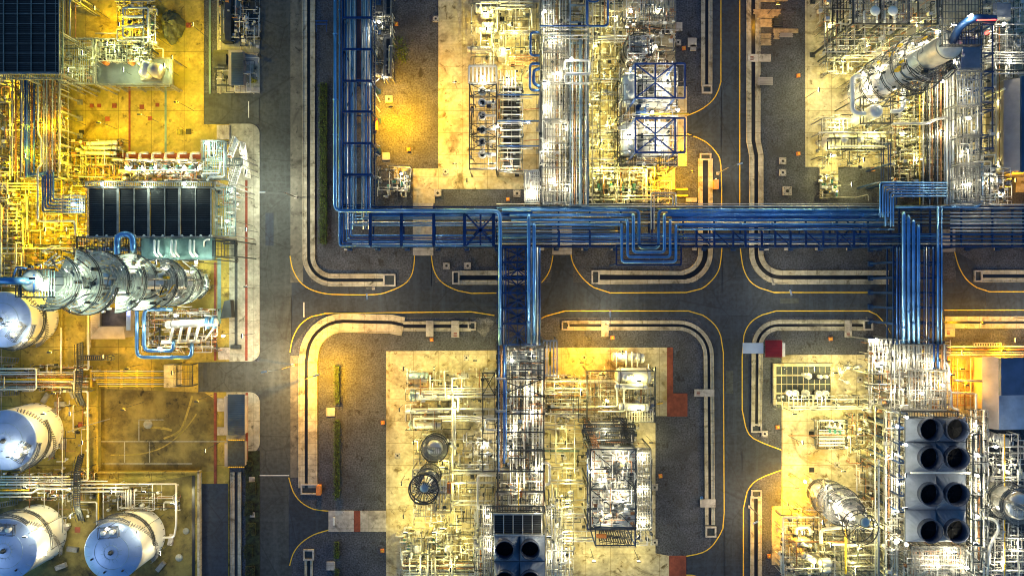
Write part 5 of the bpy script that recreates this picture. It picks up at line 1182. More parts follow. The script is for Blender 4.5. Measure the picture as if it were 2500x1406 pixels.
mb = MB(); [mb.beam(P(x,184,.5),P(x,216,.5),.15) for x in (1856,1879)]; mb.build('frame', M['dark_steel'], t)
t = thing('bench', 'pale blue low frame on gravel at the top edge left of the left rack', 'rack', P(790,62)); mb = MB(); [mb.beam(P(770,52+k*8,.7),P(800,52+k*8,.7),.25) for k in range(2)]; [mb.beam(P(x,50,.5),P(x,78,.5),.12) for x in (772,797)]; mb.build('frame', M['dsky_tint_pipe'], t)
# ================================================================== BOTTOM CENTRE UNIT
rack('tall steel pipe rack continuing the left bridge down the lower slab', 'v', 1214, 1328, [845,885,925,968,1010,1055,1100,1150,1200,1245], [6,10,13], 'dark_steel', cs=.4, bs=.28, brace=((2,3),), mid=True)
t = thing('roof_lattice', 'black gridded lattice where the left bridge meets the lower slab', 'lattice', P(1285,885)); mb = MB(); a=P(1236,846,13.6); b=P(1330,926,13.6)
for k in range(8): y=a.y+(b.y-a.y)*k/7; mb.beam((a.x,y,13.6),(b.x,y,13.6),.16)
for k in range(7): x=a.x+(b.x-a.x)*k/6; mb.beam((x,a.y,13.5),(x,b.y,13.5),.16)
mb.build('lattice', M['dark_steel'], t)
bundle('{} tall pipe from the left running down the left side of the lower rack', [([(x,842),(x,1150-10*i)],w,m) for i,(x,w,m) in enumerate(((1218,3,'dsky_tint_pipe'),(1224,5,'rust'),(1231,6,'dsky_tint_pipe'),(1236,3,'sky_tint_pipe')))], 13.4, 'tall pipes of the lower rack')
bundle('{} pipe from the left through the middle of the lower rack', [([(x,y0),(x,y1)],w,m) for x,y0,y1,w,m in ((1246,850,1245,3,'silver'),(1254,925,1130,4,'bright'),(1262,850,1245,3,'silver'),(1271,930,1245,3,'dark_steel'),(1280,925,1200,4,'silver'),(1287,912,1080,6,'bright'),(1294,850,1245,3,'dark_steel'),(1301,935,1110,6,'bright'),(1309,850,1245,3,'silver'),(1317,1000,1245,4,'silver'),(1324,850,1245,4,'bright'))], 10.4, 'middle pipes of the lower rack')
bundle('{} low pipe from the left inside the lower rack', [([(x,850),(x,1245)],3.5,'steel') for x in (1225,1258,1291,1320)], 6.3, 'low pipes of the lower rack')
for i,(x0,y0,x1,y1,h,m,sd) in enumerate(((1240,850,1326,912,7,'casing',True),(1244,930,1284,1000,9.5,'grating',False),(1246,1004,1282,1060,9.5,'grating',False),(1244,1078,1300,1146,9.5,'dark_steel',False),(1216,1150,1324,1200,9.5,'grating',False),(1210,1204,1326,1250,11,'grating',False))):
    deck(ORD[i]+' rack floor from the top inside the lower rack', x0,y0,x1,y1,h,m,solid=sd,legs=False,step=.55)
pipe('small silver C-shaped pipe on the left side of the lower rack', [(1226,1022),(1184,1022),(1184,1049),(1226,1049)], 5, 'silver', 11, bend=.7)
pipe('silver C-shaped pipe on the right side of the lower rack', [(1322,1129),(1342,1129),(1342,1182),(1326,1182)], 7, 'silver', 11, bend=1.0)
for i,(y,dy) in enumerate(((924,-2),(1003,4))):
    mb = MB(); mb.box(P(1210,y-2,14),P(1236,y+3,14.5)); solo('pipe_guide', mb, M['conc_light'], ('upper','lower')[i]+' pale clamp beam over the tall left pipes of the lower rack', 'clamp')
rack('tall thin braced frame left of the lower rack', 'v', 1178,1208, [911,965,1020,1058,1150], [9], 'dark_steel', cs=.25, bs=.2, brace=((0,1),), foot=False)
# white stair block right of the rack head
wb = deck('white louvred stair block at the head of the lower rack', 1327,832,1360,918,11,'bright',step=.7,bar=.3,cross=4); mb = MB(); mb.box(P(1340,858,11.1),P(1346,892,11.4)); mb.build('yellow_hatch', M['yellow'], wb)
# left exchangers
drum('dark blue horizontal exchanger, topmost on the lower slab', (990,917),(1046,917),.8,3,'steelblue')
drum('grey exchanger with a blue ribbed head, second from the top on the lower slab', (997,965),(1130,965),1.25,3,'silver')
drum('slim exchanger with a pale violet end cap on the lower slab', (988,1003),(1100,1001),.7,3,'silver')
drum('slim exchanger with a blue flanged head, fourth down on the lower slab', (996,1038),(1078,1038),.8,2.6,'bright')
for x,y,r in ((1003,965,1.45),(1009,965,1.45),(999,1038,1.1)):
    mb = MB(); q = P(x,y,3); mb.lathe(q, [(.1,0),(r,0),(r,.35),(.1,.35)], 18, (1,0,0), False); solo('channel_flange', mb, M['steelblue'], {1003:'outer blue ring on the ribbed exchanger head',1009:'inner blue ring on the ribbed exchanger head',999:'blue ring on the fourth exchanger head'}[x], 'flange')
bundle('{} long pipe from the top linking the left exchangers to the lower rack', [([(x0,y),(1228,y)],w,m) for x0,y,w,m in ((1048,948,3,'bright'),(1030,954,3,'bright'),(1036,960,4,'bright'),(1036,968,4,'bright'),(1045,998,5,'bright'),(1010,1021,4,'bright'),(1070,1016,5,'silver'),(1080,1027,4,'silver'))], 4.6, 'exchanger link pipes')
bundle('{} upright pipe from the left above the exchangers of the lower slab', [([(x,y0),(x,y1)],w,'bright') for x,y0,y1,w in ((1050,915,950,3),(1056,935,975,2.5),(1087,932,975,2.5),(1104,922,958,4),(1105,965,1240,5),(1111,980,1110,4),(1119,972,1005,6))], 5, 'upright exchanger pipes')
pipe('bright elbow pipe right of the topmost exchanger', [(1104,950),(1104,923),(1145,923)], 3.5, 'bright', 4)
drum('small pale horizontal drum near the topmost exchanger', (1118,918),(1146,918),.55,2.2,'silver',1)
pipe('pale elbow pipe at the fourth exchanger', [(1010,1040),(1010,1022),(1060,1022)], 4, 'bright', 4.8)
for i,(x,y) in enumerate(((1166,1075),(1178,1088),(1164,1100),(1185,1108),(1172,1120),(1190,1080),(1095,1080),(1098,1140),(1120,1130))): valve_set(x,y,i*1.1,ORD[i]+' white valve cluster from the top between the squat vessel and the lower rack',sc=.95)
pipe('bright thick pipe crossing from the squat vessel to the lower rack', [(1072,1078),(1100,1078),(1105,1090)], 9, 'bright', 6)
deck('pale equipment deck around the caged tower', 1008,1146,1098,1200,6,'bright',step=.7,bar=.18,cross=1.4)
deck('grating deck right of the caged tower', 1060,1190,1100,1250,6,'grating',step=.6)
bundle('{} horizontal pipe from the top between the caged tower and the lower rack', [([(x0,y),(1210,y)],w,m) for x0,y,w,m in ((1015,1155,4,'bright'),(1100,1147,4,'silver'),(1105,1154,5,'silver'),(1100,1178,6,'silver'),(1105,1222,4,'bright'),(1105,1232,4,'bright'))], 5.5, 'horizontal tower pipes')
pipe('silver frame pipe dropping down left of the lower rack', [(1212,1160),(1166,1160),(1166,1290)], 5, 'bright', 9)
mb = MB(); q=P(1097,1190,6.3); mb.box((q.x-.5,q.y-1.2,6.1),(q.x+.5,q.y+1.2,7)); solo('red_cabinet', mb, M['orange'], 'red-orange box on the deck right of the caged tower', 'cabinet')
mb = MB(); q=P(1271,1200,11); mb.box((q.x-.35,q.y-1,11.2),(q.x+.35,q.y+1,11.8)); solo('red_cabinet', mb, M['orange'], 'orange box on the lowest floor of the lower rack', 'cabinet')
pipe('orange upright line above the louvre panel', [(1266,1165),(1266,1245)], 2.5, 'yellow', 13)
for i,(x,y) in enumerate(((990,1308),(1000,1322),(1062,1310),(1072,1322),(1015,1335),(1090,1336),(1160,1340),(1170,1365))): pump(x,y,1.57+.0*i,ORD[i]+' pump from the left in the skids at the bottom of the lower slab','skid pumps',1.1)
drum('left grey vertical-looking motor drum in the bottom pump skids', (1020,1322),(1020,1350),1.1,2.2,'silver',1)
drum('right grey vertical-looking motor drum in the bottom pump skids', (1094,1320),(1094,1348),1.1,2.2,'silver',1)
for i,x in enumerate((985,1057)): deck(('left','right')[i]+' small frame over the bottom pump skids', x+6,1301,x+44,1330,3.4,'steel',step=.9,rail=False)
pipe('outer pale pipe loop at the bottom pump skids', [(1010,1345),(982,1345),(982,1381),(1040,1381),(1044,1408)], 5, 'bright', 2.5, bend=.6)
pipe('inner pale pipe loop at the bottom pump skids', [(1075,1345),(1045,1345),(1045,1408)], 5, 'bright', 2.8, bend=.6)
bundle('{} long pipe from the top at the bottom edge below the pump skids', [([(984,y),(1190,y)],w,m) for y,w,m in ((1368,4,'slab'),(1374,3,'rust'),(1380,4,'bright'),(1386,3,'rust'),(1392,3,'silver'),(1399,3,'silver'),(1404,4,'bright'))], 2, 'bottom edge pipes')
bundle('{} upright pipe from the left at the bottom edge below the pump skids', [([(x,1362),(x,1410)],3.5,'bright') for x in (1000,1026,1054,1063,1098,1103)], 3.2, 'bottom upright pipes')
# catwalks and pipes around the fan cooler
deck('catwalk down the left side of the louvre panel and fans', 1180,1232,1200,1450,13,'steel',step=.5); deck('catwalk down the right side of the louvre panel and fans', 1334,1236,1346,1450,13,'steel',step=.5)
deck('cross catwalk above the louvre panel', 1188,1236,1330,1250,15,'dark_steel',step=.6,legs=False,legm='dark_steel')
bundle('{} long white pipe from the left right of the paired fans', [([(x,y0),(x,1460)],w,'bright') for x,y0,w in ((1348,1180,4),(1356,1190,6),(1364,1220,3),(1370,1240,6))], 7, 'long white pipes')
bundle('{} upright pipe from the left left of the paired fans', [([(x,y0),(x,1460)],w,m) for x,y0,w,m in ((1160,1340,3,'silver'),(1166,1290,4,'bright'),(1173,1340,4,'rust'),(1179,1345,3,'bright'))], 5, 'upright pipes left of the fans')
bundle('{} crossing pipe from the top between the lower rack and the big heater', [([(x0,y),(x1,y)],w,m) for x0,x1,y,w,m in ((1330,1420,1038,2.5,'silver'),(1330,1420,1047,2.5,'silver'),(1330,1420,1094,3,'bright'),(1345,1420,1141,3,'silver'),(1345,1425,1172,5,'silver'),(1345,1425,1180,4,'bright'),(1350,1425,1220,3,'silver'),(1350,1425,1237,3,'silver'),(1358,1440,1254,5,'bright'),(1358,1440,1262,4,'silver'),(1370,1440,1296,2.5,'silver'),(1370,1450,1312,4,'silver'),(1370,1450,1320,5,'silver'))], 6, 'rack to heater pipes')
bundle('{} upright thin pipe from the left between the lower rack and the big heater', [([(x,y0),(x,y1)],2.5,'bright') for x,y0,y1 in ((1357,1010,1130),(1362,1150,1210),(1390,1205,1250),(1403,1025,1155),(1380,1345,1420),(1390,1335,1420))], 5, 'upright thin pipes')
mb = MB(); mb.box(P(1330,1098,.2),P(1415,1103,.34)); solo('green_drain_strip', mb, M['teal'], 'green strip on the slab between the lower rack and the heater', 'strip')
# upper right process bay
drum('brightly lit white exchanger at the head of the lower slab', (1492,871),(1574,875),1.15,3.5,'bright',2)
bundle('{} upright white pipe from the left by the brightly lit exchanger', [([(x,y0),(x,906)],w,'bright') for x,y0,w in ((1505,860,3),(1529,856,4),(1543,858,4),(1556,862,3),(1583,888,3))], 5, 'upright white pipes')
deck('tall dark-framed service bay at the right of the lower slab', 1433,905,1599,1029,9,'steel',legm='dark_steel',step=.9,bar=.1,cross=3)
drum('large vertical-striped vessel in the service bay', (1500,918),(1590,918),1.9,7.5,'bright',1)
drum('brass-coloured exchanger along the middle of the service bay', (1500,943),(1580,943),.7,9.8,'silver',1)
drum('pale exchanger with a blue end in the lower part of the service bay', (1510,992),(1584,995),.9,9.8,'bright',1)
deck('small pale floor at the lower right of the service bay', 1530,1000,1594,1029,9.6,'bright',legs=False,step=.6,bar=.2)
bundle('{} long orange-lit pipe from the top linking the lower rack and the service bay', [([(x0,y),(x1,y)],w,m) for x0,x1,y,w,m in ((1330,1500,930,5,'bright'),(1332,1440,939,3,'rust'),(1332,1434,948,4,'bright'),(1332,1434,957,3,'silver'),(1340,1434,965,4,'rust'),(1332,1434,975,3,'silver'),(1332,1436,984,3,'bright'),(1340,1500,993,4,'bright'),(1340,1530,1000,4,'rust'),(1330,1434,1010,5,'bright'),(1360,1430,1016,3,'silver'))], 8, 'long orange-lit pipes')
pipe('bright zig-zag pipe in the service bay', [(1500,930),(1506,932),(1508,992),(1460,992)], 4, 'bright', 10)
pipe('second bright zig-zag pipe in the service bay', [(1580,946),(1524,946),(1524,1004),(1460,1004)], 4, 'bright', 10.3)
bundle('{} orange upright pipe from the left in the service bay', [([(x,y0),(x,y1)],3,m) for x,y0,y1,m in ((1442,905,1000,'silver'),(1452,930,1010,'rust'),(1466,925,1025,'silver'),(1480,935,1000,'rust'),(1535,946,990,'silver'),(1550,946,990,'silver'),(1565,946,990,'rust'))], 6, 'bay upright pipes')
for i,(x,y) in enumerate(((1450,905),(1462,912),(1475,908),(1455,1010),(1468,1016),(1480,1008))): valve_set(x,y,i*.8,ORD[i]+' orange-lit valve set from the left in the service bay',sc=.9)
# the big heater box
deck('long dark-edged heater floor on the lower slab', 1434,1094,1588,1290,10,'grating',legm='dark_steel',step=.6,cross=1.8)
t = thing('heater', 'long glaring white heater roof with two round flues on the lower slab', 'heater', P(1500,1190))
a = P(1445,1096,15); b = P(1551,1284,15); mb = MB(); mb.box((a.x,b.y,5),(b.x,a.y,14.2)); mb.build('casing', M['casing'], t)
mb = MB(); mb.add([(a.x-.2,a.y+.2,14.3),(b.x+.2,a.y+.2,14.3),(b.x+.2,b.y-.2,14.3),(a.x-.2,b.y-.2,14.3),((a.x+b.x)/2,a.y+.2,15),((a.x+b.x)/2,b.y-.2,15)],[(0,4,5,3),(4,1,2,5),(0,1,4),(2,3,5)]); mb.build('roof', M['tank'], t)
for k,(u,v) in enumerate((((1456,1104),(1470,1168)),((1466,1104),(1482,1176)),((1530,1108),(1512,1180)),((1540,1112),(1524,1190)),((1456,1200),(1476,1272)),((1538,1204),(1516,1276)),((1480,1100),(1540,1136)),((1480,1196),(1540,1232)))):
    mb = MB(); mb.tube([P(*u,16.2),P(*v,16.4)], .28 if k%2 else .2, 8); mb.build('slanted_duct', M['bright'], t)
for k in range(1,9): mb = MB(); y=a.y+(b.y-a.y)*k/9; mb.beam((a.x,y,14.6),((a.x+b.x)/2,y,15.1),.14); mb.beam(((a.x+b.x)/2,y,15.1),(b.x,y,14.6),.14); mb.build('roof_rib', M['steel'], t)
for y in (1147,1240): mb = MB(); q=P(1500,y,16.5); mb.cyl((q.x,q.y,14.6), .85, 2, 18); mb.ring((q.x,q.y,0),.6,1.05,16.6,16.8,seg=20); mb.build('flue', M['dark_steel'], t); mb = MB(); mb.cyl((q.x,q.y,16.7), .55,.05,14); mb.build('flue_mouth', M['dark'], t)
t2 = thing('roof_truss', 'dark blue truss frame enclosing the glaring white heater', 'frame', P(1496,1190)); mb = MB(); Z=17.5
for x in (1441,1552): mb.beam(P(x,1096,Z),P(x,1290,Z),.34)
for y in (1096,1145,1193,1242,1290): mb.beam(P(1441,y,Z),P(1552,y,Z),.26); mb.build('cross_beam', M['dark_steel'], t2); mb = MB()
for y0,y1 in ((1096,1193),(1193,1290)):
    for u,v in (((1441,y0),(1500,(y0+y1)/2)),((1552,y0),(1500,(y0+y1)/2)),((1441,y1),(1500,(y0+y1)/2)),((1552,y1),(1500,(y0+y1)/2))): mb.beam(P(*u,Z-.2),P(*v,Z-.2),.2)
mb.build('bracing', M['dark_steel'], t2)
for x in (1441,1552):
    for y in (1096,1193,1290): q=P(x,y,Z); mb = MB(); mb.beam((q.x,q.y,0),(q.x,q.y,Z),.32); mb.build('leg', M['dark_steel'], t2)
deck('right-hand gallery beside the glaring heater', 1556,1100,1588,1290,8,'grating',legm='steel',step=.6)
deck('dark gallery down the left side of the glaring heater', 1434,1100,1452,1292,13,'blue_steel',legm='blue_steel',step=.7,legs=False)
for i,(y,h) in enumerate(((1036,14),(1050,13),(1063,12),(1077,11))):
    deck(ORD[i]+' narrow dark stair landing from the top above the glaring heater', 1424+i*4,y,1550-i*3,y+9,h,'dark_steel',legm='dark_steel',legs=False,step=.5)
mb = MB(); mb.stair(P(1432,1022,8),P(1456,1094,15),1.3); t = thing('stairway','brown stairway on the left above the glaring heater','stairs',P(1440,1050)); mb.build('flight', M['rust'], t)
mb = MB(); mb.stair(P(1516,1022,16),P(1540,1088,10),1.1); t = thing('stairway','black stairway on the right above the glaring heater','stairs',P(1530,1050)); mb.build('flight', M['dark_steel'], t)
for x,y,lb in ((1512,1032,'upper'),(1530,1068,'lower')): mb = MB(); q=P(x,y,15); mb.rail([(q.x-1.2,q.y-1,14),(q.x+1.6,q.y-1,14),(q.x+1.6,q.y+1,14),(q.x-1.2,q.y+1,14)],closed=True,w=.14); solo('guard_rail', mb, M['dark_steel'], lb+' square guard frame beside the black stairway', 'handrail')
deck('blue-framed stair landing at the foot of the glaring heater', 1454,1288,1551,1332,12,'dark_steel',legm='blue_steel',step=.8)
for k in range(2): mb = MB(); mb.stair(P(1465,1296+k*16,11),P(1540,1306+k*16,8),1.3); t = thing('stairway',('upper','lower')[k]+' dark stair flight on the landing at the foot of the heater','stairs',P(1500,1300+16*k)); mb.build('flight', M['dark_steel'], t)
mb = MB(); q=P(1468,1307,12.2); mb.box((q.x-1.1,q.y-.4,12.1),(q.x+1.1,q.y+.4,12.7)); solo('hose_box', mb, M['orange'], 'red box on the landing at the foot of the heater', 'box')
bundle('{} short bright side duct from the top on the right flank of the glaring heater', [([(1552,y),(1588,y)],w,'bright') for y,w in ((1105,5),(1160,4),(1193,5),(1200,4),(1262,6),(1275,6))], 9, 'side ducts')
mb = MB(); mb.beam(P(1603,986,.2),P(1618,984,.2),.2,.3); solo('floor_marking', mb, M['yellow'], 'short yellow mark on the slab beside the red paving', 'marking')
q=P(1502*1.0+212,1214); mb = MB(); mb.cyl((P(1713,1215).x,P(1713,1215).y,.0), .45, .12, 14); solo('blue_disc', mb, M['sky_tint_pipe'], 'blue dot on the pale slab by the lower drain crossing', 'cover')

# ================================================================== BOTTOM RIGHT UNIT
rack('steel pipe rack between the right bridge and the eight-fan cooler', 'v', 2178, 2310, [842,880,920,960,1002], [7,11], 'steel', cs=.4, bs=.28, mid=True)
deck('pale grating floor over the pipes between the right bridge and the eight-fan cooler', 2222,905,2308,1000,12,'grating',legs=False,step=.6)
deck('second pale floor between the right bridge and the eight-fan cooler', 2192,842,2270,900,12,'grating',legs=False,step=.6)
bundle('{} pipe from the left running below the right bridge toward the fans', [([(x,840),(x,y1)],w,m) for x,y1,w,m in ((2184,1000,3,'bright'),(2196,990,4,'silver'),(2206,900,7,'bright'),(2218,905,7,'silver'),(2230,900,7,'silver'),(2242,905,7,'silver'),(2262,980,5,'bright'),(2272,1000,3,'silver'),(2280,900,5,'dsky_tint_pipe'),(2290,900,5,'dsky_tint_pipe'),(2300,920,4,'rust'),(2306,990,4,'bright'))], 11.4, 'pipes below the right bridge')
bundle('{} low pipe from the left between right bridge and fans', [([(x,842),(x,1004)],4,'silver') for x in (2190,2204,2218,2234,2250,2268,2286,2300)], 7.4, 'low pipes near the fans')
pipe('white square loop left of the eight-fan cooler head', [(2164,860,9),(2164,924,9),(2204,924,9),(2204,994,9),(2160,996,9)], 6, 'bright', 9, bend=.8)
pipe('bright vertical riser with two bends right of the fan cooler head', [(2303,880),(2316,890),(2316,940),(2322,960),(2322,995),(2340,1000)], 6, 'bright', 11, bend=.9)
pipe('grey pipe joining the grey roof building to the pipe rack', [(2330,928),(2402,930)], 6, 'silver', 6)
louv = deck('white latticed stair block left of the rack head, lower right unit', 2122,828,2188,912,10,'bright',step=.8,bar=.14,cross=4)
for i,x in enumerate((2130,2142,2152,2164,2176)):
    mb = MB(); mb.beam(P(x,830,10.6),P(x+8,905,9),.22); mb.beam(P(x+10,832,10.8),P(x-2,905,9),.14); mb.build('inclined_rail', M['bright'], louv)
deck('low yellow-lit strip platform at the head of the fan cooler', 2200,1004,2340,1018,16,'dark_steel',legs=False,legm='dark_steel')
rack('blue cable ladder frame left of the eight-fan cooler', 'v', 2198,2216, [1010,1047,1085,1130,1170,1210,1250], [14], 'blue_steel', cs=.3, bs=.3, foot=False)
rack('silver pipe rack left of the blue cable ladder, lower right unit', 'v', 2160,2194, [996,1040,1090,1140,1190,1240,1290,1340,1400,1450], [6,10], 'steel', cs=.35, bs=.26)
bundle('{} upright pipe from the left between slab and eight-fan cooler', [([(x,y0),(x,1460)],w,m) for x,y0,w,m in ((2137,990,3,'silver'),(2145,1120,5,'casing'),(2163,1000,4,'bright'),(2170,1005,3,'rust'),(2177,1002,4,'bright'),(2184,1010,3,'silver'),(2190,1040,5,'bright'),(2208,1020,3,'silver'))], 10.3, 'upright pipes left of the eight fans')
bundle('{} upright pipe from the left right of the eight-fan cooler', [([(x,y0),(x,1460)],w,m) for x,y0,w,m in ((2371,1000,4,'bright'),(2377,1010,3,'silver'),(2383,960,5,'bright'),(2390,1040,4,'rust'),(2396,1050,3,'dark_steel'),(2402,1000,5,'bright'))], 11, 'upright pipes right of the eight fans')
rack('dark frame right of the eight-fan cooler', 'v', 2378,2398, [1060,1110,1160,1210,1270,1330,1400], [9,14], 'dark_steel', cs=.3, bs=.26, foot=False)
mb = MB(); mb.beam(P(2224,1154,18.4),P(2368,1154,18.4),.35); solo('gap_walkway', mb, M['bright'], 'bright crossbeam between the second and third rows of fans', 'walkway')
deck('broad grey grating floor below the eight-fan cooler', 2228,1334,2352,1450,13,'grating',step=.5,legs=False,bar=.14,cross=1.0)
# framed sump with tank mouths
t = thing('gridded_sump', 'pale-rimmed gridded rectangle with dark panels on the lower right slab', 'sump', P(1962,940)); a=P(1888,887,.6); b=P(2036,989,.6)
mb = MB()
for q in ((a.x,a.y,b.x,a.y-.7),(a.x,b.y+.7,b.x,b.y),(a.x,a.y-.7,a.x+.7,b.y+.7),(b.x-.7,a.y-.7,b.x,b.y+.7)): mb.box((q[0],q[1],.1),(q[2],q[3],.75))
mb.build('rim', M['slab'], t); mb = MB(); mb.box((a.x+.7,b.y+.7,.1),(b.x-.7,a.y-.7,.4)); mb.build('panel', M['pit'], t)
mb = MB()
for k in range(11): x=a.x+.7+(b.x-a.x-1.4)*k/10; mb.box((x-.06,b.y+.7,.4),(x+.06,a.y-.7,.48))
for k in range(5): y=b.y+.7+(a.y-b.y-1.4)*k/4; mb.box((a.x+.7,y-(.2 if k in(1,3) else .08),.4),(b.x-.7,y+(.2 if k in (1,3) else .08),.52))
mb.build('grid_bars', M['slab'], t)
for i,(x,y,r) in enumerate(((1928,960,.7),(1943,960,.75),(1969,960,.75),(2000,961,.7),(2017,961,.7),(1975,918,.7),(2018,920,.4),(1965,915,.4),(2004,920,.45))):
    mb = MB(); q=P(x,y,1.8); mb.cyl((q.x,q.y,.5), r, 1.3, 18); mb.cyl((q.x,q.y,1.8), r*.4,.3,10); mb.ring((q.x,q.y,0), r*.8,r*1.1,1.72,1.86,seg=18)
    solo('canister', mb, M['bright'], ORD[i if i<5 else i-5]+(' round white canister from the left in the lower row on the gridded sump' if i<5 else ' small white canister from the left in the upper row on the gridded sump'), 'canister')
for k,(x0,y0,x1,y1) in enumerate(((1922,952,2020,968),(1970,910,2025,926))): mb = MB(); mb.box(P(x0,y0,.5),P(x1,y1,.56)); solo('black_mat', mb, M['dark'], ('long','short')[k]+' black recess behind the canisters of the gridded sump', 'recess')
bundle('{} short upright pipe from the left below the canisters', [([(x,965),(x,990)],2.5,'bright') for x in (1926,1938,1948,1957,1967,1975,1985,1996,2006,2016)], 2.2, 'canister pipes')
bundle('{} horizontal pipe from the top along the foot of the gridded sump', [([(1925,y),(2165,y)],w,m) for y,w,m in ((974,2.5,'silver'),(992,3,'bright'),(998,2.5,'silver'),(1063,2.5,'rust'))], 3.5, 'sump foot pipes')
drum('little bright exchanger right of the gridded sump', (2128,981),(2162,983),.6,4,'bright',1)
for i,(x,y) in enumerate(((2084,893),(2060,895),(2045,905),(2058,930),(2070,975),(2035,985),(2105,1030),(2112,1045),(2120,1078),(2100,1022),(2125,1060),(2135,1085),(2140,1120))): valve_set(x,y,i*.9,ORD[i]+' valve cluster from the top on the yellow slab left of the eight fans',sc=.9)
# skid
sk = deck('low black-backed pump skid on the lower right slab', 1990,1026,2068,1088,2.2,'dark_steel',legm='steel',step=1.2,rail=False)
bundle('{} bright tube from the top on the black-backed skid', [([(2000,y),(2062,y)],w,'bright') for y,w in ((1026,4),(1050,3),(1057,5),(1064,5),(1071,6),(1080,6),(1087,4))], 3, 'skid tubes')
for i,(x,y) in enumerate(((2012,1040),(2024,1042),(2036,1044))): pump(x,y,1.57,ORD[i]+' pump from the left on the black-backed skid','skid pumps right',.8,2.2)
# bottom-left structure of this unit
deck('wide pale process deck at the bottom of the lower right unit', 1915,1262,2155,1395,5.5,'grating',step=.7,bar=.12,cross=2)
pipe('arched white pipe on the orange-lit end of the bottom process deck', [(1944,1304,7),(1944,1288,7),(1976,1286,7),(1980,1304,7)], 8, 'bright', 7, bend=1.6)
pipe('tall pale elbow pipe on the bottom process deck', [(2004,1325),(2004,1292),(2070,1286)], 8, 'bright', 8, bend=1.2)
drum('horizontal white exchanger on the bottom process deck, upper', (1998,1372),(2032,1372),1.0,7,'bright',1); drum('horizontal white exchanger on the bottom process deck, lower', (2000,1388),(2030,1388),.8,7,'bright',1)
drum('slanted silver exchanger on the bottom process deck', (1958,1352),(1992,1370),.8,7.2,'silver',1); drum('dark blue-ended short exchanger on the bottom process deck', (1944,1318),(1980,1326),1.0,6.5,'silver',2)
bundle('{} horizontal pipe from the top on the bottom process deck', [([(x0,y),(x1,y)],w,m) for x0,x1,y,w,m in ((1915,2000,1262,4,'bright'),(2030,2165,1329,5,'bright'),(2065,2140,1355,4,'silver'),(2060,2110,1372,4,'silver'),(2070,2155,1381,3,'silver'),(1925,2070,1322,4,'rust'),(1920,2000,1387,3,'bright'),(2100,2200,1282,3,'dark_steel'),(2060,2200,1290,3,'silver'))], 7.8, 'bottom deck pipes')
bundle('{} upright pipe from the left on the bottom process deck', [([(x,y0),(x,y1)],w,m) for x,y0,y1,w,m in ((1912,1262,1400,4,'silver'),(1945,1320,1380,3,'rust'),(2065,1285,1400,5,'yellow'),(2095,1330,1370,4,'dark_steel'),(2142,1240,1400,3,'silver'))], 8, 'bottom deck upright pipes')
for i,(x,y) in enumerate(((1938,1310),(1928,1360),(1955,1340),(2115,1235),(2100,1250),(2125,1215),(2050,1240),(2155,1300),(2178,1322))): valve_set(x,y,i*.7,ORD[i]+' valve cluster from the left around the bottom process deck and caged column',sc=.9)
# right edge
t = thing('equipment_building', 'grey and blue gable-roofed building at the right edge below the orange pipes', 'building', P(2480,960)); a=P(2400,870,6.5); b=P(2442,1050,9); c=P(2620,1050,6.5)
mb = MB(); mb.box((a.x+.4,b.y+.5,0),(c.x-.4,a.y-.5,6)); mb.build('wall', M['roof_tan'], t)
mb = MB(); mb.add([(a.x,b.y,6.2),(b.x,b.y,8.6),(b.x,a.y,8.6),(a.x,a.y,6.2)],[(0,1,2,3)]); r1 = mb.build('roof', M['roof_grey'], t)
ym = P(2460,947,8).y
mb = MB(); mb.add([(b.x,b.y,8.6),(c.x,b.y,6.6),(c.x,ym,6.6),(b.x,ym,8.6)],[(0,1,2,3)]); mb.build('roof', mat('faded_blue_roof', (.34,.42,.55), .6, .0, .3, .15), t)
mb = MB(); mb.add([(b.x,ym-1.5,9.4),(c.x,ym-1.5,7.6),(c.x,a.y,7.6),(b.x,a.y,9.4)],[(0,1,2,3)]); mb.box((b.x-.05,ym-1.5,8.5),(b.x,a.y,9.4)); mb.build('roof', mat('navy_roof', (.06,.10,.20), .55, .0, .3, .15), t)
mb = MB()
for k in range(14): y = b.y+(a.y-b.y)*(k+.5)/14; mb.beam((a.x+.1,y,6.32),(b.x,y,8.68),.07)
mb.build('roof_seams', M['roof_grey'], t)
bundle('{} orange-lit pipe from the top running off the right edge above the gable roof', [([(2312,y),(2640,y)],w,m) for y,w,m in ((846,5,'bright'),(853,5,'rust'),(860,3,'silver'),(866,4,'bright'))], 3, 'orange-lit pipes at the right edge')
deck('orange-lit raised frame on the pipes above the gable roof', 2380,838,2446,846,4,'bright',legs=False)
pipe('brown elbow pipe left of the gable roof', [(2320,958),(2382,960),(2382,1075)], 5, 'silver', 6)
bundle('{} orange-lit upright rail from the left beside the gable roof', [([(x,875),(x,1000)],2.5,m) for x,m in ((2325,'rust'),(2338,'silver'),(2356,'rust'),(2370,'silver'),(2386,'rust'),(2394,'silver'))], 3.5, 'upright rails by the gable roof')
deck('orange-lit mesh floor left of the gable roof', 2326,905,2392,990,2.5,'rust',legm='rust',step=1.0,rail=False)
deck('pale frame at the right edge below the gable roof', 2402,1105,2560,1190,8,'bright',step=2.2,bar=.16,cross=3)
for u,v in (((2402,1107),(2432,1148)),((2432,1148),(2404,1188))): mb = MB(); mb.beam(P(*u,9),P(*v,9),.3); solo('diagonal_brace', mb, M['bright'], ('upper' if v==(2432,1148) else 'lower')+' pale diagonal brace at the right edge', 'brace')
deck('grating floor in the lower right corner', 2395,1230,2560,1450,9,'grating',step=.8)
pipe('pale swan-neck pipe near the lower right corner', [(2410,1400,10),(2416,1330,11),(2440,1290,12),(2432,1268,12),(2400,1262,11)], 7, 'bright', 11, bend=2)
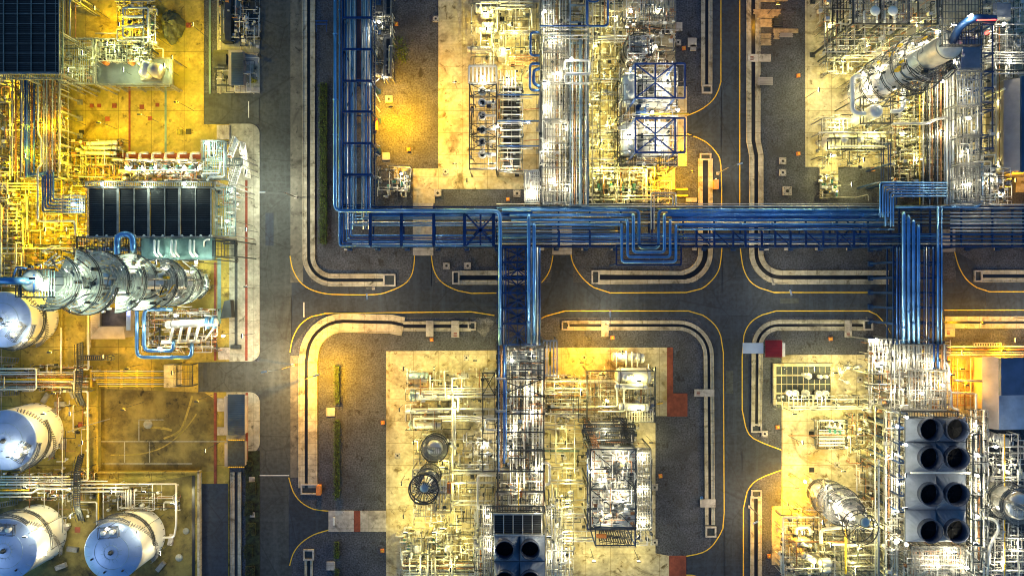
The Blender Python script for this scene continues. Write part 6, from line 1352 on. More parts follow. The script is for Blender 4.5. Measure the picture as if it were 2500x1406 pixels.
bundle('{} crossing pipe from the top in the lower right corner', [([(2395,y),(2640,y)],w,m) for y,w,m in ((1090,4,'silver'),(1166,3,'bright'),(1173,3,'silver'),(1312,5,'bright'),(1345,3,'silver'),(1370,4,'silver'),(1392,4,'bright'))], 9.6, 'crossing pipes in the lower right corner')
bundle('{} upright line from the left in the lower right corner', [([(x,1060),(x,1460)],w,m) for x,w,m in ((2412,3,'silver'),(2450,3,'bright'),(2452,4,'yellow'),(2486,3,'silver'))], 10, 'upright lines in the lower right corner')
for i,(x,y) in enumerate(((2440,1075),(2465,1068),(2470,1120),(2480,1150),(2455,1330),(2470,1360),(2440,1380),(2480,1300))): valve_set(x,y,i*.7,ORD[i]+' valve cluster from the top at the lower right edge',sc=.9)
drum('slanted fat pale duct at the right edge below the gable roof', (2398,1058),(2470,1085),1.2,6,'bright',1)
# red-roofed shelter by the road
t = thing('guard_shelter', 'small red-roofed shelter beside the drain at the narrow road', 'shelter', P(1888,850))
mb = MB(); mb.box(P(1868,830,2.8),P(1910,872,3.05)); rf = mb.build('roof', M['redp'], t)
mb = MB(); [mb.beam(P(1870,831+k*8,3.08),P(1908,831+k*8,3.08),.08) for k in range(6)]; mb.build('roof_seams', M['redp'], rf)
mb = MB(); a=P(1872,835); b=P(1906,868); mb.box((a.x,b.y,0),(b.x,a.y,2.8)); mb.build('wall', M['white'], t)
t = thing('canopy', 'pale bluish flat canopy joined to the red-roofed shelter', 'canopy', P(1840,850))
mb = MB(); mb.box(P(1813,837,2.5),P(1864,863,2.62)); mb.build('roof', mat('pale_sheet', (.52,.60,.72), .4, .2, .08), t)
mb = MB(); [mb.beam(P(x,y,0),Vector((*P(x,y)[:2],2.5)),.12) for x in (1817,1860) for y in (840,860)]; mb.build('posts', M['steel'], t)
# ================================================================== LEFT PLANT
rack('pipe rack of the upper left plant running down from the corner cooler', 'v', 48, 140, [190,226,268,312,350,392,432], [5,8.5], 'steel', cs=.35, bs=.28, mid=True, brace=((3,4),))
bundle('{} pipe from the left on the upper left rack', [([(x,190),(x,y1)],w,m) for x,y1,w,m in ((30,430,3,'silver'),(38,420,4,'rust'),(54,420,4,'silver'),(61,430,4,'dsky_tint_pipe'),(66,430,4,'sky_tint_pipe'),(71,430,3,'dsky_tint_pipe'),(77,420,3,'rust'),(83,425,4,'dsky_tint_pipe'),(101,420,2.5,'rust'),(107,420,3,'silver'),(114,420,4,'silver'),(121,425,5,'rust'),(128,420,3,'silver'),(134,420,3,'rust'),(146,420,3,'silver'))], 8.8, 'pipes of the upper left rack')
pipe('pale pipe with a sideways jog down the middle of the upper left rack', [(93,192),(93,326),(101,340),(101,402),(92,412),(92,540),(182,540),(184,575)], 4.5, 'silver', 9.6)
for i in range(5):
    x = 130-i*6.5; y = 411+0*i; k = i*8
    pipe(ORD[i]+' of the nested stepped pipes from the inside, left of the eight-panel cooler', [(62,432-k*.45,8.6),(x,423+k*.0+i*4.2-8,8.6),(x,487+i*7.5,8.6),(205,487+i*7.5,8.6)] , 4.5, 'dsky_tint_pipe', 8.6, 'nested stepped pipes')
for i,(x,y) in enumerate(((22,190),(8,200),(34,245),(10,275),(28,320),(12,360),(6,430),(20,455),(40,470),(45,500),(70,510),(25,520),(60,545),(90,500),(155,270),(162,300),(160,335),(150,360),(158,396),(175,420))): valve_set(x,y,i*.75,ORD[i]+' yellow-lit valve cluster from the top along the far left plant',sc=1.0)
bundle('{} yellow-lit crossing pipe from the top at the far left', [([(-60,y),(x1,y)],w,m) for y,x1,w,m in ((198,48,4,'silver'),(206,48,3,'silver'),(250,26,3,'silver'),(395,30,3,'rust'),(420,50,3,'silver'),(448,96,3,'bright'),(455,96,3,'silver'),(462,90,3,'silver'),(520,50,4,'silver'),(528,50,3,'silver'),(537,50,3,'silver'),(546,48,3,'silver'),(555,48,3,'silver'),(564,48,3,'silver'),(598,186,3,'dark_steel'),(606,188,4,'silver'),(619,52,4,'silver'))], 4, 'crossing pipes at the far left')
bundle('{} upright pipe from the left in the yellow-lit far left plant', [([(x,y0),(x,y1)],w,m) for x,y0,y1,w,m in ((3,500,690,4,'silver'),(18,440,620,3,'silver'),(24,255,440,3,'silver'),(40,505,570,3,'bright'),(56,500,640,5,'steel'),(52,619,680,3,'silver'),(66,480,560,3,'bright'),(110,530,575,3,'bright'),(150,440,560,3,'yellow'))], 5, 'upright pipes in the far left plant')
deck('yellow-lit mesh floor with pipes left of the eight-panel cooler', 60,478,150,562,3.2,'steel',step=.9,rail=False); deck('small pale floor at the cooler inlet', 150,478,205,520,9,'grating',step=.5)
for i,y in enumerate((487,497,507,517)): 
    pass
deck('long north gallery above the eight-panel cooler', 208,444,524,458,14,'grating',step=.5,rm='dark_steel')
deck('east gallery beside the eight-panel cooler', 526,458,574,576,12,'teal',step=.5)
deck('dark gallery along the foot of the eight-panel cooler', 186,578,345,628,12,'dark_steel',legm='dark_steel',step=.6)
deck('teal deck with three pairs of white bent pipes', 345,581,523,634,13,'teal',solid=True,legm='dark_steel')
deck('black-framed end bay right of the teal deck', 524,588,572,626,13,'dark_steel',legm='dark_steel',step=.7)
for i,x in enumerate((381,423,468)):
    for j,dx in enumerate((-4,6)):
        pipe(ORD[i*2+j]+' white bent pipe from the left on the teal deck', [(x+dx,588,13.2),(x+dx,588,14.6),(x+dx-1,616,14.6),(x+dx+8,626,14),(x+dx+8,626,13.2)], 6-j*1.5, 'bright', 14.6, 'white bent pipes on the teal deck')
pipe('short white elbow at the right end of the teal deck', [(498,602,13.2),(498,586,14.3),(512,585,14.3)], 4, 'bright', 14)
pipe('dark blue header behind the fat inverted U pipe', [(198,608),(345,608)], 9, 'dsky_tint_pipe', 10)
for i,x in enumerate(range(215,520,23)):
    mb = MB(); q=P(x,577,13.5); mb.cyl((q.x,q.y,12.9), .35,.9,10); solo('fan_motor', mb, M['bright'], ORD[i]+' little silver knob from the left along the foot of the eight-panel cooler', 'motor', 'silver knobs')
# corner cooler surroundings
deck('pale gallery right of the corner cooler', 143,-20,152,182,14,'teal',step=.5); deck('pale gallery below the corner cooler', -20,180,146,193,14,'teal',step=.5)
deck('silver grating bay right of the corner cooler', 150,96,232,205,9,'grating',step=.5,bar=.1)
deck('pale solid machine deck with the tilted turbine', 232,145,420,208,5,'casing',solid=True)
t = thing('turbine', 'tilted grey turbine casing on the pale machine deck', 'turbine', P(375,182,5)); a=P(350,185,6.5); b=P(392,168,6.8)
mb = MB(); mb.vessel(P(352,190,6.4),P(366,150,7.4),1.5); mb.build('casing', M['silver'], t)
mb = MB(); mb.lathe(P(368,168,7.2),[(.01,0),(1.4,0),(1.7,1.2),(1.7,2.4),(.01,2.4)],18,(1,-.35,0)); mb.build('inlet_hood', M['roof_grey'], t)
mb = MB(); mb.box(P(345,178,5.05),P(392,196,5.5)); mb.build('baseplate', M['steel'], t)
drum('stubby silver drum left of the tilted turbine', (338,150),(352,156),.9,6.8,'bright',1)
for i,x in enumerate((255,318)): mb = MB(); q=P(x,150,6); mb.cyl((q.x,q.y,5), .75,1.0,16); solo('oil_pot', mb, M['orange'], ('left','right')[i]+' orange round pot on the machine deck', 'vessel')
for i,(x,y) in enumerate(((245,120),(262,112),(280,122),(300,118),(318,125),(335,120),(350,130),(250,135),(290,135))): valve_set(x,y,i*.8,ORD[i]+' bright valve set from the left behind the machine deck',sc=1.0)
bundle('{} nested rectangular pipe from the outside above the machine deck', [([(362,104),(362,20),(300,20),(300,92),(366,92)],5,'silver'),([(350,108),(350,24)],4,'steel'),([(300,42),(350,42)],7,'bright'),([(298,66),(350,66)],7,'silver'),([(286,72),(286,100),(345,100)],4,'silver')], 8, 'nested rectangular pipes')
bundle('{} brass pipe from the top at the upper edge of the left plant', [([(280,-8),(378,-8)],5,'silver'),([(280,3),(378,3)],4,'steel'),([(180,95),(350,95)],3,'silver'),([(232,82),(282,82)],3,'silver')], 7, 'brass pipes at the upper edge')
pipe('thin pale pipe stepping down right of the machine deck', [(374,92),(374,119),(398,119),(398,142)], 3, 'bright', 5)
for i,(x,y) in enumerate(((366,28),(370,44),(368,62),(372,76))): pump(x,y,1.57*i,ORD[i]+' orange-lit pump from the top beside the nested rectangular pipes','orange pumps',1.0)
bundle('{} brown upright pipe from the left between corner cooler and orange yard', [([(x,-20),(x,95)],w,m) for x,w,m in ((156,4,'steel'),(163,3,'rust'),(171,4,'silver'),(184,3,'rust'))], 8, 'brown upright pipes')
pipe('pale hook pipe at the top edge of the orange yard', [(182,-10),(196,-10),(196,16),(182,16)], 4, 'silver', 6)
mb = MB(); mb.beam(P(236,200,5),P(292,222,1),.5); solo('ramp', mb, M['steel'], 'sloping brown stair beam below the machine deck', 'ramp')
rack('thin handrail frame along the foot of the machine deck', 'h', 207,211, [284,330,375,414], [2,5], 'steel', cs=.2, bs=.18, foot=False)
mb = MB(); rnd = random.Random(5); c=P(425,68,0); n=18; vs=[]; 
for j in range(7):
    th=j/6*math.pi/2
    for k in range(n):
        an=2*math.pi*k/n; w=1+.13*math.sin(3*an+1)+.08*math.sin(7*an+j); vs.append((c.x+math.cos(an)*2.6*math.cos(th)*w, c.y+math.sin(an)*3.9*math.cos(th)*w, .1+3.4*math.sin(th)*(1+.06*math.sin(5*an))))
mb.add(vs, [(j*n+k,j*n+(k+1)%n,(j+1)*n+(k+1)%n,(j+1)*n+k) for j in range(6) for k in range(n)], False)
t = thing('wrapped_load', 'large lumpy tarpaulin-covered mound standing alone in the yellow yard', 'tarpaulin', (c.x,c.y,0)); mb.build('cover', M['tarp'], t)
mb = MB(); [mb.tube([(c.x+math.cos(a)*2.7,c.y+math.sin(a)*4,.3),(c.x+math.cos(a)*1.8,c.y+math.sin(a)*2.7,2.75),(c.x,c.y,3.75)],.07,6) for a in (0.3,1.4,2.6,3.9,5.2)]; mb.build('lashing', M['dark_steel'], t)
# exchangers and pumps
drum('upper pale exchanger of the stacked group at the left yard edge', (212,352),(286,348),.5,3,'bright',1); drum('middle pale exchanger of the stacked group at the left yard edge', (205,362),(286,361),.5,3,'silver',1); drum('lower pale exchanger of the stacked group at the left yard edge', (196,373),(284,375),.5,3,'silver',1)
deck('brown framed bay below the stacked exchangers', 150,380,208,430,3,'steel',step=1.2,rail=True); deck('second brown framed bay above the pumps', 210,385,285,400,3,'steel',step=1.2,rail=False)
deck('yellow-lit framed bay left of the pump row', 215,405,280,448,3,'rust',step=1.4,rail=False)
for i in range(6):
    pump(318+i*31,408,1.57,ORD[i]+' glaring pump from the left in the row above the eight-panel cooler','glaring pumps',1.35)
    valve_set(312+i*31,428,.4,ORD[i]+' valve set from the left in the row above the eight-panel cooler',sc=.9)
pipe('pale header along the glaring pump row', [(290,416),(486,416)], 3.5, 'bright', 4)
# teal tower block and stairs
deck('teal grating tower block at the right end of the pump row', 496,345,551,438,13,'teal',step=.5,bar=.14)
pipe('silver S-shaped pipe on the teal tower block', [(494,432),(494,424),(535,424),(538,412),(538,398)], 5, 'bright', 14); pipe('second silver S-shaped pipe on the teal tower block', [(505,442),(510,432),(546,432),(549,350)], 5, 'bright', 14)
for i,(a,b,lb) in enumerate((((578,340,13),(556,398,6),'upper left flight of the zig-zag stairs right of the teal block'),((592,348,10),(606,434,1),'outer long flight of the zig-zag stairs right of the teal block'),((586,396,9),(564,466,12),'lower flight of the zig-zag stairs right of the teal block'))):
    t = thing('stairway', lb, 'stairs', P(a[0],a[1])); mb = MB(); mb.stair(P(*a),P(*b),1.3); mb.build('flight', M['bright'], t)
deck('small teal landing between the zig-zag stairs', 550,388,590,404,10,'teal',step=.4)
# manifold with blue loops
pipe('outer thick blue pipe loop below the huge left column', [(408,743,7),(334,743,7),(334,872,7),(468,872,7),(468,845,7),(468,838,5)], 9, 'sky_tint_pipe', 7, bend=1.7)
pipe('inner thick blue pipe loop below the huge left column', [(420,755,7),(352,755,7),(352,856,7),(422,856,7),(424,835,7),(424,832,5)], 9, 'sky_tint_pipe', 7, bend=1.5)
drum('fat silver manifold header inside the blue loops', (404,793),(532,786),.95,6.5,'bright',0)
drum('thin silver lower header inside the blue loops', (394,834),(488,833),.45,5.5,'bright',0,flange=False)
for i,x in enumerate((422,443,463,483)):
    pipe(ORD[i]+' arched silver branch pipe from the left between the two headers', [(x+2,796,6.2),(x-1,806,8),(x-6,828,8),(x-6,833,6)], 7, 'bright', 8, 'arched branch pipes', bend=.9)
mb = MB(); mb.lathe(P(505,788,6.5),[(.01,0),(1.5,0),(1.5,.4),(1.0,.4),(1.0,1.6),(1.5,1.6),(1.5,2.0),(.01,2.0)],16,(1,.07,0)); solo('flanged_joint', mb, M['sky_tint_pipe'], 'big flanged joint at the right end of the manifold header', 'flange')
for i,(x,y) in enumerate(((398,765),(415,772),(440,768),(462,762),(485,765),(505,768),(368,770),(385,760),(378,815),(400,845),(445,850),(480,850),(376,835))): valve_set(x,y,i*.85,ORD[i]+' valve set from the left around the manifold inside the blue loops',sc=.9)
bundle('{} cross pipe from the top above the manifold header', [([(x0,y),(x1,y)],w,m) for x0,x1,y,w,m in ((365,520,776,3,'dark_steel'),(430,512,764,4,'silver'),(360,430,782,3,'rust'),(400,520,846,3,'silver'))], 5, 'manifold cross pipes')
deck('small railed frame at the left end of the manifold', 372,822,396,850,3,'dark_steel',legm='dark_steel',step=.9)
pipe('silver end pipe curling down the right of the manifold', [(500,770),(518,772),(522,800),(500,830)], 5, 'bright', 6)
# pump house
t = thing('pump_house', 'small building with tan ribbed roof and dark sunken centre below the huge column', 'building', P(262,790)); a=P(216,752,5); b=P(302,828,5)
mb = MB(); mb.box((a.x+.3,b.y+.3,0),(b.x-.3,a.y-.3,4.2)); mb.build('wall', M['roof_tan'], t)
i0=P(249,752,4.3); i1=P(311,796,4.3)
mb = MB(); mb.add([(a.x,a.y,4.3),(a.x,b.y,4.3),(i0.x,i1.y,5.2),(i0.x,a.y,5.2),(b.x,b.y,4.3),(b.x,i1.y,5.2)],[(0,1,2,3),(1,4,5,2)]); rf = mb.build('roof', M['roof_tan'], t)
mb = MB()
for k in range(1,13): x=a.x+(i0.x-a.x)*k/13; y=b.y+(a.y-b.y)*k/13; mb.beam((a.x+.05,y,4.4),(i0.x,max(y,i1.y),5.25),.06)
mb.build('roof_seams', M['wood'], rf)
mb = MB(); mb.box((i0.x,i1.y,3.6),(i1.x,a.y,4.4)); mb.build('sunken_roof', M['roof_brown'], t)
mb = MB(); mb.box(P(309,742,5.5),P(318,806,5.7)); mb.build('edge_channel', M['bright'], t)
mb = MB(); mb.box(P(312,738,6.4),P(314,770,6.6)); tag(mb.build('neon_tube', M['lampb']), 'violet-blue lit tube above the right edge of the pump house', 'lamp')
# tank farm pipeways, walls, walkways
def wall(label,pts,w=3.5,h=1.4,m='slab_left',name='bund_wall',cat='wall'):
    mb = MB(); mb.strip(px2(pts,h), -w*S/2, w*S/2, 0, h); return solo(name, mb, M[m], label, cat)
wall('long upright yellow bund wall left of the mossy yard', [(237,895),(237,1152)]); wall('horizontal bund wall along the foot of the mossy yard', [(237,1153),(488,1153)]); wall('pale bund wall beside the black ditch at lower left', [(484,1150),(484,1500)],5,1.4,'conc'); wall('low wall left of the pipe loop beside the middle tank', [(150,700),(150,885)],2,1)
band('black_ditch', [(473,1160),(473,1500)], 7, M['dark'], 0.2)
wall('upright wall below the pump house', [(213,760),(213,850)],3,1.4,'conc'); wall('second upright bund wall near the lower pipeway', [(237,1175),(237,1265)],3,1.2)
bundle('{} yellow-lit pipe from the top in the straight eight-pipe bundle left of the white gate block', [([(221+3*i,906+5.2*i),(416,906+5.2*i)],2.6,'yellow' if i%3 else 'silver') for i in range(8)], 2.5, 'eight yellow pipes')
t = thing('pipe_sleeper', 'row of cross sleepers under the eight-pipe bundle', 'support', P(320,925)); 
for x in (222,258,296,334,372,410): mb = MB(); mb.box(P(x-1.5,902,1.9),P(x+1.5,946,2.2)); mb.build('sleeper', M['yellow'], t)
mb = MB(); mb.box(P(417,887,0),P(428,946,3.4)); solo('gate_block', mb, M['slab'], 'white block wall closing the right end of the eight-pipe bundle', 'wall')
deck('dark stair frame right of the white gate block', 430,890,468,942,3,'dark_steel',legm='dark_steel',step=.9)
bundle('{} pipe from the top of the upper tank-farm pipeway', [([(-60,y),(x1,y)],w,m) for y,x1,w,m in ((900,86,5,'silver'),(908,180,3,'silver'),(913,180,4,'bright'),(919,215,3,'rust'),(926,180,4,'yellow'),(931,215,4,'silver'),(938,215,4,'rust'),(944,215,3,'silver'),(950,86,5,'silver'))], 2.5, 'upper tank-farm pipes')
pipe('square-ended silver loop at the left of the upper pipeway', [(-20,900),(88,900),(88,950),(-20,950)], 4, 'bright', 3.4)
pipe('pale tall pipe loop left of the bund wall', [(216,760),(216,902),(181,902),(181,955),(214,955),(214,1172),(190,1172)], 4.5, 'bright', 3)
pipe('pale upright pipe between the column and the upper pipeway', [(149,800),(149,912)], 4, 'silver', 3)
bundle('{} upright thin pipe from the left across the tank farm', [([(x,y0),(x,y1)],2.5,m) for x,y0,y1,m in ((3,700,1180,'steel'),(72,1130,1250,'rust'),(152,1060,1300,'silver'),(108,1180,1240,'silver'),(240,1190,1280,'yellow'),(252,1180,1270,'silver'))], 2.5, 'thin upright tank-farm pipes')
bundle('{} pipe from the top of the lower tank-farm pipeway', [([(-60,y),(x1,y)],w,m) for y,x1,w,m in ((1163,170,4,'bright'),(1170,180,3,'silver'),(1176,180,4,'silver'),(1182,180,5,'bright'),(1190,300,3,'silver'),(1196,70,4,'yellow'),(1203,75,5,'bright'),(1212,75,4,'bright'))], 2.5, 'lower tank-farm pipes')
pipe('pale stepped pipe swinging up and down on the lower pipeway', [(0,1203),(80,1203),(92,1193),(165,1193),(178,1202)], 5, 'bright', 3)
bundle('{} pipe from the top of the pipeway leading right to the full tank', [([(192,y),(x1,y)],w,'bright') for y,x1,w in ((1174,262,3),(1181,430,4),(1190,312,3.5),(1199,306,5))], 2.8, 'right-hand pipeway')
pipe('pale pipe dropping from the pipeway to the full tank, outer', [(430,1181),(430,1280),(425,1310),(398,1312)], 5, 'bright', 2.8)
bundle('{} short drop pipe from the left above the full tank', [([(x,1195),(x,1238)],w,'bright') for x,w in ((307,3),(313,5),(319,4),(328,3))], 3, 'short drop pipes')
pipe('thin white bent pipe left of the full tank', [(186,1225),(236,1225),(236,1290)], 3.5, 'bright', 2.5)
for i,(pts,lb) in enumerate((([(195,838),(195,900),(190,960),(204,992)],'upper dark catwalk crossing the upper pipeway'),([(198,1110),(188,1150),(187,1235),(200,1272)],'dark catwalk crossing the lower pipeway'))):
    t = thing('catwalk', lb, 'walkway', P(*pts[1])); mb = MB(); q=[P(*p,3.6 if 0<j<len(pts)-1 else .4) for j,p in enumerate(pts)]
    for u,v in zip(q,q[1:]):
        d=(v-u); n=max(2,int(d.length/.5)); nn=Vector((-d.y,d.x,0)).normalized()*.75
        for k in range(n): r_=u.lerp(v,k/n); mb.beam(r_-nn,r_+nn,.3,.06)
        for sg in (-1,1): mb.beam(u+nn*sg+Vector((0,0,1)),v+nn*sg+Vector((0,0,1)),.09); mb.beam(u+nn*sg,v+nn*sg,.14,.2)
    mb.build('deck', M['dark_steel'], t)
t = thing('catwalk', 'short dark catwalk branching right below the pump house', 'walkway', P(240,873)); mb = MB(); a=P(198,868,3.6); b=P(278,878,3.6); mb.grid(a.x,a.y,b.x,b.y,3.6,.5,.25,.06,2); mb.rail([(a.x,a.y,3.6),(b.x,a.y,3.6)]); mb.rail([(a.x,b.y,3.6),(b.x,b.y,3.6)]); mb.build('deck', M['dark_steel'], t)
for i,(x0,y0,x1,y1) in enumerate(((0,876,44,880),(0,960,46,957),(0,1232,42,1224))): t = thing('stairway', ORD[i]+' grey steps from the top at the left edge of the tank farm', 'stairs', P(20,y0)); mb = MB(); mb.stair(P(x0,y0,2.5),P(x1,y1,.3),1.2); mb.build('flight', M['steel'], t)
for i,(x,y) in enumerate(((150,985),(138,1000),(115,970),(158,1082),(180,958),(160,1282),(180,1338),(152,1380),(395,1380),(420,1315),(432,1222),(300,1205))): 
    mb = MB(); c=P(x,y); an=.5*i; d=Vector((math.cos(an),math.sin(an),0)); mb.beam(c-d*1.3+Vector((0,0,.5)),c+d*1.3+Vector((0,0,.5)),1.1,.7); solo('step_block', mb, M['conc_light' if i%2 else 'steel'], ORD[i]+' pale step block from the upper left scattered round the tanks', 'block')
for i,(x,y,r) in enumerate(((362,1035,1.1),(455,1295,.8),(438,1360,.9))): mb = MB(); c=P(x,y); mb.cyl((c.x,c.y,.1), r,.15,14); solo('ground_disc', mb, M['island'], ('pale round patch in the mossy yard','pale round patch right of the full tank','lower pale round patch right of the full tank')[i], 'cover')
# tyre tracks in the mossy yard
for i,(pts,w) in enumerate((([(400,1070),(440,1050),(460,1000),(470,965)],5),([(270,1110),(340,1108),(400,1090),(450,1050),(480,1010)],3),([(365,1042),(400,1045),(420,1050)],6))): band('dirt_track', smooth(pts), w, M['slab_left'], 0.14+.004*i)
# small lamp mast on the bund
t = thing('light_mast', 'thin lamp mast leaning right over the bund wall beside the middle tank', 'lamp post', P(218,1037)); mb = MB(); mb.cyl(P(218,1037),.18,8,8); mb.build('pole', M['steel'], t); mb = MB(); mb.tube([P(216,1037,8),P(268,1022,9)],.1,6); mb.build('arm', M['steel'], t)
# sheds on the lower island
t = thing('shed', 'ribbed blue-roofed shed on the lower left island', 'shed', P(576,1010)); mb = MB(); mb.box(P(558,964,0),P(595,1060,2.6)); mb.build('wall', M['roof_grey'], t); mb = MB(); mb.box(P(556,962,2.62),P(597,1062,2.75)); rf=mb.build('roof', M['roof_blue'], t)
mb = MB(); [mb.beam(P(556,964+k*4.5,2.8),P(597,964+k*4.5,2.8),.09) for k in range(22)]; mb.build('roof_ribs', M['roof_blue'], rf)
t = thing('shed', 'black-roofed shed below the blue-roofed one', 'shed', P(576,1108)); mb = MB(); mb.box(P(558,1076,0),P(595,1138,2.4)); mb.build('wall', M['roof_grey'], t); mb = MB(); mb.box(P(556,1074,2.42),P(597,1140,2.55)); mb.build('roof', M['pit'], t)
for i,y in enumerate((1074,1140)): 
    mb = MB(); [mb.box(P(558+k*5,y-1.5,2.62),P(560.6+k*5,y+1.5,2.8)) for k in range(8)]; solo('roof_beading', mb, M['yellow'], ('upper','lower')[i]+' dotted yellow edge of the black-roofed shed', 'edging')
for i,(x0,y0,x1,y1) in enumerate(((531,972,554,1004),(531,1042,555,1062),(533,848,560,878),(530,306,560,340))): mb = MB(); mb.box(P(x0,y0,.16),P(x1,y1,.4)); solo('paving_slab', mb, M['conc_light'], ('pale square slab left of the blue-roofed shed, upper','pale square slab left of the blue-roofed shed, lower','pale square slab right of the manifold','pale slab at the head of the upper island')[i], 'slab')
# upper island (top edge) items
t = thing('covered_trench', 'dark tarpaulin-covered trench cover at the top edge left of the wide road', 'cover', P(552,40)); mb = MB(); a=P(538,-40,2.6); b=P(562,100,2.6); mb.box((a.x,b.y,.3),(b.x,a.y,2.3)); mb.add([(a.x,b.y,2.3),(b.x,b.y,2.3),(b.x,a.y,2.3),(a.x,a.y,2.3),((a.x+b.x)/2,b.y,2.9),((a.x+b.x)/2,a.y,2.9)],[(0,4,5,3),(4,1,2,5),(0,1,4),(2,3,5)]); mb.build('cover', M['dark_steel'], t)
t = thing('shed', 'narrow ribbed blue-roofed shed on the upper island beside the wide road', 'shed', P(579,168)); mb = MB(); mb.box(P(567,131,0),P(592,206,2.3)); mb.build('wall', M['roof_grey'], t); mb = MB(); mb.box(P(565,129,2.32),P(594,208,2.45)); rf=mb.build('roof', M['roof_blue'], t); mb = MB(); [mb.beam(P(565,131+k*4.3,2.5),P(594,131+k*4.3,2.5),.08) for k in range(18)]; mb.build('roof_ribs', M['roof_blue'], rf)
mb = MB(); mb.box(P(526,128,.1),P(566,166,1.6)); mb.box(P(532,134,1.6),P(552,158,2.2)); solo('machine_block', mb, M['dark_steel'], 'dark machine block left of the narrow blue-roofed shed', 'machine')
for i,y in enumerate((48,59,70)): mb = MB(); c=P(605,y); mb.vessel((c.x,c.y,.2),(c.x,c.y,1.5),.45,14); solo('white_pot', mb, M['bright'], ('top','middle','bottom')[i]+' of three small white round pots beside the wide road', 'pot')
for i,(x0,y0,x1,y1,m,lb) in enumerate(((595,128,632,156,'conc_light','pale slab with a dark stain on the upper island'),(536,-30,540,230,'conc_light','long thin kerb on the upper island'),(586,-30,592,126,'conc','pale long slab strip beside the covered trench'),(596,0,632,60,'pit','dark pit area beside the three white pots'),(562,214,634,227,'conc_light','long pale slab at the foot of the upper island'))):
    mb = MB(); mb.box(P(x0,y0,.16),P(x1,y1,.19+.01*i)); solo('ground_slab', mb, M[m], lb, 'slab')
rnd = random.Random(3); mb = MB(); c = P(621,199)
for _ in range(160):
    d=[Vector((rnd.uniform(-1,1),rnd.uniform(-1,1),rnd.uniform(-1,1)))*.25 for _ in range(3)]; q=Vector((c.x+rnd.gauss(0,.35),c.y+rnd.gauss(0,.35),.7+rnd.gauss(0,.3))); mb.add([q+d[0],q+d[1],q+d[2]],[(0,1,2)])
SHR = mb
t = thing('shrub', 'small yellow-green shrub near the foot of the upper island', 'shrub', P(621,199)); mb.build('foliage', mat('yellow_leaves',(.35,.33,.04),.8,0,.4,2), t)
mb = MB(); mb.cyl((c.x,c.y,.1),.08,.6,6); mb.build('stem', M['stem'], t)
for j,(px_,py_,sc_,lb_) in enumerate(((978,112,2.2,'upper yellow-green weed clump on gravel right of the left rack'),(982,140,1.7,'lower yellow-green weed clump on gravel right of the left rack'))):
    mb = MB(); c = P(px_,py_)
    for _ in range(240):
        d=[Vector((rnd.uniform(-1,1),rnd.uniform(-1,1),rnd.uniform(-.5,.5)))*.28 for _ in range(3)]; q=Vector((c.x+rnd.gauss(0,.5*sc_),c.y+rnd.gauss(0,.6*sc_),.3+rnd.random()*.5)); mb.add([q+d[0],q+d[1],q+d[2]],[(0,1,2)])
    wc = thing('weed_clump', lb_, 'plant', (c.x,c.y,0)); mb.build('leaves', M['hedge'], wc)
t = thing('sign_frame', 'dark irregular cabinet on the island right of the manifold', 'cabinet', P(555,760)); mb = MB(); mb.prism(px2([(548,735),(563,732),(566,775),(538,778)],2), .2, 2.2); mb.build('body', M['dark_steel'], t)
mb = MB(); mb.beam(P(545,595,1),P(575,595,1),.4); mb.box(P(567,583,.2),P(573,596,1.4)); solo('gutter_post', mb, M['dark_steel'], 'dark gutter post at the head of the long drain slot', 'post')
mb = MB(); mb.box(P(565,842,.2),P(587,852,.8)); solo('gutter_box', mb, M['pit'], 'brown box at the foot of the long drain slot', 'box')

# ================================================================== STREET LAMPS, SMALL ITEMS ON THE ROADS
def street_lamp(px,py,dx,dy,label,h=8.5,power=0,col=WHT,on=False):
    """post at px,py with an arm reaching dx,dy pixels"""
    c = P(px,py); t = thing('street_lamp', label, 'street lamp', (c.x,c.y,0), 'street lamps on tall posts'); e = Vector((c.x+dx*S,c.y-dy*S,h+.4))
    mb = MB(); mb.box((c.x-.35,c.y-.35,0),(c.x+.35,c.y+.35,.3)); mb.build('base', M['conc_light'], t)
    mb = MB(); mb.lathe((c.x,c.y,.3),[(.13,0),(.07,h-.3)],10); mb.build('pole', M['steel'], t)
    mb = MB(); mb.tube([(c.x,c.y,h-.2),(c.x,c.y,h+.3),tuple(e)],.05,6); mb.build('arm', M['dark_steel'], t)
    d = Vector((dx,-dy,0)).normalized(); mb = MB(); mb.beam(e-d*.2,e+d*1.2,.34,.16); mb.build('lamp_head', M['white'], t)
    if power:
        mb = MB(); mb.beam(e+d*.1+Vector((0,0,-.1)),e+d*1.1+Vector((0,0,-.1)),.26,.05); mb.build('lens', M['lampw' if not on else 'lampo'], t)
        li = bpy.data.lights.new('lamp_light','POINT'); lo = bpy.data.objects.new('lamp_light',li); COL.objects.link(lo); lo.location = e+d*.5+Vector((0,0,-.4)); li.energy=power*LAMP_K; li.color=col; li.shadow_soft_size=.25
    return t
street_lamp(722,482,-44,0,'street lamp reaching left over the wide road beside the upper drain',power=6500,col=(1,.98,.72))
street_lamp(716,891,-34,5,'street lamp reaching left over the wide road by the orange-lit corner',power=6500,col=(1,.98,.72))
street_lamp(912,704,2,14,'street lamp reaching over the junction near the concrete drive',power=2200)
street_lamp(1477,790,0,-22,'street lamp on the slab crossing above the orange gravel',power=3500)
street_lamp(1888,692,5,17,'street lamp by the drain bend at the right of the crossroads',power=3500)
street_lamp(1752,424,20,-6,'street lamp beside the orange box at the narrow road',power=2200)
street_lamp(2478,775,18,-12,'street lamp over the road at the right edge',power=3500)
street_lamp(1830,1236,-12,6,'street lamp over the lower narrow road at the right',power=2200)
street_lamp(772,914,22,-8,'orange floodlight mast casting long shadows over the hedge',h=9,power=46000,col=ORG,on=True)
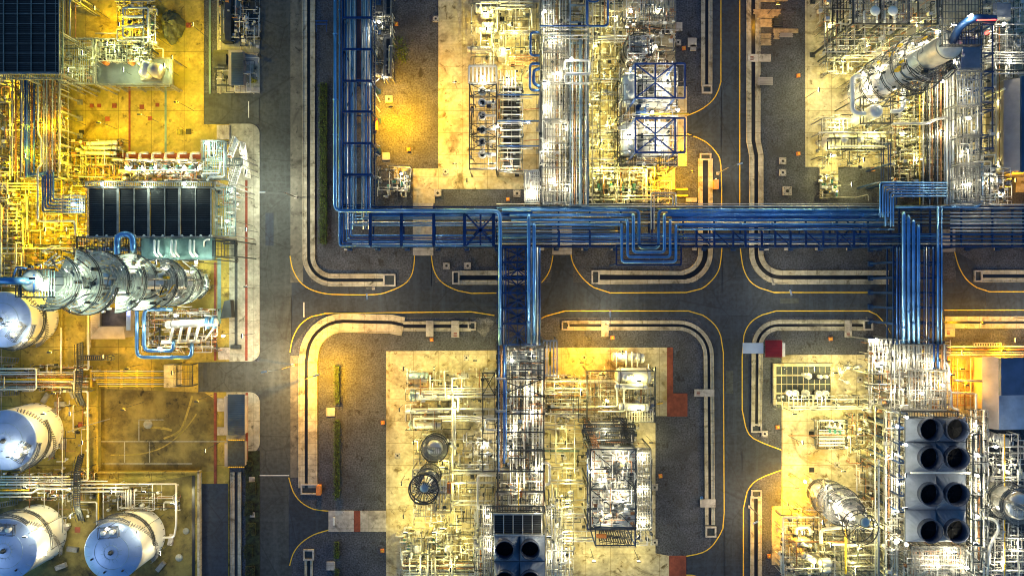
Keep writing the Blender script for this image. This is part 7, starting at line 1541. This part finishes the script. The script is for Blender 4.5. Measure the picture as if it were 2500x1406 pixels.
for i,(x,y,lb) in enumerate(((1745,452,'orange cabinet beside the upper narrow road'),(781,1193,'orange cabinet at the foot of the wide drain channel'))):
    mb = MB(); c=P(x,y); mb.box((c.x-.5,c.y-1.1,0),(c.x+.5,c.y+1.1,1.3)); mb.box((c.x-.55,c.y-1.15,1.3),(c.x+.55,c.y+1.15,1.38)); solo('cabinet', mb, M['orange'], lb, 'cabinet')
mb = MB(); mb.box(P(1746,436,.2),P(1750,439,.5)); mb.box(P(813,1262,.12),P(817,1282,.3)); solo('speed_bar', mb, M['white'], 'thin white bar lying across the concrete drive', 'bar')
mb = MB(); c=P(1180,795); vs=[]; 
for k in range(18): a=2*math.pi*k/18; r=(2.2+.5*math.sin(3*a)+.3*math.sin(7*a)); vs.append((c.x+r*math.cos(a)*1.0, c.y+r*math.sin(a)*1.0))
mb.prism(vs, .0, .03); struct('gravel_spill', mb, mat('pale_grit',(.20,.20,.20),.9,0,.4,.8,fine=(3,.5,1.3)))
# ================================================================== SMALL-BORE CLUTTER (uncountable conduit, instrument tubing, fittings)
def clutter(x0,y0,x1,y1,n,h0,h1,seed,mats=('bright','silver','dark_steel'),ln=(1.5,7),box=.25):
    rnd = random.Random(seed)
    for _ in range(n):
        x = rnd.uniform(x0,x1); y = rnd.uniform(y0,y1); h = rnd.uniform(h0,h1); p = P(x,y,h); mm = stuff(rnd.choice(mats)); u = rnd.random()
        if u < box:
            s_ = rnd.uniform(.15,.45); mm.box((p.x-s_,p.y-s_*.8,h-rnd.uniform(.3,1)),(p.x+s_,p.y+s_*.8,h))
        elif u < box+.08: mm.cyl((p.x,p.y,max(.1,h-1)), rnd.uniform(.2,.45), rnd.uniform(.5,1.0), 9)
        else:
            r = rnd.choice((.05,.06,.07,.09,.12)); l = rnd.uniform(*ln); a = rnd.choice((0,1,2,3))*math.pi/2; d = Vector((math.cos(a),math.sin(a),0)); e = Vector((-d.y,d.x,0))*rnd.choice((-1,1))
            pts = [p, p+d*l]
            if rnd.random() < .6: pts.append(pts[-1]+e*rnd.uniform(.6,3))
            if rnd.random() < .5: pts.append(pts[-1]-Vector((0,0,min(h-.1,rnd.uniform(1,4)))))
            if rnd.random() < .4: pts.insert(0, p-Vector((0,0,min(h-.15,3.5))))
            a0 = P(x0,y0,h); b0 = P(x1,y1,h); pts = [Vector((min(max(v.x,a0.x),b0.x), min(max(v.y,b0.y),a0.y), v.z)) for v in pts]
            mm.tube(pts, r, 5, .2, False)
CL = [(1532,88,1592,148,60,12.5,14),(1150,0,1310,160,120,1,6),(1146,205,1212,412,60,9.5,11),(1216,170,1276,415,130,4,8),(1318,0,1436,500,520,3,12.5),(1438,0,1520,400,230,1,8),(1520,0,1650,165,160,3,10),
 (1512,165,1655,405,230,8,16),(1438,400,1640,495,190,.5,5),(1280,415,1318,495,40,6,12),(912,30,960,200,50,2,6),(922,405,1003,480,45,.5,4),
 (2000,-10,2300,135,260,3,19),(2010,135,2250,180,110,1,6),(1998,280,2260,410,190,1,8),(2180,150,2340,480,260,2,9.5),(2335,60,2430,495,220,4,13),(2400,0,2500,190,150,2,9),(2190,405,2320,445,70,1,6),(2330,405,2470,500,150,5,12),
 (2002,425,2046,482,30,.5,3),
 (990,900,1210,1050,120,.5,5),(1010,1060,1210,1290,230,1,7),(978,1295,1195,1406,170,.5,4),(1214,848,1330,1250,460,4,12.5),(1330,915,1600,1030,290,3,9.5),(1330,1030,1432,1330,80,.5,6),
 (1424,1030,1560,1095,60,8,14),(1434,1100,1452,1290,70,6,14),(1552,1100,1592,1330,100,4,9.5),(1447,1100,1552,1285,190,15.1,18.5),(1158,1230,1206,1406,120,3,13),(1334,1200,1400,1406,110,3,13),
 (2120,830,2320,1005,310,3,12),(2160,1005,2215,1406,260,3,14),(2362,1000,2412,1406,220,4,15),(2070,1010,2160,1130,70,.5,4),(1990,1025,2070,1095,50,.5,3),(1905,1240,2160,1406,330,1,8),(2215,1332,2365,1406,170,9,13.5),(2400,1060,2500,1406,330,2,11),(1895,965,2170,1000,50,.5,3.5),(2090,1130,2160,1240,70,1,6),
 (0,190,50,700,190,.5,6),(50,190,150,440,220,3,9),(50,440,210,600,140,.5,6),(150,340,300,450,150,.5,4),(232,95,372,150,170,5,8),(150,95,232,205,70,6,9.5),(285,-10,380,110,90,2,8),(290,395,490,442,130,.5,4),(345,755,530,860,150,1,6),(186,580,345,630,100,6,12),(496,345,560,440,60,9,14),(535,-10,600,100,60,.3,3),(526,125,632,225,40,.3,2),(586,0,634,120,50,.2,.8),(526,455,575,575,50,9,12.5),
 (0,890,230,955,90,.5,3),(0,1155,230,1220,110,.5,3),(120,940,215,1290,70,.2,1.5),(250,1180,440,1245,70,.4,3),(60,600,200,680,70,.5,4)]
for i,c in enumerate(CL):
    left = c[0] < 560 and c[1] > 150
    clutter(*c[:4], int(c[4]*1.25), c[5], c[6], 100+i, ('bright','silver','dark_steel','dark_steel','steel','rust') if left else ('bright','silver','silver','dark_steel','dark_steel','rust' if i%3==0 else 'steel'))
rnd = random.Random(9)      # fine cross tubing on top of the two tallest columns' galleries
for cx,cy,zs in ((bc.x,bc.y,(5,55)),(tc.x,tc.y,(5,34)),(cc.x,cc.y,(3,20))):
    for _ in range(130 if zs[1]>50 else 90):
        z = rnd.uniform(*zs); a = rnd.uniform(0,6.28); rr = rnd.uniform(3.0,6.0) if zs[1]>30 else rnd.uniform(2.2,4); mm = stuff(rnd.choice(('bright','silver','dark_steel'))); p = Vector((cx+rr*math.cos(a),cy+rr*math.sin(a),z))
        if rnd.random()<.4: mm.box((p.x-.25,p.y-.2,z),(p.x+.25,p.y+.2,z+rnd.uniform(.3,.9)))
        else: q = Vector((cx+rr*math.cos(a+.5),cy+rr*math.sin(a+.5),z+rnd.uniform(-.5,1.5))); mm.tube([p,q,q-Vector((0,0,rnd.uniform(.5,3)))],rnd.choice((.06,.09,.13)),5,.2,False)
finish_pipes()
allm = MB(); mats_ = []
for k,mb in STUFF.items():
    allm.cm = len(mats_); mats_.append(M[k]); b = len(allm.v); allm.v += mb.v; allm.f += [tuple(i+b for i in f) for f in mb.f]; allm.m += [allm.cm]*len(mb.f); allm.sm += mb.sm
o = allm.build('small_bore_pipework', mats_); o['kind'] = 'stuff'; o['label'] = 'tangle of thin conduit, tubing and small fittings filling the process units'
# ================================================================== LUMINAIRES
def lamps(where, pts, h, power, col, kind='w', **k):
    for p in pts: lamp(p[0],p[1],p[2] if len(p)>2 else h,p[3] if len(p)>3 else power,col,where,kind,**k)
lamps('added over the left part of the upper slab', [(1185,30),(1188,72),(1240,120),(1250,60),(1290,175),(1110,200,7,2600),(1110,400,7,2600),(1150,330,8,1800),(1140,440,7,2200)], 7, 3600, WARM)  # fill lamps added to light the slab, lenses hidden from above
lamps('in the furnace deck and finned banks', [(1180,190,12),(1240,190,9),(1215,310,11),(1245,410,9),(1290,300,8),(1200,400,12)], 11, 2200, WHT)
lamps('along the silver rack of the upper slab', [(1330,30),(1350,90),(1395,145,15),(1330,200),(1330,260),(1378,305,14),(1330,360),(1382,455,14),(1350,440),(1300,470,13),(1360,180)], 12.5, 2300, WHT)
lamps('in the middle strip of the upper slab', [(1460,110),(1475,180),(1460,240),(1490,290),(1470,350),(1480,400),(1500,40)], 7, 2600, WARM)
lamps('around the round vessel and furnace house', [(1540,30,11),(1610,20,11),(1600,115,12),(1540,170,14),(1592,275,17,5200),(1630,200,14),(1625,340,14),(1535,330,15),(1655,270,12)], 12, 2500, WHT)
lamps('over the orange-lit strip above the long rack', [(1610,430),(1690,420),(1665,370)], 7, 4800, ORG, 'o')
lamps('over the pump strip above the long rack', [(1450,420),(1500,430),(1575,410),(1540,470)], 6, 2300, WARM)
lamps('on the orange gravel beside the left rack', [(955,262,9,42000)], 8, 80000, ORG, 'o', spot=(158,1010,285))
lamps('beside the timber stacks at the top', [(1900,10)], 7, 1300, ORG, 'o')
lamps('over the strip right of the left rack', [(925,55),(935,190),(980,425)], 6, 1500, WHT)
lamps('in the upper right corner structure', [(2030,60,9),(2060,150,7),(2120,110,9),(2180,150,9),(2000,220,7,2600),(2030,380,7),(2110,390,7),(2230,130,14),(2240,60,14)], 9, 3000, WARM)
lamps('around the drum and domed vessel', [(2060,300,8),(2220,220,8),(2225,250,7),(2210,330,7),(2140,320,9),(2240,390,7),(2020,430,5,1200),(2080,450,5,1300)], 8, 2600, WARM)
lamps('on the tall column at the upper right', [(2105,180,12),(2140,250,10),(2150,170,17),(2195,215,17),(2200,130,22),(2240,185,23),(2245,110,28),(2290,140,29),(2290,80,33),(2120,215,13),(2175,190,19),(2220,160,25),(2265,130,31),(2330,60,42,1600),(2370,40,42,1600)], 20, 2600, WHT)
lamps('along the wide gallery at the upper right', [(2300,200,11),(2300,320,11),(2330,150,15),(2365,220,16),(2365,290,14),(2365,370,14),(2365,450,13),(2420,100,11),(2450,60,11),(2470,150,9),(2420,440,11),(2445,470,10)], 12, 1700, WHT)
lamps('beside the blue-roofed building at the upper right', [(2440,250),(2440,330),(2440,400)], 5, 2000, WARM)
lamps('over the orange-lit ground right of the right bridge', [(2400,790),(2480,830),(2350,860),(2360,940),(2450,855,5,3500),(2350,900),(2480,440)], 6, 2300, ORG, 'o')
lamps('added over the left part of the lower slab', [(1060,900),(1110,945),(1110,995),(1010,1080),(1080,1130),(1110,1190),(980,1180),(985,1260,7,2200),(1080,1290),(985,900,7,1800),(975,1000,7,1600),(1160,880)], 7, 2700, WARM)  # added fill lamps for the open lower slab, lenses hidden from above
lamps('along the lower pipe rack', [(1250,880,15),(1300,870,15),(1290,950,12),(1300,1010,12),(1255,1050,12),(1240,1110,11),(1310,1150,12),(1265,1190,12),(1180,1090,6),(1310,1220,12)], 12, 2300, WHT)
lamps('over the bottom pump skids', [(990,1300),(1060,1300),(1130,1340),(1020,1390),(1100,1390)], 6, 2100, WARM)
lamps('around the paired fans and louvre panel', [(1190,1260,15),(1350,1260,15),(1195,1340,15),(1345,1370,15),(1380,1350,8),(1340,1310,20,1600)], 14, 2400, WHT)
lamps('between the lower rack and the glaring heater', [(1380,1080),(1390,1160),(1385,1230),(1380,1300),(1450,1370),(1560,1370),(1590,1080,6,1700)], 7, 2600, WARM)
lamps('in the orange corner of the lower slab', [(1440,830,7,4200),(1420,885,7,4200)], 7, 4200, ORG, 'o')
lamps('in the service bay of the lower slab', [(1520,860,7),(1360,940,11),(1420,960,11),(1480,985,11),(1560,930,11),(1560,1000,12),(1600,900,7,1500)], 11, 2300, WARM)
lamps('on and around the glaring heater', [(1520,1125,19,3000),(1520,1220,19,3000),(1475,1170,19,2200),(1480,1265,19,2200),(1570,1120,11),(1570,1200,11),(1570,1280,12),(1480,1060,16),(1440,1150,16,1400),(1560,1310,12)], 14, 2400, WHT)
lamps('around the head of the lower right rack', [(2140,830,12),(2150,890,11),(2210,880,14),(2280,890,14),(2250,960,14),(2180,960,12),(2300,940,14),(2325,915,12)], 12, 2600, WHT)
lamps('over the gridded sump', [(1920,900),(1990,900),(2040,910),(1940,970),(2010,975)], 4, 1100, WARM)
lamps('added over the yellow slab left of the eight fans', [(2090,900),(2110,1000),(2040,1030),(2100,1060),(2130,1110),(1960,1080,8,3000),(2060,1150,8,3000),(1940,1010,7,2500)], 7, 2500, WARM)  # added fill lamps for this stretch of open slab, facing down
lamps('in the orange corner by the caged column', [(1945,1190),(1945,1270),(1912,1300),(1925,1230)], 5, 3600, ORG, 'o')
lamps('on the bottom process deck', [(1960,1300,9),(2030,1330,9),(1990,1380,9),(2100,1340,9),(2140,1280,9),(2060,1210,12),(2090,1390,9)], 9, 2400, WARM)
lamps('on the galleries either side of the eight fans', [(2190,1040,13),(2180,1110,13),(2195,1180,13),(2185,1250,13),(2190,1320,13),(2390,1040,13),(2385,1110,14),(2395,1190,13),(2385,1260,14),(2390,1330,13)], 13, 2000, WHT)
lamps('above the eight fans', [(2212,1018,20,1500),(2380,1060,20,700),(2210,1085,20,1000),(2212,1160,20,1500),(2385,1160,20,1300),(2210,1240,20,1000),(2212,1328,20,1500),(2382,1326,20,1500)], 21, 1300, WHT)
lamps('added around the caged column', [(1965,1175,8),(2020,1190,12),(2050,1235,17),(2010,1275,15),(2075,1265,21),(2130,1270,20)], 12, 2200, WHT)  # lamps put in to brighten the column body
lamps('in the lower right corner', [(2290,1380,15),(2330,1350,15),(2430,1090,10),(2470,1140,11),(2440,1240,12),(2450,1380,11),(2360,1385,15),(2490,1340,11)], 12, 2700, WHT)
# left plant
lamps('in the yellow yard of the left plant', [(290,60,7),(230,20,7),(430,250,9,5000),(340,280,9,3500),(240,300,8,3000),(420,140,8,3500),(470,60,9,3500)], 7, 4200, YEL, 'o')
lamps('around the machine deck of the left plant', [(260,108,9),(330,122,9),(200,130,12),(165,170,12),(400,160,8),(300,170,9),(370,85,9)], 9, 2400, GRN)
lamps('at the far left edge of the plant', [(20,210),(35,300),(15,400),(20,480),(70,470),(110,560),(60,600),(100,650),(40,540),(160,560),(170,480)], 7, 3300, YEL, 'o')
lamps('around the upper left rack', [(160,290),(150,380),(100,300,11),(60,380,11),(200,360),(250,420),(190,420)], 8, 2600, YEL, 'o')
lamps('over the glaring pump row', [(310,410),(345,410),(380,410),(415,410),(450,410),(480,412)], 4.5, 1300, WHT)
lamps('around the eight-panel cooler and teal block', [(250,450,16),(350,450,16),(450,450,16),(520,380,16),(505,350,15),(560,470,15),(555,540,15),(600,420,9,1500),(180,500,11),(380,640,16),(480,640,16)], 15, 1700, COOL)
lamps('on the huge left column', [(455,690,10),(430,725,13),(405,660,17),(395,715,21),(350,670,27),(330,735,27),(300,655,33),(270,720,36),(225,665,42),(215,735,43),(165,660,50),(150,725,51),(105,700,58),(80,680,61),(470,665,7),(500,700,7)], 20, 2400, COOL)
lamps('around the manifold and pump house', [(430,770,9),(500,800,9),(390,850,8),(345,800,9),(545,820,8,1800),(310,720,8)], 9, 1900, WHT)
lamps('over the island strip left of the wide road', [(590,380),(600,560),(600,700),(590,820)], 9, 1500, (1,.97,.7))
lamps('over the yellow ground of the tank farm', [(170,760),(250,870),(120,860),(310,900),(420,910),(170,1010),(200,1080),(130,960),(300,1000,9,2200),(480,980,9,2400),(500,1100,9,2600),(200,1150),(280,640)], 7, 3000, YEL2, 'o')
lamps('on the rims and stairs of the tanks', [(60,830,12,2600),(105,1010,11,2600),(35,1110,12,2000),(335,1300,12.6,2600),(100,1290,11,2400),(10,790,13,700),(110,1350,9,1500),(390,1350,7,1100)], 11, 2000, WHT)
lamps('added just above the tank roofs', [(262,1290,14,600),(20,1115,13,800),(0,800,13,800),(60,1310,14,1000),(-20,1110,14,1000)], 14, 1200, WHT)  # lamps put in to whiten parts of the roofs
lamps('over the lower pipeway of the tank farm', [(60,1190),(130,1210),(270,1200),(350,1200),(420,1230),(170,1260)], 5, 1200, (1,.9,.4))
byw = {}
for o in COL.objects:
    if '_w' in o.keys(): byw.setdefault(o['_w'],[]).append(o)
for w,l in byw.items():
    l.sort(key=lambda o:o.location.x)
    for i,o in enumerate(l):
        if len(l) > 1: o['label'] = ORD[i]+' '+o['label'].replace('luminaire','luminaire from the left')
        del o['_w']; del o['_i']
